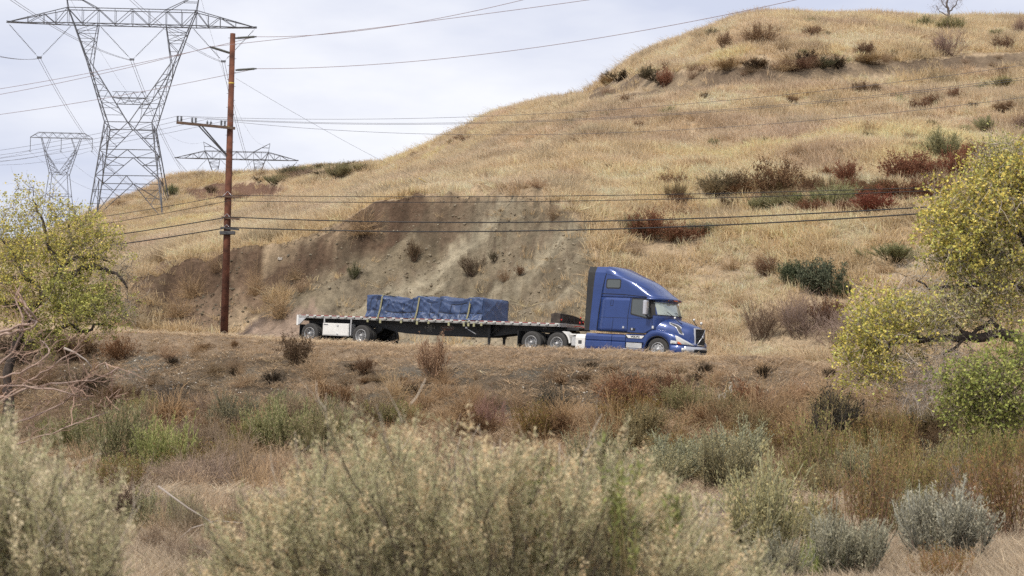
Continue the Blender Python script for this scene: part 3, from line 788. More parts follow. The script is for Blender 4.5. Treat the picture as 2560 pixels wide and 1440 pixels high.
# hood mirrors
for s in (-1, 1):
    bx, by = 5.48, MID_Y + s*.74
    mir = MB().lathe([(.0, -.035), (.042, -.03), (.052, -.0), (.042, .035), (.0, .045)], (bx + (.14 if s > 0 else .05), by + s*.10, 1.875), 'x', 14).build('hood_mirror', P_WHITE, truck)
    MB().tube([(bx + .35, by - s*.02, 1.62), (bx + .2, by + s*.08, 1.74), (bx + .08, by + s*.1, 1.88)], .02, 6).build('mirror_stalk', P_DARK, mir)
MB().lathe([(.0, -.04), (.05, -.035), (.065, -.0), (.055, .04), (.0, .05)], (5.98, 2.05, 1.74), 'x', 14).build('fender_mirror', P_WHITE, truck)
MB().tube([(6.0, 1.85, 1.35), (6.0, 2.02, 1.5), (5.98, 2.05, 1.68)], .018, 6).build('fender_mirror_stalk', P_DARK, truck)

# fenders
AX, AZ, AR = 4.94, .47, .585
def fender_top(u): return float(np.interp(u, [4.28, 4.45, 4.63, 4.85, 5.26, 5.55, 5.79, 6.05, 6.30, 6.42], [1.10, 1.26, 1.33, 1.35, 1.30, 1.23, 1.14, .99, .85, .78]))
def fender_y(u):   # offset of the outer face from the near side
    return float(np.interp(u, [4.2, 5.45, 5.7, 5.95, 6.15, 6.30, 6.42], [.02, .02, .05, .13, .25, .42, .66]))
for s in (0, 1):
    m = MB(); rings = []
    for u in np.concatenate([np.linspace(4.28, 5.56, 40), np.linspace(5.60, 6.42, 16)]):
        d = u - AX; vb = AZ + math.sqrt(AR**2 - d*d) if abs(d) < AR else .36
        if u > 5.56: vb = .70
        vb = max(vb, .36) if u < 5.56 else vb
        vt = max(fender_top(u), vb + .06); yo = fender_y(u); yi = .72 + yo*.2
        ring = [(u, yo + .05, vb - .0), (u, yo, vb + .04), (u, yo, vb + (vt-vb)*.6), (u, yo + .015, vt - .1*min(1, (vt-vb)*2)), (u, yo + .07, vt - .03), (u, yo + .18, vt), (u, yi, vt + .04), (u, yi, vb)]
        rings.append([(x, y if not s else 2.44 - y, z) for x, y, z in ring])
    fn = m.loft(rings, True, True, True).build('fender', P_BLUE, truck)
    # flare lip
    m = MB(); L = []
    for k in range(25):
        a = R(-8 + 196*k/24); L.append((AX + (AR+.012)*math.cos(a), .012 if not s else 2.428, AZ + (AR+.012)*math.sin(a)))
    m.tube(L, .016, 5).build('wheel_arch_lip', P_DARK, fn)
# headlights on the near and the far corner
def fpt(u, v, off, s): y = fender_y(u) - off; return (u + off*.3, y if not s else 2.44 - y, v)
for s in (0, 1):
    hl = [(5.74, 1.135), (5.90, 1.07), (6.05, .985), (6.20, .90), (6.33, .80), (6.41, .72), (6.2, .735), (6.0, .75), (5.86, .77), (5.80, .90)]
    c = (6.02, .88); m = MB()
    m.loft([[fpt(c[0]+(p[0]-c[0])*f, c[1]+(p[1]-c[1])*f, o, s) for p in hl] for f, o in ((1.02, -.01), (1, .02), (.8, .035), (.4, .04), (.02, .04))], True, False, True)
    h = m.build('headlight', P_LENS, truck)
    m = MB(); tl = [(5.855, .775), (6.02, .755), (5.97, .83), (5.86, .88)]; c = (5.92, .81)
    m.loft([[fpt(c[0]+(p[0]-c[0])*f, c[1]+(p[1]-c[1])*f, o, s) for p in tl] for f, o in ((1, .03), (.95, .05), (.02, .055))], True).build('turn_signal', P_AMBER, h)
    m = MB(); sm = [(5.54, .775), (5.82, .765), (5.82, .885), (5.56, .915)]; c = (5.68, .83)
    m.loft([[fpt(c[0]+(p[0]-c[0])*f, c[1]+(p[1]-c[1])*f, o, s) for p in sm] for f, o in ((1, -.01), (1, .012), (.9, .02), (.02, .02))], True).build('side_reflector', P_LENS, truck)
# bumper: plan outline swept from near wheel to far wheel
def bumper(name, t0, t1, z0, z1, off, mat, n=30):
    pl = [(5.50, .03), (5.75, .05), (5.95, .10), (6.12, .20), (6.26, .36), (6.36, .60), (6.43, .95), (6.45, 1.22)]
    pl = pl + [(x, 2.44 - y) for x, y in pl[:-1]][::-1]
    L = [0]
    for a, b in zip(pl, pl[1:]): L.append(L[-1] + math.dist(a, b))
    m = MB(); rings = []
    for i in range(n + 1):
        q = (t0 + (t1 - t0)*i/n) * L[-1]; x = np.interp(q, L, [p[0] for p in pl]); y = np.interp(q, L, [p[1] for p in pl])
        x2 = np.interp(q+.01, L, [p[0] for p in pl]); y2 = np.interp(q+.01, L, [p[1] for p in pl]); x1 = np.interp(q-.01, L, [p[0] for p in pl]); y1 = np.interp(q-.01, L, [p[1] for p in pl])
        d = math.hypot(x2-x1, y2-y1) or 1; nx, ny = (y2-y1)/d, -(x2-x1)/d
        f = lambda o, z: (x + nx*o, y + ny*o, z)
        rings.append([f(off, z0), f(off+.03, z0 + (z1-z0)*.3), f(off+.025, z1-.03), f(off-.02, z1), f(off-.15, z1), f(off-.15, z0)])
    return m.loft(rings, True, True, True).build(name, mat, truck)
bumper('bumper', .0, 1, .34, .72, 0, P_BLUE)
bp = bumper('chrome_bumper', .19, .81, .40, .70, .02, P_CHROME)
for a, b in ((.33, .46), (.465, .535), (.54, .67)):
    q = bumper('bumper_opening', a, b, .45, .60, .04, P_HOLE, 10); q.parent = bp
for a in ((.155, .205), (.795, .845)):
    q = bumper('fog_lamp', a[0], a[1], .47, .62, .035, P_LENS, 6); q.parent = bp

# side skirts / tank fairings
def skirt(x0, x1):
    m = MB(); prof = [(.05, .30), (.02, .36), (.0, .50), (.01, .70), (.05, .745), (.02, .79), (.015, .95), (.05, 1.03), (.14, 1.07), (.5, 1.08), (.5, .30)]
    m.loft([[(x, y + .01, z) for y, z in prof] for x in (x0, x0 + .012, x1 - .012, x1)], True, True, False); return m.build('tank_fairing', P_BLUE, truck)
skirt(1.43, 2.70); skirt(2.72, 3.38)
m = MB(); m.loft([[(x, y + .01, z) for y, z in [(.05, .30), (.02, .36), (.02, .44), (.12, .46), (.12, .74), (.02, .76), (.02, 1.03), (.1, 1.10), (.5, 1.12), (.5, .30)]] for x in (3.40, 4.34)], True, True); m.build('step_fairing', P_BLUE, truck)
MB().box(3.41, 4.17, .06, .10, .505, .735, .01).build('step_plate', P_ALU, truck)
MB().box(3.33, 4.16, -.02, .10, .435, .475, .01).build('step', P_CHROME, truck)
m = MB(); m.prism([(3.42, 1.045), (4.30, 1.045), (4.19, .925), (3.53, .925)], -.004, .02); tr_ = m.build('name_trim', P_WHITE, truck)
MB().prism([(3.36, 1.045), (3.415, 1.045), (3.525, .925), (3.46, .925)], -.002, .02).build('name_trim_edge', P_DARK, tr_)

def text(s, size, x, y, z, mat, parent, name='lettering', sx=1.0, bold=.006, align='CENTER'):
    c = bpy.data.curves.new(name, 'FONT'); c.body = s; c.size = size; c.align_x = align; c.align_y = 'CENTER'; c.extrude = .002; c.offset = bold * size / .1; c.resolution_u = 2
    tmp = bpy.data.objects.new('tmp', c); COL.objects.link(tmp)
    bpy.context.view_layer.update(); dg = bpy.context.evaluated_depsgraph_get()
    me = bpy.data.meshes.new_from_object(tmp.evaluated_get(dg)); bpy.data.objects.remove(tmp)
    me.materials.clear(); me.materials.append(mat); me.name = name
    o = link_mesh(name, me, parent, (x, y, z)); o.rotation_euler = (math.pi/2, 0, 0); o.scale = (sx, 1, 1); return o
text('VOLVO', .105, 3.87, -.009, .985, P_LETTER, tr_, sx=1.25)
# dark block standing in for shade below the cab, chassis rails, front axle
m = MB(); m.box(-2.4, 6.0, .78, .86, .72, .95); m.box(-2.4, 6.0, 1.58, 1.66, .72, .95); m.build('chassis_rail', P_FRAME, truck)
MB().box(1.5, 4.2, .55, 1.9, .35, 1.05, .05).build('underbody_shade', P_FRAME, truck)
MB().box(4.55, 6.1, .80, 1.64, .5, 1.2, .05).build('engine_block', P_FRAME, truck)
# white box with dark square, white quarter fender piece
wb = MB().loft([[(x, y, z) for y, z in [(.02, .31), (.01, .36), (.0, .82), (.03, .93), (.12, .995), (.6, 1.0), (.6, .31)]] for x in (.94, 1.41)], True, True).build('battery_box', P_WHITE, truck)
MB().box(1.085, 1.25, -.012, .03, .575, .725, .004).build('step_hole', P_GREY, wb)
m = MB(); q = []
for k in range(12):
    a = R(5 + 62*k/11); q.append((0 + .60*math.cos(a), .51 + .60*math.sin(a)))
m.prism(q + [(x - .03*0 + .07, z + .02) for x, z in q[::-1]], .02, .55); m.build('quarter_fender', P_WHITE, truck)
MB().box(.60, .95, .05, .6, .93, .99, .01).build('fender_bracket', P_WHITE, truck)
MB().box(.66, .92, .10, .5, .45, .90, .03).build('air_tank', P_ALU, truck)
# fifth wheel
MB().box(-1.3, .2, .72, 1.72, 1.0, 1.14, .03).build('fifth_wheel', P_FRAME, truck)
m = MB(); m.tube([(1.5, 1.0, 1.5), (1.0, 1.1, 1.22), (.5, 1.15, 1.35), (.12, 1.2, 1.32)], .022, 6); m.build('air_hose', P_RED, truck)
# mirrors
for s in (0, 1):
    fy = lambda y: y if not s else 2.44 - y
    a, b = sorted((fy(-.40), fy(-.13)))
    mr = MB().box(4.33, 4.52, a, b, 1.93, 2.56, .045).build('mirror', P_CHROME, truck)
    MB().box(4.31, 4.332, a + .03, b - .03, 1.98, 2.5, .005).build('mirror_glass', P_GLASS, mr)
    MB().tube([(4.55, fy(.1), 2.58), (4.42, fy(-.2), 2.60), (4.42, fy(-.22), 2.5)], .03, 6).build('mirror_arm', P_DARK, mr)
    MB().tube([(4.62, fy(.1), 1.86), (4.5, fy(-.1), 1.84), (4.43, fy(-.25), 1.96)], .035, 6).build('mirror_arm', P_DARK, mr)
MB().box(4.61, 4.70, side_y(4.6, 1.4)-.03, side_y(4.6, 1.4)+.02, 1.37, 1.49, .01).build('door_marker', P_LENS, truck)
for s in (-1, 1):
    MB().tube([(1.55, MID_Y + s*.9, 3.85), (1.55, MID_Y + s*.9, 4.0)], .02, 6).build('roof_marker', P_DARK, truck)

# wheels
def tyre_mesh(r=.51, wd=.27):
    m = MB(); p = [(.30, 0), (.36, -.012), (.45, -.018), (.49, 0), (.505, .02), (r, .04)]
    for g in range(3):
        y = .04 + (wd - .08)*(g + .5)/3.2; p += [(r, y), (r - .014, y + .004), (r - .014, y + .012), (r, y + .016)]
    p += [(r, wd - .04), (.505, wd - .02), (.49, wd), (.45, wd + .018), (.36, wd + .012), (.30, wd)]
    m.lathe(p, n=40); return m
def wheel(parent, x, y, z, kind, flip=False, dual=True, r=.51):
    """kind 'dish' for dual rear wheels, 'front' for the steer wheel"""
    w = empty('wheel', (x, y, z)); w.parent = parent
    if flip: w.rotation_euler = (0, 0, math.pi)
    key = 'tyre_%.2f' % r
    if key not in MATS:
        MATS[key] = tyre_mesh(r).build('tyre', P_TYRE, w); first = MATS[key]
        m = MB(); m.lathe([(.305, .0), (.312, -.02), (.295, -.028), (.28, -.01), (.272, .06), (.25, .10), (.235, .135), (.13, .14), (.125, .12)], n=36)
        MATS[key+'d'] = m.build('rim', P_RIM, w)
        m = MB(); m.lathe([(.305, .0), (.312, -.02), (.295, -.028), (.275, -.015), (.262, .03), (.20, .015), (.155, -.005), (.15, .02)], n=36)
        MATS[key+'f'] = m.build('rim', P_RIM, w)
        m = MB(); m.lathe([(.125, .13), (.12, .06), (.085, .03), (.08, -.03), (.06, -.05), (0, -.052)], n=20); MATS[key+'hd'] = m.build('hub', P_RIM, w)
        m = MB(); m.lathe([(.155, .01), (.15, -.01), (.095, -.02), (.085, -.05), (.05, -.065), (0, -.067)], n=20); MATS[key+'hf'] = m.build('hub', P_RIM, w)
        m = MB(); m.lathe([(0, -.004), (.022, -.004), (.026, .01)], n=10); MATS[key+'hole'] = m.build('hand_hole', P_HOLE, w)
        m = MB(); m.lathe([(0, -.03), (.012, -.03), (.014, 0)], n=6); MATS[key+'nut'] = m.build('lug_nut', P_CHROME, w)
        for k in ('', 'd', 'f', 'hd', 'hf', 'hole', 'nut'):
            q = MATS[key+k]; MATS[key+k] = q.data; bpy.data.objects.remove(q)
    def put(nm, me, loc=(0, 0, 0), par=w): q = link_mesh(nm, me, par, loc); return q
    put('tyre', MATS[key])
    if dual: put('tyre', MATS[key], (0, .33, 0))
    sfx = 'd' if kind == 'dish' else 'f'
    rim = put('rim', MATS[key+sfx]); hub = put('hub', MATS[key+'h'+sfx])
    rh, yh = (.195, .135) if kind == 'dish' else (.225, .018)
    rn, yn = (.142, .135) if kind == 'dish' else (.128, -.016)
    for k in range(10):
        a = 2*math.pi*k/10 + .1
        put('hand_hole', MATS[key+'hole'], (rh*math.cos(a), yh, rh*math.sin(a)))
        put('lug_nut', MATS[key+'nut'], (rn*math.cos(a+.3), yn, rn*math.sin(a+.3)))
    return w
for x in (0, -1.32):
    wheel(truck, x, .0, .51, 'dish'); wheel(truck, x, 2.44, .51, 'dish', True)
    MB().tube([(x, .4, .51), (x, 2.04, .51)], .11, 10).build('drive_axle', P_FRAME, truck)
wheel(truck, 4.95, .07, .485, 'front', dual=False); wheel(truck, 4.95, 2.37, .485, 'front', True, dual=False)
MB().tube([(4.95, .3, .45), (4.95, 2.1, .45)], .07, 8).build('steer_axle', P_FRAME, truck)
for s in (.02, 1.84):
    MB().box(-2.06, -2.03, s, s + .58, .22, 1.02, .004).build('mud_flap', P_DARK, truck)

# ------------------------------------------------------------------ flatbed trailer
trailer = truck_frame('flatbed_trailer', .0594, 'long flatbed trailer with silver deck rail and red white reflective tape', 'trailer')
deck = MB(); deck.box(-14.5, .06, .06, 2.38, 1.36, 1.405); deck.build('deck', pbr('deck_metal', (.42, .41, .39), .55, .3, var=.2, vscale=2), trailer)
P_RAIL = pbr('rail_aluminium', (.42, .41, .39), .45, .3, var=.12, vscale=3)
for s in (0, 1):
    m = MB(); prof = [(.0, 1.30), (-.012, 1.31), (-.012, 1.345), (.0, 1.35), (.0, 1.425), (.06, 1.425), (.06, 1.27), (.0, 1.27)]
    m.loft([[(x, y if not s else 2.44 - y, z) for y, z in prof] for x in (-14.46, .04)], True, True); rail = m.build('side_rail', P_RAIL, trailer)
    if s == 0: near_rail = rail
m = MB(); m.box(.04, .09, 0, 2.44, 1.27, 1.43, .005); m.build('front_rail', P_ALU, trailer)
# tape: alternating pieces
m = MB(); m.box(-.14, .14, -.008, .001, 1.385, 1.418); red = m.build('red_tape', P_RED, near_rail)
m = MB(); m.box(-.085, .085, -.008, .001, 1.385, 1.418); wht = m.build('white_tape', P_WHITE, near_rail)
m = MB(); m.box(-.07, .07, -.045, .001, 1.315, 1.365, .006); pk = m.build('stake_pocket', P_RAIL, near_rail)
m = MB(); m.box(-.02, .02, -.03, .001, 1.31, 1.36); pk_shadow = m.build('pocket_shadow', P_HOLE, near_rail)  # dark block that paints the shadow beside each stake pocket
red.location.x = -14.2; wht.location.x = -14.2 + .232; pk.location.x = -14.2 + .2; pk_shadow.location.x = -14.2 + .3
for i in range(1, 31):
    for src in (red, wht, pk, pk_shadow):
        q = src.copy(); COL.objects.link(q); q.location.x = src.location.x + .464 * i
# rear end
MB().box(-14.62, -14.5, .0, .10, .90, 1.40, .01).build('rear_post', P_WHITE, trailer); MB().box(-14.62, -14.5, 2.34, 2.44, .90, 1.40, .01).build('rear_post', P_WHITE, trailer)
MB().box(-14.60, -14.5, .10, 2.34, 1.15, 1.40, .01).build('rear_sill', P_ALU, trailer)
MB().prism([(-14.5, 1.30), (-14.05, 1.27), (-14.42, .95), (-14.5, .95)], .0, .05).build('corner_gusset', P_ALU, trailer)
MB().box(-14.58, -14.5, .35, 2.1, .55, .62, .01).build('rear_bumper_bar', P_ALU, trailer)
# main beams
BEAM = [(-14.4, 1.265), (.0, 1.265), (.0, 1.16), (-.9, 1.12), (-1.6, 1.08), (-2.15, .97), (-3.2, .82), (-4.1, .70), (-4.6, .69), (-7.1, .69), (-8.6, .72), (-9.3, .80), (-9.8, .92), (-14.4, .95)]
for y in (.72, 1.66):
    m = MB(); m.prism(BEAM, y, y + .06); b = m.build('main_beam', P_FRAME, trailer)
    m = MB(); L = []
    low = BEAM[2:]
    for x, z in low: L.append([(x, y - .05, z), (x, y + .11, z), (x, y + .11, z + .02), (x, y - .05, z + .02)])
    m.loft(L, True, True).build('beam_flange', P_FRAME, b)
m = MB(); m.box(-.7, .7, .72, 1.72, 1.15, 1.26); m.build('coupler_plate', P_FRAME, trailer)
m = MB(); m.box(-.1, .1, .06, 2.38, 1.275, 1.355); cm = m.build('cross_member', P_FRAME, trailer); cm.location.x = -13.9
for i in range(1, 28):
    q = cm.copy(); COL.objects.link(q); q.location.x = -13.9 + .5*i
# landing gear
for y in (.50, 1.80):
    lg = MB().box(-3.97, -3.80, y, y + .14, .70, 1.26, .01).build('landing_leg', P_FRAME, trailer)
    MB().box(-3.94, -3.83, y + .03, y + .11, .36, .72, .006).build('leg_slide', P_FRAME, lg)
    MB().box(-4.08, -3.69, y - .04, y + .18, .32, .36, .006).build('foot', P_FRAME, lg)
    MB().tube([(-3.85, y + .07, .78), (-3.35, y + .07, 1.18)], .035, 6).build('brace', P_FRAME, lg)
MB().tube([(-3.88, .6, .82), (-3.88, 1.85, .82)], .03, 6).build('cross_shaft', P_FRAME, trailer)
MB().tube([(-5.0, .30, 1.08), (-4.45, .32, .80)], .028, 6).build('crank_handle', P_CHROME, trailer)
MB().box(-5.03, -4.93, .27, .35, 1.04, 1.13, .01).build('crank_hook', P_CHROME, trailer)
# winches with straps hanging below the rail
P_STRAP = pbr('olive_strap', (.30, .29, .17), .8, var=.25, vscale=20)
for x, k in ((-10.35, 1.0), (-9.62, 1.2), (-8.42, .9), (-7.52, 1.25), (-6.87, .8), (-5.75, 1.3), (-4.92, 1.3), (-4.68, 1.2), (-4.38, 1.3), (-3.98, .9)):
    wn_ = MB().box(x - .055, x + .055, -.03, .06, 1.27 - .11*k, 1.30, .01).build('winch', P_STRAP, trailer)
    MB().tube([(x - .07, .02, 1.2), (x + .07, .02, 1.2)], .04, 8).build('winch_drum', P_FRAME, wn_)
# axles, wheels
for x in (-10.70, -13.77):
    wheel(trailer, x, .0, .51, 'dish'); wheel(trailer, x, 2.44, .51, 'dish', True)
    MB().tube([(x, .4, .51), (x, 2.04, .51)], .075, 10).build('axle', P_FRAME, trailer)
    for y in (.62, 1.66):
        MB().prism([(x - .05, .45), (x + .15, .45), (x + .75, .80), (x + .75, .95), (x + .45, .95), (x - .15, .60)], y, y + .12).build('trailing_arm', P_FRAME, trailer)
        MB().lathe([(.0, 0), (.12, 0), (.14, .1), (.12, .2), (.0, .2)], (x - .25, y + .06, .62), 'z', 12).build('air_spring', P_DARK, trailer)
for x in (-14.42,):
    for y in (.02, 1.84): MB().box(x, x + .02, y, y + .58, .18, .95 if x < -12 else .5).build('mud_flap', P_DARK, trailer)
MB().box(-13.0, -11.3, .60, 1.84, .40, .95, .03).build('air_reservoir', P_FRAME, trailer)
# tool box
tb = MB().box(-13.02, -11.46, .03, .55, .46, 1.06, .012).build('tool_box', P_WHITE, trailer)
MB().box(-12.98, -11.50, .015, .031, .50, 1.04, .006).build('tool_box_door', P_WHITE, tb)
MB().box(-12.95, -12.70, .005, .016, .965, 1.0).build('label_plate', P_LETTER, tb)
MB().box(-12.17, -12.06, -.005, .016, .90, 1.0, .006).build('latch', P_ALU, tb)
MB().lathe([(0, -.02), (.045, -.015), (.05, .01)], (-12.12, .016, .56), 'y', 12).build('lock', P_ALU, tb)
for x in (-12.93, -11.33):
    MB().box(x - .03, x + .03, .0, .08, (1.06 if x < -12 else .50), 1.27, .004).build('hanger', P_ALU, trailer)
# lettering on the beam: company lines and an emblem
P_DIM = pbr('dim_lettering', (.22, .21, .19), .8); P_DIMRED = pbr('dim_red', (.11, .055, .05), .8)
bl = empty('beam_lettering'); bl.parent = trailer
text('A A', .13, -7.28, .71, 1.11, P_DIM, bl)
m = MB(); m.box(-7.45, -7.12, .712, .719, 1.00, 1.045); m.box(-7.56, -7.50, .712, .719, .99, 1.09); m.box(-7.06, -7.00, .712, .719, .99, 1.09); m.box(-7.42, -7.14, .712, .719, .935, .955); m.box(-7.42, -7.14, .712, .719, .87, .89); m.build('worn_lettering', P_DIM, bl)
hexa = [(-6.62, 1.13), (-6.30, 1.15), (-5.98, 1.13), (-5.90, 1.06), (-5.98, .96), (-6.30, .90), (-6.62, .96), (-6.70, 1.06)]
MB().prism(hexa, .714, .719).build('emblem_rim', P_DIM, bl)
MB().prism([(-6.30 + (x+6.30)*.93, 1.03 + (z-1.03)*.88) for x, z in hexa], .710, .716).build('emblem_field', P_DIMRED, bl)
text('ROADMASTER', .085, -6.30, .708, 1.055, P_DIM, bl, sx=1.05)
text('604-6', .10, -1.05, .71, 1.19, P_DIM, bl)

# ------------------------------------------------------------------ tarped load
def tarp_load():
    root = truck_frame('tarped_load', .0594, 'long load wrapped in wrinkled blue tarp standing on the flatbed deck', 'tarped cargo')
    x0, x1, ya, yb, zb = -10.52, -4.02, .16, 2.25, 1.43
    nx, ns = 260, 90
    T = pbr('blue_tarp', (.042, .070, .155), .46, spec=.5, var=.12, vscale=1.2, bump=.12, bscale=8)
    def top(x):
        t = x
        h = np.interp(t, [-10.6, -10.3, -9.7, -9.45, -9.0, -8.5, -8.0, -7.55, -7.3, -6.7, -6.25, -5.8, -5.3, -4.7, -4.3, -3.9], [2.44, 2.49, 2.48, 2.40, 2.24, 2.19, 2.31, 2.50, 2.46, 2.31, 2.50, 2.29, 2.30, 2.46, 2.48, 2.40])
        return h
    xs = np.linspace(x0, x1, nx); q = np.linspace(0, 1, ns)
    Xg, Q = np.meshgrid(xs, q, indexing='ij'); H = top(Xg) - zb
    per = 2*H + (yb - ya); d = Q * per
    side1 = d < H; side3 = d > H + (yb - ya); Yg = np.where(side1, ya, np.where(side3, yb, ya + d - H)); Zg = np.where(side1, zb + d, np.where(side3, zb + per - d, zb + H))
    # wrinkles: diagonal folds on the side, gathered hem
    rel = np.clip((Zg - zb) / H, 0, 1)
    fold = np.zeros_like(Xg); rf = np.random.default_rng(12)
    for _ in range(64):
        ax_ = rf.uniform(x0, x1); az_ = rf.choice([.0, .28, .78, 1.0]); bx_ = ax_ + rf.uniform(-1.0, 1.0); bz_ = np.clip(az_ + rf.uniform(-.8, .8), 0, 1); L2 = (bx_-ax_)**2 + (bz_-az_)**2 + 1e-6
        tq = np.clip(((Xg-ax_)*(bx_-ax_) + (rel-az_)*(bz_-az_))/L2, 0, 1); dq = np.hypot(Xg-ax_-tq*(bx_-ax_), rel-az_-tq*(bz_-az_)); fold += rf.uniform(.02, .05)*np.clip(1 - dq/rf.uniform(.05, .13), 0, 1)*(1 - .6*tq)
    fold += .05*(1 - np.abs(2*noise(Xg*1.6 + rel*2.1, rel*.7 + 3, 81) - 1))**2.5 + .03*(1 - np.abs(2*noise(Xg*2.6 - rel*2.4, rel*1.1, 82) - 1))**3 + .02*fbm(Xg*7, rel*4, 83, 3)
    hem = sstep(.30, .0, rel) * (.10 + .05*fbm(Xg*6, rel*3, 84, 3)); belt = -.03*np.exp(-((rel - .30)/.03)**2) - .025*np.exp(-((rel - .80)/.03)**2)
    off = fold + hem + belt + .03
    Yg = Yg - np.where(side1, off, 0) + np.where(side3, off, 0)
    Zg = Zg + np.where(~side1 & ~side3, .04*fbm(Xg*2, Yg*2, 85, 4) - .06*np.abs(np.sin((Yg-ya)/(yb-ya)*math.pi))*(H < .95), 0)
    idx = np.arange(nx*ns).reshape(nx, ns)
    F = np.stack([idx[:-1, :-1], idx[1:, :-1], idx[1:, 1:], idx[:-1, 1:]], -1).reshape(-1, 4)
    V = np.stack([Xg, Yg, Zg], -1).reshape(-1, 3)
    link_mesh('tarp', np_mesh('tarp', V, F, T, None, True), root)
    # end faces: flaps with folds
    for xe, sg in ((x1, 1), (x0, -1)):
        a = np.linspace(0, 1, 50); b = np.linspace(0, 1, 36); A, B = np.meshgrid(a, b, indexing='ij'); H0 = float(top(xe)) - zb
        off = .09*(1 - np.abs(2*noise(A*3 + B*1.4, B*1.5, 86) - 1))**2.5 + .04*(1 - np.abs(2*noise(A*4 - B*2.5, B, 87) - 1))**3 + .12*sstep(.3, 0, B)*sstep(.6, 1, A) + .02
        edge = np.sin(A*math.pi)**.4 * np.clip(1 - B**14, 0, 1)
        V = np.stack([xe + sg*off*edge, ya - .05 + A*(yb - ya + .1), zb + B*H0], -1).reshape(-1, 3)
        ix = np.arange(50*36).reshape(50, 36); F = np.stack([ix[:-1, :-1], ix[1:, :-1], ix[1:, 1:], ix[:-1, 1:]], -1).reshape(-1, 4)
        link_mesh('end_flap', np_mesh('end_flap', V, F, T, None, True), root)
    Bk = pbr('bungee_black', (.02, .02, .022), .8)
    for x, z0 in ((-10.3, .1), (-9.95, .0), (-9.3, .1), (-8.4, 0), (-7.9, .05), (-6.85, 0), (-6.35, .0), (-5.75, .05), (-5.2, 0), (-4.75, .0)):
        H = float(top(x)) - zb
        MB().tube([(x + .06, ya - .10, zb + H*.83), (x, ya - .11, zb + H*.5), (x - .03, ya - .15, zb + .22), (x + .02 + z0, -.02 + .05, zb - .03)], .010, 4).build('bungee_cord', Bk, root)
    m = MB()
    for k in range(13):
        x = -10.4 + k*.49; m.tube([(x, ya - .16, zb + .26), (x + .22, .02, zb + .0)], .007, 4); m.tube([(x + .45, ya - .16, zb + .26), (x + .23, .02, zb + .0)], .007, 4)
    m.build('lacing_rope', Bk, root)['kind'] = 'stuff'
    for r in (.31, .80):
        m = MB(); m.tube([(x, ya - .055, zb + r*(float(top(x)) - zb)) for x in np.linspace(x0 + .02, x1 - .02, 30)], .013, 4); m.build('hem_cord', Bk, root)
    return root
tarp_load()
SM = pbr('strap_webbing', (.24, .225, .13), .8, var=.4, vscale=30)
for x, lab in ((-9.62, 'yellow cargo strap over the rear end of the blue tarp'), (-7.50, 'yellow cargo strap over the middle of the blue tarp'), (-4.66, 'yellow cargo strap over the front end of the blue tarp')):
    r = truck_frame('cargo_strap', .0594, lab, 'strap'); r['group'] = 'straps holding the blue tarped load'
    pts = [(x - .16, -.04, 1.26), (x - .13, -.03, 1.42), (x - .07, .03, 1.80), (x - .0, .05, 2.38), (x + .01, .10, 2.49), (x + .02, .25, 2.515), (x + .02, 1.2, 2.43), (x + .02, 2.2, 2.38), (x, 2.36, 2.3), (x - .05, 2.42, 1.8), (x - .1, 2.47, 1.3)]
    m = MB(); L = []
    for i, p in enumerate(pts):
        n = Vector((0, -.012, 0)) if i < 4 else (Vector((0, 0, .012)) if i < 8 else Vector((0, .012, 0)))
        p = Vector(p); L.append([p + Vector((-.04, 0, 0)), p + Vector((.04, 0, 0)), p + Vector((.04, 0, 0)) + n, p + Vector((-.04, 0, 0)) + n])
    m.loft(L, True, True).build('webbing', SM, r)
    MB().box(x - .20, x - .08, -.07, -.02, 1.22, 1.33, .01).build('ratchet', P_FRAME, r)
# dark bundle across the front of the deck
def bundle():
    r = truck_frame('dark_cargo_bundle', .0594, 'low bundle under dark brown tarp with red ties on the deck behind the cab', 'bundle')
    Dk = pbr('dark_tarp', (.05, .038, .030), .8, var=.45, vscale=5, bump=.5, bscale=12)
    m = MB(); L = []
    for y in np.linspace(.12, 2.36, 18):
        h = float(np.interp(y, [.1, .3, 1.2, 1.6, 2.0, 2.36], [1.86, 1.87, 1.84, 1.80, 1.72, 1.58])); j = .02*math.sin(y*9)
        L.append([(-.44, y, 1.43), (-.44 + j, y, 1.65), (-.44, y, h - .02), (-.2, y, h + .01 + j), (.035, y, h - .01), (.04, y + j, 1.65), (.03, y, 1.43)])
    m.loft(L, True, True, False).build('tarp', Dk, r)
    for y in (.28, .95, 1.35, 1.95):
        MB().tube([(.045, y, 1.44), (.055, y + .02, 1.65), (.02, y, 1.84)], .01, 4).build('tie_cord', P_GREY, r)
    for y, z, q in ((.22, 1.58, .05), (1.95, 1.75, .05), (1.9, 1.52, .07), (2.2, 1.55, .05)):
        MB().lathe([(0, 0), (q, .0), (q*.8, .03), (0, .04)], (.05, y, z), 'x', 8).build('red_tie', pbr('red_fabric', (.5, .03, .025), .6), r)
bundle()
# ------------------------------------------------------------------ steel lattice towers
P_STEEL = pbr('galvanised_steel', (.12, .125, .14), .6, .35, var=.2, vscale=.5)
P_INS = pbr('glass_insulator', (.085, .09, .095), .35)
P_WIRE = pbr('conductor', (.13, .12, .125), .6, .3)
P_CABLE = pbr('black_cable', (.025, .024, .024), .7)
P_WIRE_BR = pbr('bronze_conductor', (.30, .22, .22), .6, .2)

def bar(m, a, b, r): m.tube([a, b], r, 4, False, True)

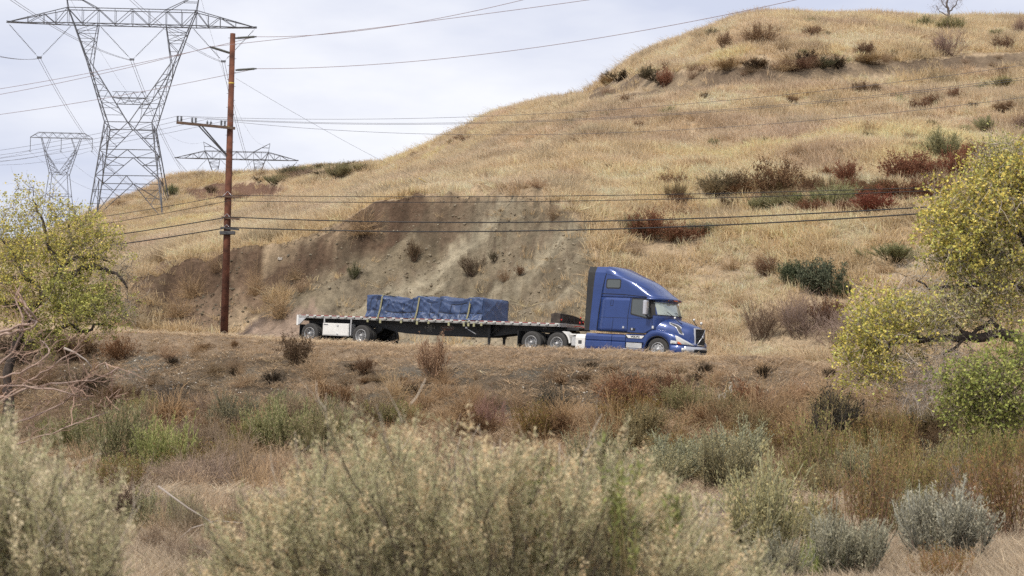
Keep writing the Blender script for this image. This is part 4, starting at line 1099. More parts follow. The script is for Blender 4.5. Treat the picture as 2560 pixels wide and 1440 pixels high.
def lattice_tower(name, loc, rot, label, k=1.0, thick=1.0, full=True, group='lattice power towers', zb=(0, 0, 0, 0), strings=True):
    """delta tower: x across the line, y along it, z up; zb: foot heights (near left, near right, far right, far left)"""
    t = empty(name, loc, label, 'power tower', group); t.rotation_euler = (0, 0, rot); t.scale = (k, k, k)
    rl, rb, rs = .16*thick, .10*thick, .065*thick
    H1, H2, H3, HW, HN, HA, HT, HP = 7.1, 11.5, 14.0, 16.2, 26.6, 33.3, 35.9, 39.0
    hw_ = lambda z: np.interp(z, [0, 7.1, 11.5, 16.2], [6.1, 5.05, 4.5, 3.85])
    body = MB()
    cor = lambda z, i: Vector(((-1, 1, 1, -1)[i]*hw_(z), (-1, -1, 1, 1)[i]*hw_(z), z))
    for i in range(4):
        j = (i+1) % 4
        leg = MB(); leg.tube([Vector((cor(0, i).x*1.0, cor(0, i).y, zb[i])), cor(HW, i)], rl, 5, False); leg.build('leg', P_STEEL, t)
        f = lambda z: (cor(z, i), cor(z, j))
        for z in (H1, H2, HW): bar(body, *f(z), rb)
        a, b = f(H1); top = (a+b)/2
        bar(body, cor(0, i) + Vector((0, 0, zb[i])), top, rb); bar(body, cor(0, j) + Vector((0, 0, zb[j])), top, rb)
        for za, z2 in ((H1, H2), (H2, HW)):
            a, b = f(za); c, d = f(z2); mm = (c+d)/2
            if za == H1: bar(body, a, mm, rb); bar(body, b, mm, rb)
            else:
                bar(body, a, mm, rb); bar(body, b, mm, rb)
        # redundants
        for q in (.33, .66):
            pz = H1*q; a, b = f(pz); a0, b0 = f(0); tp = (f(H1)[0]+f(H1)[1])/2
            l = a0.lerp(tp, q) if q < 1 else tp; r_ = b0.lerp(tp, q)
            bar(body, a, l, rs); bar(body, b, r_, rs); bar(body, f(H1*(q+.33))[0], l, rs); bar(body, f(H1*(q+.33))[1], r_, rs)
        for z0_, z1_ in ((H1, H2), (H2, HW)):
            tp = (f(z1_)[0]+f(z1_)[1])/2
            for q in (.4, .7):
                l = f(z0_)[0].lerp(tp, q); r_ = f(z0_)[1].lerp(tp, q); zq = z0_ + (z1_-z0_)*q
                bar(body, f(zq)[0], l, rs); bar(body, f(zq)[1], r_, rs); bar(body, f(min(zq + .25*(z1_-z0_), z1_))[0], l, rs); bar(body, f(min(zq+.25*(z1_-z0_), z1_))[1], r_, rs)
        if i == 0:
            bar(body, cor(H1*.66, 0), cor(H1*.66, 1), rs)
    body.build('body_bracing', P_STEEL, t)
    # V arms
    AO, AI = 9.6, 5.6   # outer and inner foot of the arm under the beam
    yd = lambda z: np.interp(z, [HW, HN, HA, HT], [3.85, 1.9, 1.0, .9])
    for s in (-1, 1):
        arm = MB()
        out = lambda z, y: Vector((s*np.interp(z, [HW, HN, HA, HT, HP], [3.85, 7.15, AO, AO+1.0, AO+1.35]), y*yd(z), z))
        def inn(z, y):
            if z <= HN: x = np.interp(z, [HW, HN], [.15, 6.6])
            else: x = np.interp(z, [HN, HA], [6.6, AI])
            return Vector((s*x, y*yd(z), z))
        for y in (-1, 1):
            arm.tube([out(HW, y), out(HN, y), out(HA, y), out(HT, y)], rl*.85, 4, False); arm.tube([inn(HW, y), inn(HN, y)], rb*1.25, 4, False); arm.tube([inn(HN, y), inn(HA, y)], rb, 4, False)
            zs = [HW, 18.6, 20.6, 22.6, 24.6, HN]
            for q in range(1, len(zs) - 1):
                bar(arm, out(zs[q], y), inn(zs[q], y), rs)
                bar(arm, out(zs[q+1], y), inn(zs[q], y), rs) if q % 2 else bar(arm, inn(zs[q+1], y), out(zs[q], y), rs)
            zs = [HN, 28.6, 30.6, 32.0, HA]
            for q in range(len(zs) - 1):
                if q % 2: bar(arm, out(zs[q], y), inn(zs[q+1], y), rs)
                else: bar(arm, inn(zs[q], y), out(zs[q+1], y), rs)
                bar(arm, out(zs[q+1], y), inn(zs[q+1], y), rs)
        zz = np.linspace(HW, HA, 11)
        for q in range(10):
            y = 1 if q % 2 else -1
            bar(arm, out(zz[q], y), out(zz[q+1], -y), rs)
            if q > 0: bar(arm, inn(zz[q], y), inn(zz[q+1], -y), rs*.9)
            bar(arm, out(zz[q], -1), out(zz[q], 1), rs)
        arm.build('v_arm', P_STEEL, t)
        pk = MB()
        tip = Vector((s*(AO+1.5), 0, HP))
        for y in (-1, 1):
            bar(pk, out(HT, y), tip, rb); bar(pk, Vector((s*AI, y*.9, HT)), tip, rb)
            bar(pk, out(HT, y).lerp(tip, .5), Vector((s*AI, y*.9, HT)).lerp(tip, .5), rs)
        pk.build('peak', P_STEEL, t)
    # waist to waist tie at 20 m
    tie = MB(); z = 20.4
    for y in (-1, 1):
        x = 2.75; a = Vector((-x, y*yd(z), z)); b = Vector((x, y*yd(z), z)); bar(tie, a, b, rb)
        for q in range(4):
            p0 = a.lerp(b, q/4); p1 = a.lerp(b, (q+1)/4); top = p0.lerp(p1, .5) + Vector((0, 0, 1.0)); bar(tie, p0, top, rs); bar(tie, top, p1, rs)
        bar(tie, a + Vector((0, 0, 1)), b + Vector((0, 0, 1)), rs)
    bar(tie, Vector((-2.75, -yd(z), z)), Vector((2.75, yd(z), z)), rs); bar(tie, Vector((2.75, -yd(z), z)), Vector((-2.75, yd(z), z)), rs)
    tie.build('tie_truss', P_STEEL, t)
    # cross beam
    XT = 20.7; XC = AO + 1.0
    beam = MB()
    ch = lambda x, y: np.interp(abs(x), [0, XC, XT], [.95, .95, .02])*y
    topz = lambda x: np.interp(abs(x), [0, XC, XT], [HT, HT, HA + .25])
    nodes = [-XT, -17.2, -14.6, -12.6, -XC, -8.2, -AI, -2.8, 0, 2.8, AI, 8.2, XC, 12.6, 14.6, 17.2, XT]
    for y in (-1, 1):
        beam.tube([(-XT, 0, HA), (-XC, y*.95, HA), (XC, y*.95, HA), (XT, 0, HA)], rb*1.3, 4, False)
        beam.tube([(-XT, 0, HA+.05), (-XC, y*.95, HT), (XC, y*.95, HT), (XT, 0, HA+.05)], rb*1.1, 4, False)
        for q, (a, b) in enumerate(zip(nodes, nodes[1:])):
            lo = lambda x: Vector((x, ch(x, y), HA)); hi = lambda x: Vector((x, ch(x, y), topz(x)))
            if q % 2: bar(beam, lo(a), hi(b), rs*1.2)
            else: bar(beam, hi(a), lo(b), rs*1.2)
            bar(beam, lo(b), hi(b), rs)
    for q, (a, b) in enumerate(zip(nodes, nodes[1:])):
        s_ = 1 if q % 2 else -1
        bar(beam, Vector((a, ch(a, s_), HA)), Vector((b, ch(b, -s_), HA)), rs); bar(beam, Vector((b, -ch(b, 1), HA)), Vector((b, ch(b, 1), HA)), rs)
    beam.build('cross_beam', P_STEEL, t)
    # gusset plates and foot plates
    # insulator V strings
    yokes = []
    if strings:
        for (xa, xb, xm) in ((-XT+.35, -AO-.4, -15.2), (-AI+.2, AI-.2, 0), (AO+.4, XT-.35, 15.2)):
            for x in (xa, xb):
                ins = MB(); a = Vector((x, 0, HA - .2)); b = Vector((xm + (.25 if x > xm else -.25), 0, HA - 5.7)); n = 24
                ax = (b-a).normalized(); ins.tube([a, b], .03*thick, 4, False)
                up = Vector((0, 1, 0)); sd_ = ax.cross(up).normalized()
                for q in range(n):
                    c = a + (b-a)*((q+1.5)/(n+3)); rr = .19*thick; L = []
                    for h, r_ in ((-.06, .03), (0, rr), (.05, rr*.8)):
                        L.append([c + ax*h + (sd_*math.cos(w_) + up*math.sin(w_))*r_ for w_ in [2*math.pi*z_/6 for z_ in range(6)]])
                    ins.loft(L, True, True)
                ins.build('insulator_string', P_INS, t)
            y_ = MB(); y_.box(xm-.4, xm+.4, -.08, .08, HA-6.0, HA-5.65, .02); y_.build('yoke', P_STEEL, t); yokes.append((xm, HA - 6.0))

    return t, yokes
TROT = R(6.0)
tl = at(323, 545, 303.5); 
def tow_pt(t, p): return Matrix.LocRotScale(t.location, t.rotation_euler, t.scale) @ Vector(p)
base_z = at(323, 545, 297.5).z
feet = []
for sx, sy in ((-1, -1), (1, -1), (1, 1), (-1, 1)):
    lx, ly = sx*6.1, sy*6.1; wx = tl.x + lx*math.cos(TROT) - ly*math.sin(TROT); wy = tl.y + lx*math.sin(TROT) + ly*math.cos(TROT)
    feet.append(ground(wx, wy) - base_z - .3)
feet = [min(max(f, -3), 3.5) for f in feet]
tower, yk = lattice_tower('lattice_tower', (tl.x, tl.y, base_z), TROT, 'largest lattice power tower standing on the left shoulder of the hill', k=1.04, zb=feet, thick=.68)
fl = at(592, 386, 590.0)
tower2, yk2 = lattice_tower('lattice_tower', (fl.x, fl.y, fl.z - 35.0), TROT + R(3), 'distant lattice tower whose cross beam shows behind the utility pole above the ridge', thick=.85)

# smaller tower at the far left, with single strings
def small_tower():
    D = 800.0; c = at(149, 560, D); t = empty('lattice_tower', (c.x, c.y, c.z - 3), 'small distant lattice power tower rising behind the yellowing tree', 'power tower', 'lattice power towers')
    t.rotation_euler = (0, 0, R(4)); pxm = D/FPX; zt = lambda y: (560 - y)*pxm + 3; X = lambda x: (x - 149)*pxm
    r1, r2, r3 = .15, .11, .075
    def face(y, mm, k=0):
        yy = y
        P = lambda x, z, d=1.9: Vector((X(x) , yy*d, zt(z)))
        return P
    legs = MB(); br = MB()
    for y in (-1, 1):
        dd = lambda z: np.interp(z, [330, 433, 560], [1.3, 3.2, 6.5])
        P = lambda x, z: Vector((X(x), y*dd(z), zt(z)))
        for a, b in (((124, 433), (108, 575)), ((168, 433), (182, 575))): bar(legs, P(*a), P(*b), r1)
        for a, b in (((124, 433), (100, 341)), ((168, 433), (198, 342))): bar(legs, P(*a), P(*b), r1)
        for a, b in (((146, 433), (110, 375)), ((110, 375), (122, 341)), ((146, 433), (186, 375)), ((186, 375), (174, 342))): bar(legs, P(*a), P(*b), r2)
        for z in (433, 487, 520): 
            w1 = np.interp(z, [433, 560], [22, 34]); bar(br, P(146-w1, z), P(146+w1, z), r2)
        for z0_, z1_ in ((433, 487), (487, 520), (520, 570)):
            w0 = np.interp(z0_, [433, 560], [22, 34]); w1 = np.interp(z1_, [433, 560], [22, 34])
            bar(br, P(146-w0, z0_), P(146+w1, z1_), r3); bar(br, P(146+w0, z0_), P(146-w1, z1_), r3)
        for q in range(5):
            za = 433 - q*12; zb_ = za - 12
            for s, xo, xo2 in ((-1, 124 - (433-za)*.26, 124 - (433-zb_)*.26), (1, 168 + (433-za)*.33, 168 + (433-zb_)*.33)):
                xi = 146 + s*(433-za)*.62; xi2 = 146 + s*(433-zb_)*.62
                bar(br, P(xo, za), P(xi2, zb_), r3); bar(br, P(xo2, zb_), P(xi, za), r3)
        bar(br, P(124, 405), P(168, 405), r3)
    legs.build('leg', P_STEEL, t); br.build('bracing', P_STEEL, t)
    bm = MB()
    for y in (-1, 1):
        P = lambda x, z, d=1.0: Vector((X(x), y*d, zt(z)))
        bm.tube([P(72, 341, .1), P(95, 341), P(205, 343), P(227, 343, .1)], r2, 4, False); bm.tube([P(72, 340, .1), P(93, 328), P(208, 330), P(227, 342, .1)], r2, 4, False)
        xs = list(range(84, 222, 11))
        for q in range(len(xs)-1):
            lo, hi = 341.5, np.interp(xs[q+1], [72, 93, 208, 227], [341, 328, 330, 342])
            hi0 = np.interp(xs[q], [72, 93, 208, 227], [341, 328, 330, 342])
            bar(bm, P(xs[q], lo) if q % 2 else P(xs[q], hi0), P(xs[q+1], hi) if q % 2 else P(xs[q+1], lo), r3)
    bm.build('cross_beam', P_STEEL, t)
    for x in (72.5, 149, 226.5):
        i_ = MB(); bar(i_, (X(x), 0, zt(342)), (X(x), 0, zt(372)), .13); bar(i_, (X(x)-.5, 0, zt(376)), (X(x)+.5, 0, zt(376)), .12); bar(i_, (X(x), 0, zt(372)), (X(x)-.5, 0, zt(376)), .1); i_.build('insulator_string', P_INS, t)
    return t
small_tower()

# ------------------------------------------------------------------ wires
def wire(name, pts, r, mat, label, group, sag=None, n=28):
    """pts: 3D points; smooth curve through them (Lagrange for 3, straight segments otherwise)"""
    P = [Vector(p) for p in pts]; out = []
    if len(P) == 2:
        for k in range(n+1):
            t = k/n; q = P[0].lerp(P[1], t); q.z -= (sag or 0)*4*t*(1-t); out.append(q)
    else:
        d = [0]
        for a, b in zip(P, P[1:]): d.append(d[-1] + (b-a).length)
        tm = d[1]/d[-1]
        for k in range(n+1):
            t = k/n; l0 = (t-tm)*(t-1)/(tm); l1 = t*(t-1)/(tm*(tm-1)); l2 = t*(t-tm)/(1-tm); out.append(P[0]*l0 + P[1]*l1 + P[2]*l2)
    o = MB().tube(out, r, 4, True, True).build(name, mat); tag(o, label, 'power line', group); return o

# pole
PYw = 6.6
def pole_line_Y(px, w=PYw): s, _ = px_s_t(px, 500); return float(line_Y(s, w))
PD = pole_line_Y(560)
base = ray_hit(560, 836, 80, 120); bx, by = at(560, 836, PD).x, PD; bz = ground(bx, by) - .2
top = at(582, 84, PD)
pole = empty('utility_pole', (bx, by, bz), 'tall brown wooden utility pole standing beside the road left of the trailer', 'utility pole')
P_WOOD = pbr('pole_wood', (.125, .046, .026), .9, var=.6, vscale=2.2, bump=.4, bscale=9); P_WOOD2 = pbr('crossarm_wood', (.12, .075, .05), .85, var=.3, vscale=4)
P_YEL = pbr('yellow_band', (.6, .42, .08), .7); P_POLY = pbr('grey_polymer', (.10, .10, .085), .6)
tp = top - Vector((bx, by, bz))
pm = MB().tube([(0, 0, 0), tp*.5, tp], [.215, .185, .145], 14).build('shaft', P_WOOD, pole)
def pl(px, py, dy=0): return at(px, py, PD + dy) - Vector((bx, by, bz))
def pole_at(py):
    k = (836 - py)/(836 - 84); return tp*k
for py in (206, 824, 832):
    c = pole_at(py); MB().lathe([(.20 - .05*(836-py)/752 + .012, -.035), (.20 - .05*(836-py)/752 + .012, .035)], c, 'z', 14).build('band', P_YEL, pole)
for i in range(16):
    c = pole_at(95 + i*17); sx = 1 if i % 2 else -1; MB().tube([c, c + Vector((sx*.24, -.03, 0))], .012, 4).build('step_bolt', P_GREY, pole)
ax_w = Vector((CY, -SY, 0)); ac_w = Vector((SY, CY, 0))   # along and across the line
def post_insulator(p0, p1):
    a = pl(*p0); b = pl(*p1[:2], p1[2] if len(p1) > 2 else 0); m = MB(); d = b - a; n = 15
    pts = []; rr = []
    for q in range(2*n+1): pts.append(a + d*(q/(2*n))); rr.append(.075 if q % 2 else .05)
    m.tube(pts, rr, 8, False, True); o = m.build('post_insulator', P_POLY, pole)
    MB().tube([a - d.normalized()*.12, a], .05, 6).build('bracket', P_GREY, pole); MB().tube([b, b + d.normalized()*.12], .04, 6).build('clamp', P_GREY, pole)
    return b + d.normalized()*.08 + Vector((bx, by, bz))
i1 = post_insulator((594, 95), (636, 92)); i2 = post_insulator((573, 132), (529, 118, -.8)); i3 = post_insulator((594, 175), (636, 172))
# crossarm
a = pl(588, 321, -.25); b = pl(441, 306, -1.0)
d = (b - a).normalized(); up = Vector((0, 0, 1)); sdv = d.cross(up).normalized()
def beam_box(m, a, b, w, h):
    d = (b-a).normalized(); s = d.cross(Vector((0, 0, 1))).normalized(); u = s.cross(d).normalized()
    return m.loft([[p + s*w*x + u*h*y for x, y in ((-1, -1), (1, -1), (1, 1), (-1, 1))] for p in (a, b)], True, True)
ca = beam_box(MB(), a, b, .06, .07).build('crossarm', P_WOOD2, pole)
beam_box(MB(), pl(559, 318, -.32), pl(573, 319, -.32), .064, .074).build('yellow_sign', P_YEL, ca)
for x0_, x1_, o_ in ((497, 569, -.3), (505, 571, .25)): beam_box(MB(), pl(x0_, 315, -.8 + o_*.3), pl(x1_ , 392, o_*.3), .03, .03).build('brace', P_GREY, pole)
pins = []
for x, y in ((444, 291), (453, 292), (480, 296), (489, 296), (518, 303), (527, 302), (553, 306), (562, 306)):
    k = (x - 588)/(441 - 588); c = a.lerp(b, k); m = MB(); m.tube([c, c + Vector((0, 0, .30))], .018, 4)
    hgt = .26 if not 510 < x < 530 else .12
    for q in range(4 if hgt > .2 else 2): m.lathe([(.03, -.02), (.085, 0), (.03, .035)], c + Vector((0, 0, .12 + .07*q)), 'z', 9, False, True)
    m.build('pin_insulator', P_INS, pole); pins.append(c + Vector((bx, by, bz + .36)))
# comm brackets
brk = {}
for py, x0_, x1_ in ((491, 541, 598), (545, 554, 599), (571, 551, 598)):
    A = pl(x0_, py + (0 if py < 500 else -2), -.22); B = pl(x1_, py + (2 if py < 500 else 3), -.22)
    o = beam_box(MB(), A, B, .045, .05 if py > 500 else .035).build('bracket_arm', P_WOOD2 if py != 571 else P_GREY, pole)
    for s in (-1, 1): bar_m = MB(); bar_m.tube([pole_at(py - 20) + Vector((0, -.2, 0)), pole_at(py) + Vector((s*.42, -.26, 0))], .012, 4); bar_m.build('bracket_brace', P_CHROME, o)
MB().box(*(lambda c: (c.x-.35, c.x+.5, c.y-.38, c.y-.24, c.z-.1, c.z+.1))(pole_at(572)), .03).build('splice_case', P_GREY, pole)

def pt(px, py, w=PYw): return at(px, py, pole_line_Y(px, w))
GW = 'wires carried by the wooden utility pole'
def two(pxl, pyl, mid, pxm, pym, pxr, pyr, r, mat, lab, w=PYw - .2):
    L = [pt(pxl, pyl, w), mid]; wname = 'power_line'
    s1 = wire(wname, [pt(pxl, pyl, w), (pt(pxl, pyl, w) + mid)/2 - Vector((0, 0, .25)), mid], r, mat, lab, GW)
    if pxr is not None:
        m2 = MB(); rt = [mid, pt(pxm, pym, w), pt(pxr, pyr, w)]; P = [Vector(p) for p in rt]; tm = (P[1]-P[0]).length/((P[1]-P[0]).length + (P[2]-P[1]).length); out = []
        for k in range(61):
            t = k/36; out.append(P[0]*((t-tm)*(t-1)/tm) + P[1]*(t*(t-1)/(tm*(tm-1))) + P[2]*(t*(t-tm)/(1-tm)))
        m2.tube(out, r, 4); s2 = m2.build('span', mat, s1)
    return s1
T_ = .014
two(-160, 246, i1, 870, 80, 1330, -6, T_, P_WIRE_BR, 'top conductor from the upper right insulator of the pole')
two(-160, 262, i2, 950, 68, 1540, -10, T_, P_WIRE_BR, 'conductor from the tilted left insulator of the pole')
two(-160, 306, i3, 1300, 124, 2050, -14, T_, P_WIRE_BR, 'lowest of the three bronze conductors rising towards the hilltop')
for k, (pi_, yl, xm, ym, xr, yr, dy, ly) in enumerate(((0, 395, 1300, 287, 2700, 142, 0, 'uppermost thin wire from the crossarm crossing the hill'), (2, 408, 1300, 303, 2700, 174, 0, 'second thin wire from the crossarm crossing the hill'), (4, 416, 1300, 306, 2700, 180, 0, 'third thin wire from the crossarm, close under the second'), (7, 424, 1300, 337, 2700, 224, 0, 'lowest thin wire from the crossarm crossing the hill'))):
    two(-160, yl, pins[pi_], xm, ym, xr, yr, .009, P_WIRE, ly, PYw - .6)
for py, x0_, yl, xm, ym, xr, yr, r, lab in ((491, 575, 588, 1480, 489, 2700, 455, .016, 'uppermost slim communication cable across the hill'), (505, 575, 612, 1400, 503, 2700, 460, .016, 'second slim communication cable across the hill'),
        (545, 575, 632, 1250, 556, 2700, 490, .028, 'thick black cable, upper of the two lowest cables'), (571, 575, 655, 1150, 579, 2700, 503, .03, 'thick black cable, lowest of all the cables on the pole')):
    c = pt(x0_, py) + Vector((0, -.5, 0)); two(-160, yl, c, xm, ym, xr, yr, r, P_CABLE, lab)
MB().tube([pt(598, 571), pt(625, 570), pt(650, 574), pt(680, 573)], .04, 6).build('splice', P_CABLE, pole)
# guy wire with yellow guard
ga = pt(590, 196); gb = ray_hit(1095, 472, 100, 200)
gw = wire('guy_wire', [ga, gb], .008, P_WIRE, 'thin guy wire from the pole down to a yellow guard on the slope', GW, sag=.2); gw['category'] = 'guy wire'
u_ = (ga-gb).normalized(); MB().tube([gb, gb + u_*2.6], .028, 6).build('yellow_guard', P_YEL, gw)
# transmission conductors (bundles of two)
GT = 'bundled conductors of the lattice towers'
names = ('left phase', 'middle phase', 'right phase')
ends = ((-200, 62), (-60, -65), (250, -75))
for k, (xm, zm) in enumerate(yk):
    y0p = tow_pt(tower, (xm, 0, zm)); y1p = tow_pt(tower2, (yk2[k][0], 0, yk2[k][1])); e = at(*ends[k], 175)
    m = None
    for off in (-.22, .22):
        o3 = Vector((off, 0, 0))
        if m is None: w_ = wire('conductor_bundle', [e + o3, (e + y0p)/2 + Vector((0, 0, -1.3)) + o3, y0p + o3], .03, P_WIRE, 'twin conductor cables of the %s hanging from the largest tower' % names[k], GT); m = w_
        else:
            q = wire('strand', [e + o3, (e + y0p)/2 + Vector((0, 0, -1.3)) + o3, y0p + o3], .03, P_WIRE, 'x', GT); q.parent = m; del q['label'], q['category'], q['group']
        q = wire('strand', [y0p + o3, y1p + o3], .035, P_WIRE, 'x', GT, sag=14); q.parent = m; del q['label'], q['category'], q['group']
    m['category'] = 'power line'
# earth wires from the peaks
for k, s in enumerate((-1, 1)):
    a_ = tow_pt(tower, (s*11.1, 0, 39.0)); b_ = tow_pt(tower2, (s*11.1, 0, 39.0)); tag(wire('earth_wire', [a_, b_], .02, P_WIRE, 'x', GT, sag=9), 'thin earth wire from the %s peak of the largest tower' % ('left', 'right')[k], 'power line', GT)
# lines of the small tower
for k, x in enumerate((72.5, 149, 226.5)):
    a_ = at(x, 377, 800); b_ = at((-120, -90, -40)[k], (392, 400, 412)[k], 640); c_ = at((330, 380, 430)[k], (490, 495, 470)[k], 1000)
    o = wire('power_line', [b_, a_], .05, P_WIRE, ('left', 'middle', 'right')[k] + ' conductor of the small distant tower', 'conductors of the small tower', sag=2)
    q = wire('span', [a_, c_], .045, P_WIRE, 'x', GT, sag=6); q.parent = o; del q['label'], q['category'], q['group']
# ------------------------------------------------------------------ shrubs: unit size (about 1 wide, 1 high), stems + foliage
rp = np.random.default_rng(21)
def paths(n, k, spread, h, curve, wob, r, base=.06, dome=.25, upw=0):
    """n curved stems from the root; returns n x k x 3"""
    ph = r.uniform(0, 2*np.pi, n); th = spread * np.sqrt(r.uniform(0, 1, n)); L = h*(1 - dome*(th/max(spread, .01))**2)*r.uniform(.72, 1.05, n)
    t = np.linspace(0, 1, k)[None]; thh = th[:, None]*(1 - curve*t)
    step = np.stack([np.sin(thh)*np.cos(ph)[:, None], np.sin(thh)*np.sin(ph)[:, None], np.cos(thh)], -1)
    step = step + wob*r.normal(size=(n, k, 3)); P = np.cumsum(step, 1)/k*L[:, None, None]
    b = np.stack([r.normal(0, base, n), r.normal(0, base, n), -.03*np.ones(n)], -1)[:, None]
    return P - P[:, :1] + b
def branch(P, m, k, t0, length, ang, wob, r, up=.25):
    """m side shoots on every path of P"""
    n, K, _ = P.shape; i = np.repeat(np.arange(n), m); t = r.uniform(t0, .98, n*m); f = t*(K-1); a = f.astype(int); a = np.minimum(a, K-2); q = (f-a)[:, None]
    o = P[i, a]*(1-q) + P[i, a+1]*q; d = unit(P[i, a+1]-P[i, a]); d = unit(d + ang*r.normal(size=(n*m, 3)) + np.array([0, 0, up]))
    L = length*r.uniform(.5, 1.2, n*m)*(1.15 - .5*t); s = np.linspace(0, 1, k)[None, :, None]
    w = np.cumsum(wob*r.normal(size=(n*m, k, 3)), 1)
    return o[:, None] + d[:, None]*s*L[:, None, None] + w*L[:, None, None]*s + np.array([0, 0, .25*up])*s*s*L[:, None, None]
def rib(P, w0, w1, c0, c1, r, var=.15):
    n, k, _ = P.shape; t = np.linspace(0, 1, k)[None]; W = np.broadcast_to(w0*(1-t) + w1*t, (n, k)); c0 = np.asarray(c0, float); c1 = np.asarray(c1, float)
    C = (c0*(1-t[..., None]) + c1*t[..., None])*(1 + var*r.normal(size=(n, 1, 1))); return ribbons(P, W, C, r)
def leafon(P, m, L, W, cols, t0, r, ang=.8, jitp=.01, var=.16):
    n, K, _ = P.shape; i = np.repeat(np.arange(n), m); f = r.uniform(t0, 1, n*m)*(K-1); a = np.minimum(f.astype(int), K-2); q = (f-a)[:, None]
    o = P[i, a]*(1-q) + P[i, a+1]*q + jitp*r.normal(size=(n*m, 3)); d = unit(P[i, a+1]-P[i, a]) + ang*r.normal(size=(n*m, 3))
    cols = np.asarray(cols, float); c = cols[r.integers(0, len(cols), n*m)]*(1 + var*r.normal(size=(n*m, 1)))
    return leaves(o, d, L*r.uniform(.6, 1.3, n*m), W*r.uniform(.7, 1.2, n*m), c, r)

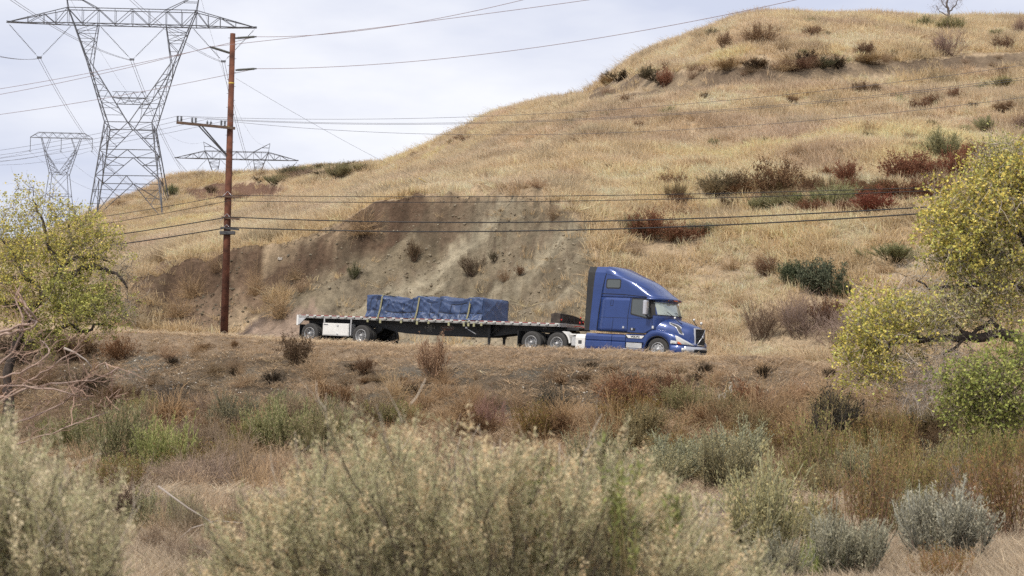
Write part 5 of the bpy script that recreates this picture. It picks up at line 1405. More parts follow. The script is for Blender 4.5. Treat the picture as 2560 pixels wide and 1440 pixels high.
def proto(kind, r=rp):
    st, fo = [], []
    if kind == 'sage':          # grey green sagebrush: upright feathery shoots
        P = paths(26, 6, .95, .62, .45, .10, r); st.append(rib(P, .022, .01, (.13, .10, .08), (.2, .17, .13), r))
        Q = branch(P, 9, 5, .25, .36, .28, .04, r, .5); st.append(rib(Q, .008, .005, (.22, .19, .15), (.3, .3, .24), r))
        fo.append(leafon(Q, 46, .026, .0062, [(.40, .385, .26), (.48, .45, .31), (.31, .30, .20), (.54, .47, .30)], .15, r, .5, .011))
    elif kind == 'sage_pale':
        P = paths(30, 6, .9, .62, .5, .08, r); st.append(rib(P, .02, .01, (.12, .09, .075), (.2, .16, .13), r))
        Q = branch(P, 9, 5, .45, .34, .22, .03, r, .55); st.append(rib(Q, .008, .006, (.26, .25, .2), (.38, .39, .34), r))
        fo.append(leafon(Q, 46, .024, .0068, [(.56, .54, .43), (.64, .61, .49), (.45, .43, .33)], .25, r, .45, .009))
    elif kind == 'russet':      # rust brown buckwheat
        P = paths(60, 5, 1.05, .9, .35, .13, r, .09); st.append(rib(P, .012, .006, (.12, .07, .05), (.2, .11, .07), r))
        Q = branch(P, 8, 4, .3, .30, .55, .06, r, .3); st.append(rib(Q, .007, .004, (.20, .11, .07), (.27, .14, .08), r))
        fo.append(leafon(Q, 7, .035, .018, [(.26, .15, .10), (.32, .19, .125), (.18, .10, .07)], .3, r, 1.2, .012))
    elif kind == 'twiggy':      # bare purple grey thicket
        P = paths(42, 6, 1.0, .85, .3, .16, r, .1); st.append(rib(P, .014, .007, (.16, .125, .095), (.27, .22, .175), r))
        Q = branch(P, 9, 4, .25, .35, .5, .09, r, .25); st.append(rib(Q, .006, .0035, (.26, .21, .165), (.35, .29, .235), r))
        Q2 = branch(Q, 3, 3, .3, .16, .6, .09, r, .2); st.append(rib(Q2, .004, .003, (.29, .235, .19), (.37, .31, .25), r))
    elif kind == 'green':       # fine upright green broom
        P = paths(46, 6, .75, 1.0, .35, .07, r, .10); st.append(rib(P, .010, .005, (.16, .13, .08), (.22, .24, .1), r))
        Q = branch(P, 8, 4, .3, .34, .28, .05, r, .6); st.append(rib(Q, .005, .003, (.2, .2, .1), (.26, .3, .12), r))
        fo.append(leafon(Q, 14, .045, .010, [(.37, .36, .19), (.43, .41, .21), (.29, .29, .15), (.46, .40, .24)], .15, r, .4, .008))
    elif kind == 'willow':      # tall reddish stems, small olive leaves
        P = paths(60, 6, .62, 1.02, .3, .06, r, .13); st.append(rib(P, .009, .004, (.17, .11, .09), (.27, .19, .13), r))
        Q = branch(P, 6, 4, .25, .28, .28, .05, r, .55); st.append(rib(Q, .004, .003, (.24, .16, .12), (.3, .22, .14), r))
        fo.append(leafon(Q, 9, .036, .010, [(.27, .26, .10), (.33, .27, .12), (.24, .22, .10), (.36, .24, .13)], .2, r, .6, .01))
    elif kind == 'tan':         # arching dry grass clump / tangle
        P = paths(230, 6, 1.15, .95, -.75, .12, r, .10); st.append(rib(P, .010, .004, (.40, .29, .18), (.62, .46, .29), r, .2))
        Q = branch(P[:90], 3, 4, .3, .35, .7, .12, r, 0); st.append(rib(Q, .005, .003, (.5, .37, .23), (.66, .5, .33), r, .2))
    elif kind == 'wild':        # messy wispy dead weed
        P = paths(90, 6, 1.1, .95, .1, .22, r, .1); st.append(rib(P, .009, .004, (.32, .23, .155), (.54, .41, .28), r, .2))
        Q = branch(P, 5, 4, .2, .42, .8, .16, r, .1); st.append(rib(Q, .005, .003, (.44, .33, .22), (.58, .45, .31), r, .2))
    elif kind == 'dark':        # black brown skeleton bush
        P = paths(34, 7, .95, .9, .35, .16, r, .07); st.append(rib(P, .022, .010, (.06, .05, .045), (.09, .075, .065), r))
        Q = branch(P, 9, 5, .3, .32, .5, .09, r, .45); st.append(rib(Q, .009, .005, (.07, .06, .05), (.10, .085, .075), r))
        fo.append(leafon(Q, 12, .03, .014, [(.07, .065, .05), (.10, .09, .07), (.05, .045, .038)], .3, r, .9, .01))
    elif kind == 'evergreen':   # dense dark green
        P = paths(40, 6, 1.1, .8, .4, .10, r, .1); st.append(rib(P, .018, .008, (.09, .07, .05), (.12, .1, .07), r))
        Q = branch(P, 10, 4, .3, .28, .6, .06, r, .3)
        fo.append(leafon(Q, 22, .05, .024, [(.11, .125, .08), (.15, .165, .105), (.08, .09, .06), (.19, .19, .125)], .1, r, .9, .02))
    elif kind == 'ball':        # tumbleweed
        n = 900; d = unit(r.normal(size=(n, 3))); a = unit(np.cross(d, r.normal(size=(n, 3)))); t = np.linspace(-.55, .55, 6)[None, :, None]; rad = .5*r.uniform(.55, 1.0, n)[:, None, None]
        P = (d[:, None]*np.cos(t) + a[:, None]*np.sin(t))*rad + .012*r.normal(size=(n, 6, 3)) + np.array([0, 0, .46]); P[..., 2] *= .88
        st.append(rib(P, .007, .004, (.32, .2, .14), (.48, .32, .23), r, .2))
    elif kind == 'yucca':
        P = paths(60, 4, 1.3, .9, .05, .02, r, .03, .1); st.append(rib(P, .03, .006, (.13, .17, .07), (.17, .22, .09), r))
    return st, fo
KINDS = ('sage', 'sage_pale', 'russet', 'twiggy', 'green', 'willow', 'tan', 'wild', 'dark', 'evergreen', 'ball', 'yucca')
PROTO = {}
for k_ in KINDS:
    for v_ in range(3 if k_ not in ('ball', 'yucca', 'evergreen') else 1):
        st, fo = proto(k_)
        allv = np.concatenate([q_[0] for q_ in st + fo]); rad_ = np.hypot(allv[:, 0], allv[:, 1]); w_e = 2*np.percentile(rad_, 95); h_e = np.percentile(allv[:, 2], 98)
        nrm = np.array([1/w_e, 1/w_e, 1/h_e]); st = [(a_*nrm, b_, c_) for a_, b_, c_ in st]; fo = [(a_*nrm, b_, c_) for a_, b_, c_ in fo]
        PROTO[k_, v_] = (vmesh('stems', st, M_TWIG), vmesh('foliage', fo, M_VEG) if fo else None, vmesh(k_, st + fo, M_VEG))
NAMEK = {'sage': 'sagebrush', 'sage_pale': 'sagebrush', 'russet': 'buckwheat_bush', 'twiggy': 'bare_bush', 'green': 'broom_bush', 'willow': 'willow_shrub', 'tan': 'grass_clump', 'wild': 'dead_weed', 'dark': 'dark_bush', 'evergreen': 'evergreen_bush', 'ball': 'tumbleweed', 'yucca': 'yucca'}
shn = [0]
def shrub(px, py, wpx, hpx, kind, label, tint=(1, 1, 1), group=None, parts=None, depth=None, cat=None):
    p = ray_hit(px, py, 9) if depth is None else Vector((at(px, py, depth).x, depth, ground(at(px, py, depth).x, depth)))
    if p.y < 36 and py > 1270 and depth is None: p = ray_hit(px, min(py + 45, 1600), 9)
    m = p.y / FPX; w = wpx*m; h = hpx*m; r = shn[0]; shn[0] += 1
    nv = 3 if (kind, 1) in PROTO else 1
    st, fo, al = PROTO[kind, r % nv]
    kk_ = 1.34 if p.y > 110 else (1.08 if p.y > 66 else (1.22 if p.y > 36 else 1.05))
    if kind == 'evergreen': kk_ = .85
    elif group == G_MID: kk_ = 1.55
    w *= kk_; h *= kk_; sc = (w, w, h); rz = (r*2.399) % 6.283
    if p.y > 66: SHRUB_SPOTS.append((p.x, p.y, w*.42)); rz = (r*2.399) % 6.283
    nm = NAMEK[kind]; tc = (tint[0]*.96, tint[1]*1.22, tint[2]*1.25, 1) if kind == 'russet' else (*tint, 1)
    if kind in ('wild', 'tan'): mu = sum(tint)/3; tc = tuple(c*.55 + mu*.45 for c in tint) + (1,)
    if parts is None: parts = wpx > 60
    loc = (p.x, p.y, p.z - .03*h)
    if parts and fo is not None:
        o = empty(nm, loc); o.scale = sc; o.rotation_euler = (0, 0, rz)
        a = link_mesh('stems', st, o); a.color = tc; b = link_mesh('foliage', fo, o); b.color = tc
    else:
        o = link_mesh(nm, al, None, loc); o.scale = sc; o.rotation_euler = (0, 0, rz); o.color = tc
    return tag(o, label, cat or {'tumbleweed': 'tumbleweed', 'grass_clump': 'grass', 'dead_weed': 'weed', 'yucca': 'yucca'}.get(nm, 'bush'), group)

G_UP = 'bushes on the upper hill'; G_MID = 'bushes in the belt across the middle of the hill'; G_CUT = 'bushes on the bare road cut'; G_BANK = 'bushes on the bank below the road'; G_WASH = 'bushes on the wash floor'; G_RID = 'bushes along the left ridge'
RED = (1.15, .75, .7)
HILL = [
 (2372,140,78,48,'twiggy','large round bare purple grey bush below the lone hilltop tree',(1,.85,.85),G_UP),
 (2508,128,48,28,'russet','dark rust bush near the right edge of the hilltop terrace',(.8,.7,.7),G_UP),
 (2163,140,38,24,'russet','dark reddish bush just above the shaded terrace line, left of the purple grey bush',(.75,.65,.65),G_UP),
 (1958,132,48,28,'wild','olive brown spiky bush under the summit',(.55,.5,.42),G_UP),
 (1903,112,72,38,'russet','wide rust brown bush right below the rounded summit',(1.1,1,.9),G_UP),
 (1810,125,30,34,'russet','small upright rust bush left of the wide rust brown one',(1,.9,.85),G_UP),
 (2030,92,42,20,'russet','flat reddish brown bush right of the summit',(1,.85,.8),G_UP),
 (1748,98,36,20,'wild','olive bush on the left shoulder of the summit',(.6,.55,.42),G_UP),
 (1780,94,28,20,'dark','dark small bush on the left shoulder of the summit',(2,1.9,1.4),G_UP),
 (1662,216,32,36,'russet','red brown upright bush in the dark band on the left slope',RED,G_UP),
 (1617,196,28,26,'dark','dark olive bush on the left end of the dark band',(2,1.9,1.4),G_UP),
 (1985,180,72,22,'russet','long dark red bush lying in the dark band',(.65,.5,.5),G_UP),
 (2055,172,62,22,'dark','dark grey green bush right of the long red one in the band',(1.8,1.9,1.4),G_UP),
 (2025,66,36,16,'sage','small grey green bush on the summit ridge',(.85,.82,.62),G_UP),
 (2378,80,58,26,'sage','green grey bush at the foot of the lone hilltop tree',(.85,.82,.62),G_UP),
 (2308,72,40,22,'sage','green grey bush left of the lone hilltop tree',(.78,.78,.58),G_UP),
 (2276,85,44,16,'wild','low olive bush under the ridge left of the hilltop tree',(.62,.6,.4),G_UP),
 (2488,97,40,16,'sage','low green bush near the ridge at the right edge',(.75,.74,.54),G_UP),
 (2556,92,40,38,'twiggy','tall purple brown bush cut by the right edge on the ridge',(.8,.65,.65),G_UP),
 (2248,257,30,22,'yucca','bright green spiky yucca alone on the slope',(1,1,1),G_UP),
 (2150,237,36,24,'russet','dark brown bush above the yucca, left one of a pair',(.8,.75,.7),G_UP),
 (2188,234,32,18,'russet','dark brown bush above the yucca, right one of a pair',(.85,.8,.75),G_UP),
 (2300,279,50,22,'russet','dark red bush right of the yucca',(.8,.62,.6),G_UP),
 (2328,262,38,18,'russet','rust bush up right of the dark red one by the yucca',(1,.8,.7),G_UP),
 (2385,252,32,26,'russet','reddish bush with a green grey one behind it, right of the yucca',(1.05,.85,.8),G_UP),
 (2510,222,62,20,'sage','wide low green bush on the slope at the right',(.85,.8,.58),G_UP),
 (2508,283,46,22,'russet','rust bush on the slope near the right edge',(.95,.85,.75),G_UP),
 (2168,337,52,26,'wild','brown spiky bush in the middle of the right slope',(.6,.48,.38),G_UP),
 (2270,352,26,24,'wild','small dark spiky weed in pale grass',(.6,.5,.42),G_UP),
 (2463,330,44,28,'sage','grey green bush near the right edge of the slope',(.8,.8,.62),G_UP),
 (2548,332,44,36,'twiggy','purple brown bush touching the right edge above the cottonwood',(.7,.58,.55),G_UP),
 (1998,393,54,26,'wild','brown bush alone above the golden grass belt',(.62,.48,.36),G_UP),
 (1758,421,36,24,'wild','brown weed left of the golden grass belt',(.68,.52,.4),G_UP),
 (2355,400,92,52,'sage','large grey green bush above the red bushes at right',(.8,.8,.62),G_UP),
 (1215,452,46,26,'wild','grey brown bush above the road cut',(.72,.6,.5),G_UP),
 (1345,472,62,24,'wild','rust coloured weed patch on the rim of the road cut',(.85,.6,.45),G_UP),
 (1672,290,36,16,'sage','small green grey bush in the left slope grass',(.75,.8,.55),G_UP),
 (2045,318,30,14,'wild','small brown weed below the thin wires',(.7,.58,.45),G_UP),
 (2408,335,34,16,'sage','pale green low bush on the right slope',(.85,.9,.65),G_UP),
 (1570,262,34,20,'russet','rust bush on the left slope below the dark band',(1.1,.95,.85),G_UP),
 # belt
 (1680,476,58,28,'russet','rust brown bush at the left end of the belt',(1,.85,.75),G_MID),
 (1790,486,70,34,'dark','dark olive spreading bush with upturned twigs in the belt',(2,1.8,1.3),G_MID),
 (1848,484,60,36,'russet','grey brown bush right of the dark olive spreading one',(.75,.7,.6),G_MID),
 (1945,492,96,60,'russet','big rounded brown bush in the middle of the belt',(.85,.72,.62),G_MID),
 (2020,480,36,14,'russet','thin reddish patch above the belt',(.9,.7,.65),G_MID),
 (2116,460,50,38,'russet','deep red bush above the belt, in front of pale grass',(.95,.6,.55),G_MID),
 (2070,446,36,20,'russet','small rust weed up left of the deep red bush',(1.1,.8,.65),G_MID),
 (2262,462,92,54,'russet','broad deep red bush, biggest of the red ones left of the cottonwood',(.9,.58,.54),G_MID),
 (2325,448,52,36,'russet','mid red bush between the broad one and the tall one',(1.05,.72,.66),G_MID),
 (2398,452,64,56,'russet','tall deep red bush next to the cottonwood crown',(.9,.52,.5),G_MID),
 (2462,448,50,22,'russet','pale rust bush right beside the cottonwood crown top',(1.1,.8,.75),G_MID),
 (2440,398,56,30,'russet','red bush up at the right, above the cottonwood',(.95,.62,.55),G_MID),
 (2090,520,78,38,'sage','grey green bush under the upper cables in the belt',(.82,.85,.62),G_MID),
 (2020,524,60,28,'sage','olive green low bush in the belt',(.62,.68,.45),G_MID),
 (2180,536,84,40,'russet','deep crimson bush just above the thick cables',(.85,.42,.42),G_MID),
 (2142,508,62,34,'russet','brown bush behind the crimson one',(.8,.68,.6),G_MID),
 (2240,506,92,34,'russet','red brown bush below the broad deep red one',(.85,.6,.52),G_MID),
 (2330,512,88,40,'russet','red brown bush touching the left edge of the cottonwood crown',(.8,.55,.5),G_MID),
 (1955,520,60,22,'sage','grey sage on the lower side of the belt',(.8,.78,.6),G_MID),
 (1625,600,78,44,'russet','dark red bush below the thick cables, left of the pair',(.9,.6,.55),G_MID),
 (1705,606,84,30,'russet','low red bush below the thick cables, right of the pair',(.95,.65,.58),G_MID),
 (1582,590,46,34,'green','pale green bush with a pinkish top under the lower cable',(.9,.8,.9),G_MID),
 (1745,585,60,18,'sage','flat grey bush between the lower cables and the truck roof',(.8,.8,.75),G_MID),
 (1700,545,100,34,'wild','wide dry rust weed patch behind the thick cables',(.85,.65,.5),G_MID),
 (2050,735,136,92,'evergreen','large dark green bush on the slope right of the truck',(1,1,1),G_MID),
 (1982,712,84,62,'evergreen','dark green bush with bare twigs, left lobe beside the large one',(.9,.95,.85),G_MID),
 (2105,742,60,40,'evergreen','low dark green bush, right end beside the large one',(.85,.9,.8),G_MID),
 (2232,656,104,26,'sage','flat grey green bush right of the dark green bush',(.7,.75,.55),G_MID),
 (1912,692,42,32,'russet','rust bush left above the dark green bush',(1,.85,.8),G_MID),
 (2066,812,66,44,'russet','dark russet bush left of the cottonwood low branches',(.7,.5,.42),G_MID),
 (2005,845,110,70,'twiggy','grey purple bare thicket on the slope foot',(.95,.85,.85),G_MID),
 (1905,850,90,60,'twiggy','brown bare thicket behind the nose of the truck',(.72,.62,.55),G_MID),
 (2095,870,110,60,'twiggy','pale grey bare thicket left of the cottonwood tip',(1.1,1,1),G_MID),
 (1975,800,90,52,'tan','tuft of tall pale straw above the bare thickets',(1,1,1),G_MID),
 # cut face
 (1037,656,42,48,'dark','dark brown bush alone in the upper part of the cut',(2,1.6,1.2),G_CUT),
 (884,706,32,38,'dark','small dark olive bush low on the left of the cut',(1.5,1.7,1.1),G_CUT),
 (1180,690,66,50,'dark','dark bush leaning on the cut above the tarped load',(1.9,1.6,1.3),G_CUT),
 (1234,660,26,24,'dark','smallest dark bush above the tarped load',(1.6,1.5,1.2),G_CUT),
 (1262,704,50,34,'wild','brown dry bush low above the right end of the load',(.6,.46,.36),G_CUT),
 (1298,690,26,22,'russet','little russet weed right above the tarped load',(.9,.75,.65),G_CUT),
 (1384,552,44,42,'wild','brown bush under the lower cable at the top right of the cut',(.6,.5,.4),G_CUT),
 (740,700,60,34,'tan','straw tuft on the dark soil left of the cut',(.85,.8,.7),G_CUT),
 (905,590,110,66,'tan','wide straw patch hanging below the dark rim',(.9,.82,.72),G_CUT),
 (700,790,80,90,'tan','tall straw right of the pole foot',(.92,.85,.72),G_CUT),
 (640,740,60,70,'tan','upper straw tuft right of the pole',(.9,.8,.68),G_CUT),
 (755,735,50,40,'wild','dry weed on the cut above the trailer end',(.9,.8,.7),G_CUT),
 (480,745,90,60,'tan','straw streak left of the pole',(.8,.7,.58),G_CUT),
 (450,800,90,50,'tan','low straw left of the pole foot',(.78,.68,.55),G_CUT),
 (540,690,60,46,'wild','brown weed behind the pole',(.75,.62,.5),G_CUT),
 # left ridge
 (722,444,54,22,'dark','dark grey bush on the left ridge right of the pole',(1.9,1.9,1.5),G_RID),
 (655,440,44,18,'wild','brown bush on the ridge under the distant tower',(.55,.48,.4),G_RID),
 (848,448,54,28,'sage','rounded grey green bush below the ridge',(.75,.72,.58),G_RID),
 (868,430,36,16,'dark','dark bush on the ridge crest',(2,2,1.5),G_RID),
 (905,425,34,14,'dark','dark low bush on the ridge crest at right',(1.8,1.7,1.3),G_RID),
 (690,462,60,18,'sage','grey bush in the brown patch of the ridge',(.6,.62,.5),G_RID),
 (585,440,40,14,'wild','ridge bush left of the distant tower legs',(.6,.52,.42),G_RID),
 (500,442,44,14,'wild','ridge bush over the bare patch',(.6,.52,.42),G_RID),
 (425,490,30,22,'sage','grey bush beside the foot of the largest tower',(.6,.66,.5),G_RID),
 (760,450,60,24,'twiggy','purple grey bush on the ridge slope',(.8,.7,.68),G_RID),
 (868,514,30,14,'wild','small brown weed in the smooth grass left of the cut',(.65,.52,.42),G_RID),
 (528,482,30,14,'dark','dark tuft in the bare patch of the ridge',(1.9,1.6,1.3),G_RID),
 (300,515,60,12,'wild','brown strip of weed beside the tower leg',(.6,.5,.42),G_RID),
 (600,500,80,16,'wild','dry brown weeds under the bare patch',(.65,.54,.42),G_RID),
]
for e in HILL: shrub(*e)
BANK = [
 (737,918,92,74,'russet','dark brown round bush below the trailer rear wheels',(.55,.52,.5),G_BANK),
 (1080,950,78,92,'russet','pinkish rust wispy bush standing over the berm below the trailer',(1.5,1.35,1.3),G_BANK),
 (800,948,104,60,'wild','wispy orange tan weed right of the dark brown round bush',(1.05,.95,.8),G_BANK),
 (985,1005,84,76,'tan','golden fan of dry grass on the bank below the load',(1,.92,.72),G_BANK),
 (1060,1020,96,54,'tan','drooping golden grass under the pinkish rust bush',(.85,.68,.48),G_BANK),
 (912,935,56,38,'russet','small brown bush on the bank left of the golden fan',(.75,.65,.6),G_BANK),
 (1700,938,62,32,'wild','olive brown tuft on the berm below the truck nose',(.5,.44,.32),G_BANK),
 (1555,1030,128,76,'russet','wide rust brown bush below the tractor',(1.05,.8,.68),G_BANK),
 (1672,1015,74,70,'russet','dark rust bush right of the wide rust brown one',(.85,.68,.62),G_BANK),
 (1712,1042,110,70,'green','dull olive bush in front of the dark rust bush',(.85,.75,.75),G_BANK),
 (1385,1050,70,76,'dark','blackish grey bush with pale leaves on its right side',(1.3,1.3,1.2),G_BANK),
 (1860,1045,104,74,'russet','rust bush below the pale stone slab',(1.05,.78,.66),G_BANK),
 (1935,1050,90,72,'wild','pale pinkish tangle right of the rust bush under the slab',(1.2,1.0,.92),G_BANK),
 (2108,1150,150,140,'dark','large black bush, darkest in the valley, right of centre',(.75,.75,.75),G_BANK),
 (2165,1160,120,66,'green','bright green bush at the foot of the large black one',(1.1,1.1,.9),G_BANK),
 (1785,1158,92,68,'ball','round pinkish brown tumbleweed ball',(.9,.8,.78),G_BANK),
 (1915,1132,60,34,'dark','small dark weed right of the tumbleweed ball',(1.5,1.2,1.1),G_BANK),
 (1625,1110,96,80,'wild','tan and rust tangle left of the tumbleweed ball',(.85,.7,.56),G_BANK),
 (1540,1130,120,80,'tan','golden arching tangle behind the blurred brush',(.85,.7,.5),G_BANK),
 (1470,1080,80,60,'wild','pale straw tangle near the blackish grey bush',(1.05,.95,.85),G_BANK),
 (1300,1030,90,50,'wild','low dry tangle below the drive wheels',(.8,.66,.52),G_BANK),
 (1200,1040,100,50,'wild','dry purple brown tangle behind the blurred tips',(.75,.6,.52),G_BANK),
 (1120,1080,90,60,'tan','tan tangle of bent stems right of the green brooms',(.85,.75,.6),G_BANK),
 (1225,1090,80,80,'twiggy','upright purple twigs behind the blurred brush',(1,.72,.72),G_BANK),
 (860,1010,80,40,'wild','sparse brown weed left of the golden fan',(.7,.58,.48),G_BANK),
 (620,960,70,30,'wild','thin straw weed on the dark bank',(.9,.8,.66),G_BANK),
 (420,900,80,40,'wild','rust wisps on the bank below the road at left',(.8,.6,.5),G_BANK),
 (300,905,90,56,'russet','rust wisp bush beside the low dark limb of the left tree',(.95,.75,.62),G_BANK),
 (2060,1010,110,60,'tan','tan grass clump on the bank right of the slab',(.95,.85,.7),G_BANK),
 (2200,1000,110,66,'tan','pale straw clump under the hanging cottonwood twigs',(1,.92,.8),G_BANK),
 (2290,1060,120,50,'wild','brown weeds under the cottonwood',(.75,.62,.5),G_BANK),
 (2000,1090,110,70,'tan','drooping tan grass left of the large black bush',(.95,.82,.64),G_BANK),
 (1990,1000,90,46,'wild','orange rust weed on the bank left of the cottonwood',(1.0,.68,.5),G_BANK),
 (60,905,170,70,'dark','dark tangle in the shade under the left tree',(1.3,1.1,.9),G_BANK),
 (190,900,130,56,'russet','brown tangle under the low limb of the left tree',(.62,.56,.5),G_BANK),
 (110,960,170,66,'wild','brown dry tangle behind the bare reddish branches',(.55,.44,.36),G_BANK),
 (-10,1000,170,80,'wild','rust brown tangle at the left edge behind the bare branches',(.62,.46,.38),G_BANK),
 (230,985,120,56,'dark','dark low weeds on the bank right of the bare branches',(1.4,1.2,1),G_BANK),
 (2300,1130,110,60,'wild','brown weeds in front of the small green tree',(.7,.55,.42),G_BANK),
 (560,1060,130,70,'tan','pale grass mound above the grey bush at left',(.95,.86,.72),G_BANK),
 (430,1085,190,100,'tan','big orange tan grass mound left of the grey sage',(1.05,.86,.64),G_BANK),
 (250,1040,110,70,'tan','pale tan grass behind the bare branches',(.85,.76,.62),G_BANK),
 (330,1030,90,60,'tan','pale grass tuft above the orange mound',(.95,.85,.7),G_BANK),
 (590,1100,130,100,'sage','dark grey sage left of the green brooms',(.62,.6,.55),G_BANK),
 (520,1120,100,60,'tan','bleached bent grass left of the dark grey sage',(.85,.85,.75),G_BANK),
 (650,1100,80,70,'tan','orange grass right of the dark grey sage',(1.05,.82,.6),G_BANK),
 (720,1055,90,66,'sage','grey green sage on top of the green brooms',(.75,.8,.62),G_BANK),
 (830,1085,80,66,'sage','dark grey sage right of the green brooms',(.66,.66,.56),G_BANK),
 (700,1140,150,110,'green','green broom bush in the middle left of the valley',(.85,.85,.8),G_BANK),
 (800,1160,150,120,'green','olive broom bush right of the green broom bush',(.78,.7,.72),G_BANK),
]
for e in BANK: shrub(*e, depth=None)
WASH = [
 (290,1195,170,150,'green','tall olive green bush left, behind the purple twigs',(.75,.72,.75),G_WASH),
 (410,1200,130,120,'green','bright green bush left of the valley centre',(1.05,1.1,.85),G_WASH),
 (180,1150,150,110,'green','olive bush behind the bare branches at the left edge',(.7,.68,.6),G_WASH),
 (620,1230,160,80,'tan','pinkish flattened grass mound in the left middle',(.85,.7,.6),G_WASH),
 (720,1230,120,70,'wild','brown tangle right of the pinkish grass mound',(.7,.55,.48),G_WASH),
 (510,1250,170,100,'twiggy','pale grey bare brush left of the centre',(1.15,1.05,1.0),G_WASH),
 (650,1290,190,110,'twiggy','grey brown bare brush in the left middle ground',(1.1,1.0,.9),G_WASH),
 (390,1290,150,110,'twiggy','grey thicket beside the dark skeleton bush',(1.15,1.1,1.05),G_WASH),
 (300,1310,140,150,'dark','dark skeleton bush at the left with curved stems',(2.1,1.7,1.5),G_WASH),
 (330,1330,130,70,'tan','golden brown grass under the dark skeleton bush',(.75,.65,.45),G_WASH),
 (560,1330,220,90,'wild','fallen dark twigs over pale grass',(.6,.52,.45),G_WASH),
 (1690,1230,190,110,'sage','grey green sage behind the blurred brush at right',(.85,.88,.8),G_WASH),
 (1830,1200,170,110,'sage','sage with upright shoots below the tumbleweed',(.95,.98,.9),G_WASH),
 (1800,1310,200,110,'twiggy','pale purple grey twigs between the sages',(1.15,1.1,1.15),G_WASH),
 (1740,1290,170,90,'sage','yellow green sage low in the right middle',(.95,.95,.62),G_WASH),
 (1910,1400,250,270,'sage','tall rounded sagebrush with yellow tips in the right foreground',(1.05,1.02,.8),G_WASH),
 (2060,1250,170,180,'willow','olive and rust shrub beneath the large black bush',(.95,1,.9),G_WASH),
 (2160,1330,210,230,'willow','tall rust brown willow shrub in the right middle',(.95,.85,.8),G_WASH),
 (2310,1290,210,200,'willow','olive brown willow shrub below the small green tree',(1,1,.85),G_WASH),
 (2520,1330,240,260,'willow','rust willow shrub filling the right edge',(.85,.72,.66),G_WASH),
 (2440,1250,170,150,'willow','greenish willow shrub under the small green tree at the right',(.9,1,.8),G_WASH),
 (2390,1300,150,180,'twiggy','grey dead shrub with long stems behind the pale sage',(1,1,1),G_WASH),
 (2370,1400,260,200,'sage_pale','pale silvery sagebrush at the right, lightest of all the bushes',(.80,.78,.74),G_WASH),
 (2350,1450,170,120,'willow','thin rust stems in front of the silvery sagebrush',(1,.8,.7),G_WASH),
 (2100,1450,230,190,'sage_pale','grey sagebrush at the bottom right of the centre',(.72,.70,.62),G_WASH),
 (2040,1455,100,130,'green','leafy bright green shoots in front of the grey sagebrush',(1,1.15,.8),G_WASH),
 (2480,1180,150,90,'green','dull olive bush below the small green tree',(.75,.7,.6),G_WASH),
 (1930,1460,190,150,'sage','low grey sage at the bottom edge',(.8,.8,.8),G_WASH),
]
for e in WASH: shrub(*e)
# small shrubs that nothing tells apart
rr_ = np.random.default_rng(77)
LM = [(e[0], e[1], e[5]) for e in HILL + BANK + WASH]
used_labels = set()
NOUN = {'russet': 'rust bush', 'wild': 'dry weed', 'dark': 'dark bush', 'green': 'olive broom', 'willow': 'rust stemmed shrub', 'sage': 'grey green shrub', 'tan': 'straw clump', 'twiggy': 'bare grey brush'}
def auto_label(px, py, kind, size):
    for a, b, lab in sorted(LM, key=lambda q: (q[0]-px)**2 + 4*(q[1]-py)**2)[:6]:
        core = lab.split(',')[0]
        for cut in (' below ', ' above ', ' right of ', ' left of ', ' in ', ' on ', ' at ', ' under ', ' beside ', ' behind ', ' by ', ' with ', ' touching ', ' next ', ' alone', ' near ', ' over '): core = core.split(cut)[0]
        if len(core.split()) < 3 or sum(1 for q in LM if q[2].startswith(core)) > 1: continue
        dx, dy = px - a, py - b; d = []
        if abs(dy) > .35*abs(dx): d.append('above' if dy < 0 else 'below')
        if abs(dx) > .35*abs(dy): d.append('left' if dx < 0 else 'right')
        w_ = {('above',): 'above', ('below',): 'below', ('left',): 'left of', ('right',): 'right of', ('above', 'left'): 'up left of', ('above', 'right'): 'up right of', ('below', 'left'): 'down left of', ('below', 'right'): 'down right of'}[tuple(d)]
        far = 'close ' if math.hypot(dx, 2*dy) < 45 else ''
        l = '%s %s %s%s the %s' % (size, NOUN[kind], far, w_, core)
        if l not in used_labels and len(l.split()) <= 16: used_labels.add(l); return l
    return None
def fill(n, px0, px1, ylim, kinds, w, h, label, group, tints, mask=None):
    k = 0
    while k < n:
        px = rr_.uniform(px0, px1); py = rr_.uniform(*ylim(px)); q = ray_hit(px, py)
        if q.y > 300: continue
        w1 = rr_.uniform(*w); kd = kinds[rr_.integers(len(kinds))]; lb = auto_label(px, py, kd, 'small' if w1 < (w[0]+w[1])/2 else 'wider') or label
        shrub(px, py, w1, rr_.uniform(*h), kd, lb, tints[rr_.integers(len(tints))], group, False); k += 1
sky = lambda px: float(np.interp(px, [r_[0] for r_ in RIDGE], [r_[1] for r_ in RIDGE]))
fill(70, 1500, 2560, lambda p: (sky(p)+12, 440), ['russet', 'wild', 'wild', 'sage'], (14, 30), (8, 16), 'small dull shrub dotted in the dry grass of the upper hill', 'small shrubs dotted over the upper hill', [(.8, .65, .6), (.65, .55, .45), (.7, .72, .55), (.9, .75, .65)])
fill(26, 470, 930, lambda p: (sky(p)+3, sky(p)+26), ['wild', 'sage', 'dark'], (30, 60), (10, 17), 'dull bush on the left ridge', G_RID, [(.6, .52, .42), (.62, .66, .5), (1.2, 1.1, .9)])
fill(34, 1600, 2380, lambda p: (470, 540), ['russet', 'wild', 'sage', 'russet'], (30, 64), (16, 30), 'low shrub in the belt across the hill', G_MID, [(.9, .62, .55), (.7, .56, .45), (.75, .75, .58), (.8, .66, .6)])
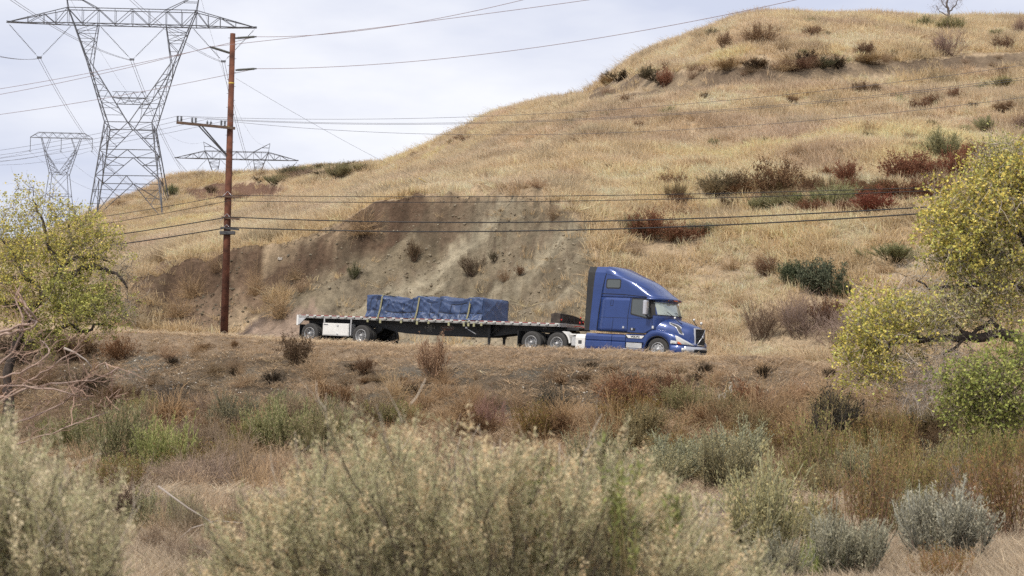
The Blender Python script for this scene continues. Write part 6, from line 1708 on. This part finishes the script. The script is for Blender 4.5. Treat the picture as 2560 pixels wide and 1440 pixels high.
fill(26, 1480, 2300, lambda p: (float(np.interp(p, [1480, 1760, 2560], [215, 180, 138]))-8, float(np.interp(p, [1480, 1760, 2560], [245, 196, 150]))), ['wild', 'dark', 'russet'], (30, 70), (14, 24), 'dark shrub in the eroded terrace band', G_UP, [(.5, .42, .32), (1.3, 1.2, .9), (.7, .55, .5)])
fill(22, 900, 1500, lambda p: (sky(p)+12, 470), ['russet', 'wild'], (14, 30), (8, 16), 'small brown shrub dotted in the dry grass above the cut', 'small shrubs above the road cut', [(.8, .65, .6), (.75, .62, .5)])
fill(22, 1500, 2300, lambda p: (560, 840), ['tan', 'wild'], (30, 70), (22, 40), 'pale straw clump on the slope behind and right of the truck', 'straw clumps behind the truck', [(1, .95, .85), (.85, .75, .6)])
fill(52, 180, 2300, lambda p: (float(np.interp(p, [180, 2200], [850, 935])), float(np.interp(p, [180, 2200], [960, 1030]))), ['wild', 'wild', 'tan', 'russet', 'dark'], (18, 56), (10, 30), 'small dry weed on the upper bank below the road', G_BANK, [(.95, .82, .68), (.8, .68, .55), (1.05, .92, .76), (.66, .58, .5)])
fill(34, 200, 2500, lambda p: (1190, 1380), ['sage', 'willow', 'twiggy', 'sage', 'green'], (120, 210), (80, 140), 'rounded shrub on the wash floor', G_WASH, [(.9, .88, .74), (.8, .76, .64), (1, .92, .8)])
fill(26, 400, 800, lambda p: (1230, 1400), ['twiggy', 'wild', 'twiggy', 'tan'], (110, 190), (60, 110), 'dry brush beside the pale straw at left', G_WASH, [(1, .92, .82), (.9, .8, .68), (1.1, 1, .9)])
fill(70, 250, 2200, lambda p: (float(np.interp(p, [250, 2200], [900, 985])), 1120), ['wild', 'wild', 'tan'], (36, 90), (20, 44), 'dry tangled weed on the brown bank below the road', 'dry weeds on the bank', [(.8, .64, .52), (.62, .5, .4), (.95, .8, .62), (.5, .46, .4)])
fill(60, 250, 2300, lambda p: (float(np.interp(p, [250, 2200], [985, 1050])), 1150), ['wild', 'tan', 'tan', 'russet'], (70, 130), (36, 62), 'dry arching tangle at the foot of the bank', G_BANK, [(.9, .74, .58), (1.0, .82, .62), (.8, .62, .46), (.72, .6, .5)])
fill(83, 1300, 2560, lambda p: (1040, 1330), ['wild', 'tan', 'sage', 'willow'], (80, 160), (45, 95), 'dry tangled brush in the right middle ground among the sages', 'dry brush in the right middle ground', [(.75, .65, .5), (.85, .72, .55)])
fill(76, 150, 1000, lambda p: (1060, 1330), ['wild', 'twiggy', 'twiggy', 'tan', 'green'], (80, 160), (45, 90), 'grey dead brush in the left middle ground', 'grey brush in the left middle ground', [(1, .9, .8), (1.05, .95, .85), (.85, .8, .66)])

# ------------------------------------------------------------------ big near brush, out of focus
def big_sage(px0, px1, topf, D0, D1, n, label, seed, tipcol, leafcol, twig, wood=(.2, .16, .13), hmin=.8):
    """one broad bush of n shoots rooted on the ground; topf(px) = height line in the picture at mid depth"""
    r = np.random.default_rng(seed); D = (D0 + D1)/2
    c = at((px0+px1)/2, 1300, D); root = empty('sagebrush', (c.x, D, GROUND), label, 'bush')
    org = np.array([c.x, D, GROUND]); st = []; fo = []; tips = []
    # shoots: targets on the canopy surface and inside
    d = r.uniform(D0, D1, n); px = r.uniform(px0, px1, n); s, _ = px_s_t(px, 1200)
    tpy = topf(px) + r.exponential(70, n) + 26*r.normal(size=n); _, tt = px_s_t(px, tpy)
    q = (d - D0)/(D1 - D0)
    tip = np.stack([s*d, d, tt*d*1.0], -1); tip[:, 2] = np.minimum(tip[:, 2], tt*D + .15*r.normal(size=n)*0 + .05)
    cx = at((px0+px1)/2, 1300, D).x; base = np.stack([cx + (tip[:, 0]-cx)*.45 + r.normal(0, .12, n), D + (d - D)*.4, np.full(n, GROUND)], -1)
    K = 8; t = np.linspace(0, 1, K)[None, :, None]
    mid = base*(1-t) + tip[:, None]*t if False else base[:, None]*(1-t) + tip[:, None]*t
    bow = np.sin(t*np.pi)*(np.array([0, 0, .25]))*np.linalg.norm(tip[:, None, :2]-base[:, None, :2], axis=-1, keepdims=True)
    P = mid + bow + .03*np.cumsum(r.normal(size=(n, K, 3)), 1)*t
    st.append(rib(P - org, .016, .006, wood, twig, r))
    dd_ = branch(P[:max(8, n//9)], 2, 7, .6, .55, .35, .07, r, .5); st.append(rib(dd_ - org, .009, .004, (.36, .31, .25), (.44, .38, .31), r)); d2_ = branch(dd_, 3, 4, .3, .22, .6, .1, r, .3); st.append(rib(d2_ - org, .005, .003, (.40, .35, .28), (.46, .40, .33), r))
    Q = branch(P, 7, 6, .25, .40, .42, .05, r, .45); st.append(rib(Q - org, .007, .004, twig, twig, r))
    Q2 = branch(Q, 5, 4, .25, .12, .5, .06, r, .5); st.append(rib(Q2 - org, .004, .003, twig, twig, r))
    fo.append(leafon(Q2 - org, 15, .024, .0045, leafcol, .1, r, .5, .005)); fo.append(leafon(Q - org, 8, .03, .006, leafcol, .3, r, .5, .005))
    # seed heads: dense pale plumes at the upper tips
    spr = branch(P, 5, 6, .72, .30, .30, .03, r, .7); fo.append(leafon(spr - org, 42, .026, .0065, leafcol, .1, r, .55, .012))
    hi = Q[Q[:, -1, 2] > (np.interp(Q[:, -1, 0]/Q[:, -1, 1]*FPX + 1280, np.linspace(px0, px1, 40), [(px_s_t(x, topf(np.array([x]))[0] + 150)[1]) for x in np.linspace(px0, px1, 40)])*D)]
    se = np.concatenate([hi[r.uniform(size=len(hi)) < .26, :5], spr[r.uniform(size=len(spr)) < .22, :5]])
    ext = branch(se, 2, 5, .7, .20, .22, .03, r, .7); fo.append(leafon(ext - org, 32, .020, .010, tipcol, .0, r, .9, .012, .12))
    link_mesh('stems', vmesh('stems', st, M_TWIG), root); link_mesh('foliage', vmesh('foliage', fo, M_VEG), root)
    return root
TIP = [(.68, .56, .35), (.76, .63, .41), (.62, .51, .32), (.72, .53, .32)]
LEAF = [(.52, .50, .29), (.62, .57, .36), (.42, .41, .23), (.68, .58, .37)]
f1 = lambda p: np.interp(p, [520, 560, 640, 740, 800, 860, 940, 1010, 1080, 1160, 1240, 1330, 1430, 1540, 1620, 1700, 1800, 1900], [1480, 1440, 1380, 1290, 1240, 1235, 1175, 1195, 1240, 1245, 1195, 1255, 1260, 1215, 1290, 1350, 1380, 1440])
big_sage(560, 1880, f1, 8.2, 10.4, 300, 'huge blurred sagebrush with pale seed tips filling the foreground centre', 91, TIP, LEAF, (.16, .135, .10), (.12, .095, .075))
f2 = lambda p: np.interp(p, [-200, 0, 60, 120, 180, 230, 260, 300], [1130, 1160, 1190, 1230, 1290, 1340, 1420, 1500])
big_sage(-220, 262, f2, 8.0, 9.6, 120, 'blurred sagebrush with cream seed tips in the lower left corner', 92, [(.74, .64, .44), (.66, .56, .37)], LEAF, (.16, .135, .10), (.12, .095, .075))
# green leafy shoots standing in the near brush
def shoots(px, ytop, ybot, D, n, label, seed):
    r = np.random.default_rng(seed); c = at(px, 1300, D); root = empty('leafy_shoot', (c.x, D, GROUND), label, 'plant', 'green leafy shoots in the near brush')
    zt = at(px, ytop, D).z; P = []
    for i in range(n):
        b = np.array([r.normal(0, .03), r.normal(0, .05), 0.]); tpt = np.array([r.normal(0, .035), r.normal(0, .05), (zt - GROUND)*r.uniform(.93, 1)])
        t = np.linspace(0, 1, 9)[:, None]; P.append(b*(1-t) + tpt*t + .012*np.cumsum(r.normal(size=(9, 3)), 0)*t)
    P = np.array(P); k0 = max(0, 1 - (ybot - ytop)/FPX*D/(zt - GROUND))
    link_mesh('stem', vmesh('stem', [rib(P, .010, .005, (.2, .13, .08), (.24, .2, .1), r)], M_TWIG), root)
    link_mesh('foliage', vmesh('foliage', [leafon(P, 26, .05, .013, [(.24, .27, .10), (.30, .33, .12), (.36, .36, .14)], k0, r, .7, .008)], M_VEG), root)
for i, (px, y0, y1, lab) in enumerate(((1340, 1165, 1290, 'green leafy shoot in the blurred brush, left of the tallest green one'), (1535, 1095, 1300, 'tallest green leafy shoot rising from the blurred brush'), (1580, 1170, 1280, 'green leafy shoot right beside the tallest one'), (1555, 1280, 1400, 'short green shoot below the tallest one'), (1690, 1240, 1330, 'green shoot at the right part of the blurred brush'), (1355, 1330, 1440, 'green shoot low in the blurred brush at the bottom'))):
    shoots(px, y0, y1, 8.6, 4, lab, 300 + i)

# ------------------------------------------------------------------ trees: limbs, twigs grown towards the crown lobes, leaves on the twigs
def tree(name, D, limbs, lobes, label, seed, bark, twigc, leaf, cat='tree', hang=0, lk=1.0):
    """limbs: [(points (px, py, dY)), r0, r1]; lobes: (px, py, rx, ry, dY, rY, n twigs, leaves per twig, palette index, leaf size)"""
    r = np.random.default_rng(seed); o0 = at(*limbs[0][0][0][:2], D); root = empty(name, o0, label, cat); org = np.array(o0)
    skel = []; tm = MB(); first = True
    for pts, r0, r1 in limbs:
        P = np.array([at(p[0], p[1], D + (p[2] if len(p) > 2 else 0)) for p in pts]) - org
        if first:
            b0 = P[0] + org; gz = ground(b0[0], b0[1]) - .15
            if gz < b0[2]: P = np.vstack([[P[0][0] + .1, P[0][1], gz - org[2]], P])
        # resample with wobble
        d = np.r_[0, np.cumsum(np.linalg.norm(np.diff(P, axis=0), axis=1))]; n = max(4, int(d[-1]/.22)); u = np.linspace(0, d[-1], n)
        Q = np.stack([np.interp(u, d, P[:, i]) for i in range(3)], 1); Q[1:-1] += .035*r.normal(size=(n-2, 3))
        rad = np.linspace(r0, r1, n)*(1 + .08*r.normal(size=n)); m = MB().tube(Q, list(rad), 8)
        m.build('trunk' if first else 'limb', bark, root); first = False; skel += [tuple(q) for q in Q[n//4:]]
    A = np.array(skel)
    st = []; fol = []
    tg = []
    for li, (px, py, rx, ry, dy, ry3, n, nl, pal, ls) in enumerate(lobes):
        v = unit(r.normal(size=(n, 3)))*(r.uniform(0, 1, (n, 1))**.5)*1.12 + .16*r.normal(size=(n, 3)); c = np.array(at(px, py, D + dy)) - org; m = D/FPX
        tg.append(np.c_[c + v*np.array([rx*m, ry3, ry*m]), np.full(n, li)])
    tg = np.concatenate(tg); dist = np.array([np.min(((A - t[:3])**2).sum(1)) for t in tg]); tg = tg[np.argsort(dist)]
    P_all = {}; 
    for row in tg:
        t = row[:3]; li = int(row[3]); dd = ((A - t)**2).sum(1); j = int(np.argmin(dd)); s = A[j]; L = math.sqrt(dd[j]) + 1e-3
        K = 6; q = np.linspace(0, 1, K)[:, None]; side = r.normal(size=3)*L*.16; P = s*(1-q) + t*q + np.sin(q*np.pi)*side + .02*r.normal(size=(K, 3))*min(L, 1)
        if hang: P[:, 2] -= 0
        P_all.setdefault(li, []).append(P); A = np.vstack([A, P[2:]])
    for li, Ps in P_all.items():
        Ps = np.array(Ps); nl, pal, ls = lobes[li][7:10]
        Lm = np.linalg.norm(Ps[:, -1]-Ps[:, 0], axis=1)
        st.append(rib(Ps, .030, .010, twigc[0], twigc[1], r))
        dn = -.5 if hang and pal < 0 else .1
        Q = branch(Ps, 5, 5, .30, .60, .8, .10, r, dn); st.append(rib(Q, .011, .005, twigc[1], twigc[1], r))
        Q2 = branch(Q, 2, 4, .3, .34, .8, .1, r, dn); st.append(rib(Q2, .006, .004, twigc[1], twigc[1], r))
        if nl > 0:
            gk = r.uniform(size=len(Q2)) < .62; fol.append(leafon(Q2[gk], int(nl*2.4*lk) + 1, ls*.92, ls*.68, leaf[pal], .45, r, 1.5, .045, .26)); fol.append(leafon(Q, max(1, nl//2), ls, ls*.7, leaf[pal], .7, r, 1.4, .04, .26))
    link_mesh('twigs', vmesh('twigs', st, M_TWIG), root)
    if fol: link_mesh('foliage', vmesh('foliage', fol, M_VEG), root)
    return root
BARK = pbr('tree_bark', (.055, .042, .035), .95, var=.4, vscale=6, bump=.8, bscale=14); BARK2 = pbr('grey_bark', (.13, .11, .10), .95, var=.3, vscale=6)
YG = [(.62, .53, .14), (.52, .48, .13), (.70, .57, .16), (.42, .43, .13)]; YEL = [(.66, .52, .13), (.60, .51, .14), (.72, .56, .16), (.50, .47, .14), (.38, .38, .12)]; GRN = [(.32, .36, .10), (.26, .30, .09), (.42, .43, .13), (.36, .36, .11)]; OLV = [(.52, .48, .20), (.44, .42, .18), (.58, .50, .20), (.37, .37, .15)]
tree('yellowing_tree', 70.0, [
  ([(20, 930), (40, 860), (75, 790), (112, 735), (142, 700), (150, 665)], .24, .13),
  ([(142, 705), (175, 690), (205, 668), (250, 668), (300, 690), (318, 720)], .15, .05), ([(150, 668), (190, 648), (235, 640), (275, 655)], .10, .03),
  ([(62, 860), (110, 835), (180, 812), (200, 828), (226, 826), (244, 806), (282, 816)], .13, .035),
  ([(80, 790), (40, 765), (-20, 745, 1), (-80, 740, 1)], .16, .06), ([(112, 735), (60, 690), (20, 700), (-40, 690)], .11, .04), ([(150, 665), (120, 610), (110, 560), (82, 500)], .10, .03), ([(148, 670), (180, 610), (170, 560)], .08, .03),
  ([(60, 690), (30, 620), (-20, 580)], .08, .03)],
  [(150, 600, 140, 65, 0, 2.2, 80, 2, 3, .10), (60, 530, 80, 60, 0, 1.4, 36, 2, 3, .09), (90, 490, 45, 40, 0, .8, 18, 1, 3, .09), (30, 640, 120, 70, 0, 2.0, 80, 2, 0, .10), (40, 745, 120, 60, 0, 2.0, 70, 3, 3, .10),
   (230, 640, 95, 60, 0, 1.6, 60, 2, 3, .09), (180, 750, 120, 65, 0, 1.8, 100, 4, 2, .10), (240, 780, 75, 50, 0, 1.3, 50, 3, 2, .10), (110, 850, 60, 36, 0, 1.0, 26, 4, 2, .10), (0, 590, 70, 60, 0, 1.3, 30, 1, 3, .09), (80, 680, 150, 90, 0, 2.2, 70, 2, 0, .10),
   (310, 670, 50, 60, 0, 1.2, 40, 0, 0, .07), (300, 750, 60, 60, 0, 1.2, 44, 0, 3, .06), (170, 540, 50, 40, 0, .9, 24, 2, 0, .09), (-60, 700, 60, 120, 0, 1.8, 60, 2, 0, .10), (200, 590, 80, 45, 0, 1.2, 46, 2, 3, .09), (120, 790, 130, 50, 0, 1.6, 50, 2, 3, .09)],
  'yellowing cottonwood with a dark curved trunk at the left edge', 401, BARK, ((.11, .09, .08), (.28, .24, .19)), [YG, YEL, [(.46, .46, .14), (.38, .40, .12), (.54, .50, .16)], YG], lk=.9)
tree('cottonwood', 50.0, [
  ([(2640, 1010), (2620, 930), (2570, 862), (2500, 838), (2430, 842), (2340, 845), (2250, 850, -.3), (2190, 880, -.3)], .26, .06),
  ([(2520, 838), (2480, 805), (2440, 830), (2400, 860), (2370, 880)], .10, .03), ([(2600, 900), (2610, 800), (2600, 700), (2570, 560), (2540, 440)], .22, .08),
  ([(2600, 760), (2540, 710), (2460, 712), (2370, 715), (2320, 722), (2290, 700)], .09, .025), ([(2600, 700), (2520, 640), (2440, 600), (2390, 560)], .10, .03), ([(2590, 640), (2520, 560), (2450, 500)], .09, .03), ([(2430, 842), (2380, 800), (2330, 770)], .06, .02)],
  [(2440, 530, 110, 95, 0, 1.6, 150, 4, 1, .10), (2400, 610, 85, 75, 0, 1.3, 90, 4, 0, .10), (2530, 480, 90, 95, 0, 1.5, 120, 4, 1, .10), (2540, 620, 100, 100, 0, 1.5, 100, 3, 0, .095), (2470, 660, 110, 60, 0, 1.2, 70, 3, 2, .09), (2540, 390, 70, 50, 0, .9, 40, 2, 3, .085), (2480, 440, 70, 40, 0, 1.0, 60, 3, 0, .09),
   (2240, 790, 110, 70, 0, 1.4, 100, 3, 0, .095), (2180, 870, 75, 80, 0, 1.1, 80, 4, 0, .095), (2320, 790, 100, 55, 0, 1.3, 50, 2, 2, .09), (2410, 770, 120, 60, 0, 1.3, 70, 2, 2, .085), (2290, 890, 120, 55, 0, 1.1, 60, 0, 2, .075), (2290, 960, 80, 70, 0, .9, 60, 0, -1, .05), (2370, 890, 90, 55, 0, 1.0, 50, 0, -1, .05),
   (2480, 730, 120, 50, 0, 1.1, 70, 2, 0, .085), (2310, 690, 60, 45, 0, .8, 30, 0, -1, .05), (2520, 790, 80, 50, 0, 1.0, 40, 2, 0, .085), (2500, 380, 60, 36, 0, .8, 24, 1, 3, .075), (2180, 950, 60, 30, 0, .6, 20, 2, 0, .085)],
  'cottonwood with yellow green leaves and bare grey twigs leaning in from the right edge', 402, BARK, ((.16, .135, .115), (.46, .40, .34)), [YG, YEL, OLV, OLV], hang=1, lk=.68)
tree('small_green_tree', 41.0, [([(2505, 1100), (2500, 1050), (2490, 1000), (2500, 950)], .07, .03), ([(2498, 1040), (2450, 1000), (2420, 970)], .04, .015), ([(2495, 1020), (2540, 980), (2570, 940)], .04, .015)],
  [(2480, 940, 90, 55, 0, .9, 60, 2, 2, .09), (2420, 985, 80, 55, 0, .8, 44, 2, 2, .09), (2530, 1000, 90, 75, 0, .9, 54, 2, 2, .09), (2460, 1040, 90, 40, 0, .6, 40, 2, 2, .09), (2560, 890, 60, 40, 0, .6, 24, 2, 2, .09)],
  'small dark green leafy tree below the cottonwood at the right edge', 403, BARK, ((.12, .10, .085), (.26, .22, .16)), [YG, YEL, GRN, OLV])
hb = ray_hit(2372, 60); 
tree('bare_tree', hb.y, [([(2370, 52), (2372, 30), (2366, 10), (2372, -14)], .20, .08), ([(2371, 32), (2390, 12), (2398, -10)], .10, .04), ([(2370, 40), (2348, 28), (2340, 14)], .08, .03), ([(2372, 26), (2354, 4), (2350, -16)], .07, .03)],
  [(2366, 2, 34, 26, 0, 1.2, 60, 0, 0, .06), (2392, 4, 20, 26, 0, .8, 30, 0, 0, .06), (2342, 22, 14, 18, 0, .5, 16, 0, 0, .06)], 'lone bare tree on the hilltop near the upper right corner', 404, BARK2, ((.17, .14, .13), (.30, .25, .24)), [YG, YEL, GRN, OLV])
# bare reddish branches reaching in from the left
def bare_branches(D, specs, label, seed, col):
    r = np.random.default_rng(seed); o = at(-180, 1100, D); root = empty('bare_branches', o, label, 'bush'); org = np.array(o); st = []
    for pts, w0, w1, nb in specs:
        P = np.array([at(a, b, D + r.normal(0, .25)) for a, b in pts]) - org; d = np.r_[0, np.cumsum(np.linalg.norm(np.diff(P, axis=0), axis=1))]; u = np.linspace(0, d[-1], 18)
        Q = np.stack([np.interp(u, d, P[:, i]) for i in range(3)], 1)[None] + .012*r.normal(size=(1, 18, 3)); m = MB().tube([Vector(q) for q in Q[0]], list(np.linspace(w0*1.05, w1*1.3, 18)), 6)
        m.build('branch', pbr('reddish_branch', (.36, .26, .21), .8, var=.2, vscale=5), root)
        B = branch(Q, nb, 6, .15, .55, .6, .10, r, .2); st.append(rib(B, .013, .008, col, col, r)); B2 = branch(B, 4, 5, .2, .35, .6, .12, r, .15); st.append(rib(B2, .009, .006, col, col, r))
    link_mesh('twigs', vmesh('twigs', st, M_TWIG), root)
bare_branches(24.0, [([(-120, 1050), (0, 990), (120, 960), (240, 950), (300, 920)], .02, .006, 12), ([(-120, 1100), (-10, 1010), (80, 950), (150, 900), (190, 880)], .018, .006, 12), ([(-120, 1120), (40, 1060), (160, 1010), (260, 900), (272, 925)], .02, .005, 12), ([(-100, 980), (20, 900), (60, 820), (40, 740), (45, 720)], .02, .007, 8),
   ([(-100, 900), (0, 830), (60, 815), (95, 800), (70, 770), (50, 750)], .022, .01, 6), ([(-100, 860), (10, 835), (90, 815), (60, 770)], .02, .008, 6), ([(-120, 1180), (0, 1120), (140, 1080), (270, 1030)], .016, .005, 14), ([(-100, 960), (60, 930), (130, 880), (100, 850)], .016, .006, 10), ([(-120, 1010), (20, 960), (180, 985), (215, 1000), (220, 960)], .016, .005, 10)],
   'leafless reddish branches reaching in at the left below the yellowing tree', 501, (.36, .245, .19))
def log(pts, D, r0, name, label, col):
    P = [at(x, y, D) for x, y in pts]; P = [Vector((p.x, p.y, max(p.z, ground(p.x, p.y) + .02))) for p in P]; tag(MB().tube(P, list(np.linspace(r0, r0*.35, len(P))), 6).build(name, pbr(name + '_bark', col, .9)), label, 'branch')
log([(160, 870), (185, 880), (215, 900), (230, 920)], 66, .05, 'fallen_branch', 'pale fallen branch on the dark bank below the left tree', (.35, .3, .26))
log([(395, 1215), (470, 1270), (520, 1300), (560, 1330)], 22.5, .014, 'fallen_branch', 'long dark dead stem slanting over the pale grass at left', (.09, .06, .05))
log([(420, 1370), (480, 1320), (540, 1302), (640, 1310)], 21.5, .012, 'fallen_branch', 'thin dark dead stem lying low on the pale grass', (.09, .06, .05))

# ------------------------------------------------------------------ stones and pale litter
def stone(name, px, py, w, h, th, label, col, seed, D=None, tilt=0):
    p = ray_hit(px, py) if D is None else Vector((at(px, py, D).x, D, GROUND)); r = np.random.default_rng(seed); m = p.y/FPX
    import bmesh
    bm = bmesh.new(); bmesh.ops.create_icosphere(bm, subdivisions=3, radius=1)
    for v in bm.verts:
        c = v.co.copy(); k = 1 + .16*float(fbm(np.array([c.x*1.7 + seed]), np.array([c.y*1.7 + c.z*1.3]), seed, 3)[0]); c = Vector([math.copysign(min(abs(x)*1.25, .86), x) for x in c])
        v.co = Vector((c.x*w*m/2, c.y*th, c.z*h*m/2))*k
    me = bpy.data.meshes.new(name); bm.to_mesh(me); bm.free(); me.materials.append(pbr('stone_%d' % seed, col, .9, var=.18, vscale=5, bump=.5, bscale=12))
    o = link_mesh(name, me, None, (p.x, p.y, p.z + h*m*.4)); o.rotation_euler = (R(8), tilt, R(15)); tag(o, label, 'stone'); return o
sp = ray_hit(1812, 1003); m = MB(); q = sp.y/FPX
poly = [(-20, -2), (-14, 14), (4, 22), (19, 40), (20, 22), (8, 8), (-4, 2)]
m.prism([(x*q, z*q) for x, z in poly], -.06, .06); sl = m.build('stone_slab', pbr('pale_slab', (.36, .33, .28), .85, var=.15, vscale=6, bump=.5, bscale=14)); sl.location = sp; sl.rotation_euler = (R(-12), 0, R(10)); tag(sl, 'pale grey pointed stone slab sticking out of the bank', 'stone')
stone('boulder', 515, 1452, 80, 46, .14, 'rounded dark grey green boulder at the bottom edge', (.13, .135, .11), 5, D=18.6)
stone('rock', 1825, 873, 22, 14, .14, 'small pale rock at the foot of the slope behind the truck nose', (.36, .29, .22), 6)
stone('rock', 700, 655, 12, 8, .1, 'white pebble like rock on the dark soil left of the cut', (.5, .45, .38), 7)
def litter():
    r = np.random.default_rng(5); X, Y, Z = [], [], []
    r0 = rng; n = 2600; px = np.concatenate([r.normal(330, 130, 1100), r.uniform(60, 900, 500), r.uniform(1250, 2450, 1000)]); py = np.concatenate([r.normal(945, 38, 1100), r.uniform(880, 1010, 500), r.uniform(930, 1060, 1000)])
    s, t = px_s_t(px, py); Yg = np.linspace(40, 100, 260); P = []
    for a, b in zip(s, t):
        z = terrain(a*Yg, Yg, True) if False else None
    # project on the ground by a vectorised march
    G = terrain(s[:, None]*Yg[None], np.broadcast_to(Yg, (n, 260))); hit = (G - t[:, None]*Yg[None] > 0); k = np.where(hit.any(1), hit.argmax(1), 0)
    ok = k > 0; Yh = Yg[k][ok]; Xh = s[ok]*Yh; Zh = terrain(Xh, Yh)
    c = np.stack([Xh, Yh, Zh + .015], -1); nn = len(c); c = np.repeat(c, 1, 0)
    d = unit(r.normal(size=(nn, 3))*np.array([1, 1, .35])); L = r.uniform(.03, .10, nn)
    col = np.array([(.55, .50, .42), (.42, .37, .30), (.62, .58, .52)])[r.integers(0, 3, nn)]
    V, F, C = leaves(c, d, L, L*.7, col, r); V2 = V + np.repeat(unit(r.normal(size=(nn, 3))), 4, 0)*.012
    o = link_mesh('pale_litter', vmesh('pale_litter', [(V, F, C), (V2, F, C)], M_TWIG)); tag(o, 'pale stones and dead leaves scattered on the dark bank', kind='stuff')
litter()
def clods():
    """lumps of earth on the eroded cut and bank"""
    r = np.random.default_rng(15); n = 20000; s = r.uniform(-.24, .08, n); Y = r.uniform(70, 104, n); X = s*Y; Z = terrain(X, Y); m = terrain_masks(X, Y, Z); k = (m['cut'] | m['rim'] | m['leftcut']) & ~m['apron'] & (fbm(X/2, Y/2, 95, 3) > -.1); X, Y, Z = X[k], Y[k], Z[k]; n = len(X)
    import bmesh
    ms = []
    for i in range(3):
        bm = bmesh.new(); bmesh.ops.create_icosphere(bm, subdivisions=1, radius=.5)
        for v in bm.verts: v.co = v.co*(1 + .45*(random.random() - .5))
        me = bpy.data.meshes.new('clod'); bm.to_mesh(me); bm.free(); a = me.color_attributes.new('Col', 'FLOAT_COLOR', 'POINT'); a.data.foreach_set('color', np.ones(len(me.vertices)*4, np.float32)); me.materials.append(M_GRASS); ms.append(me)
    C = np.array([(.40, .34, .25), (.34, .28, .20), (.46, .40, .30)])[r.integers(0, 3, n)]*(1 + .1*r.normal(size=(n, 1))); dk = (m['rim'] | m['leftcut'])[k]; C = np.where(dk[:, None], C*.62, C)
    q = .05 + .13*r.uniform(size=n)**4; gn_scatter('earth_clods', ms, np.stack([X, Y, Z], 1), r.uniform(0, 6, n), r.normal(0, .3, (n, 2)), np.stack([q*1.5, q*1.2, q], 1), np.clip(C, .03, .6), 'lumps of dry earth and small stones on the eroded cut')
clods()
hill_grass(); bank_grass()
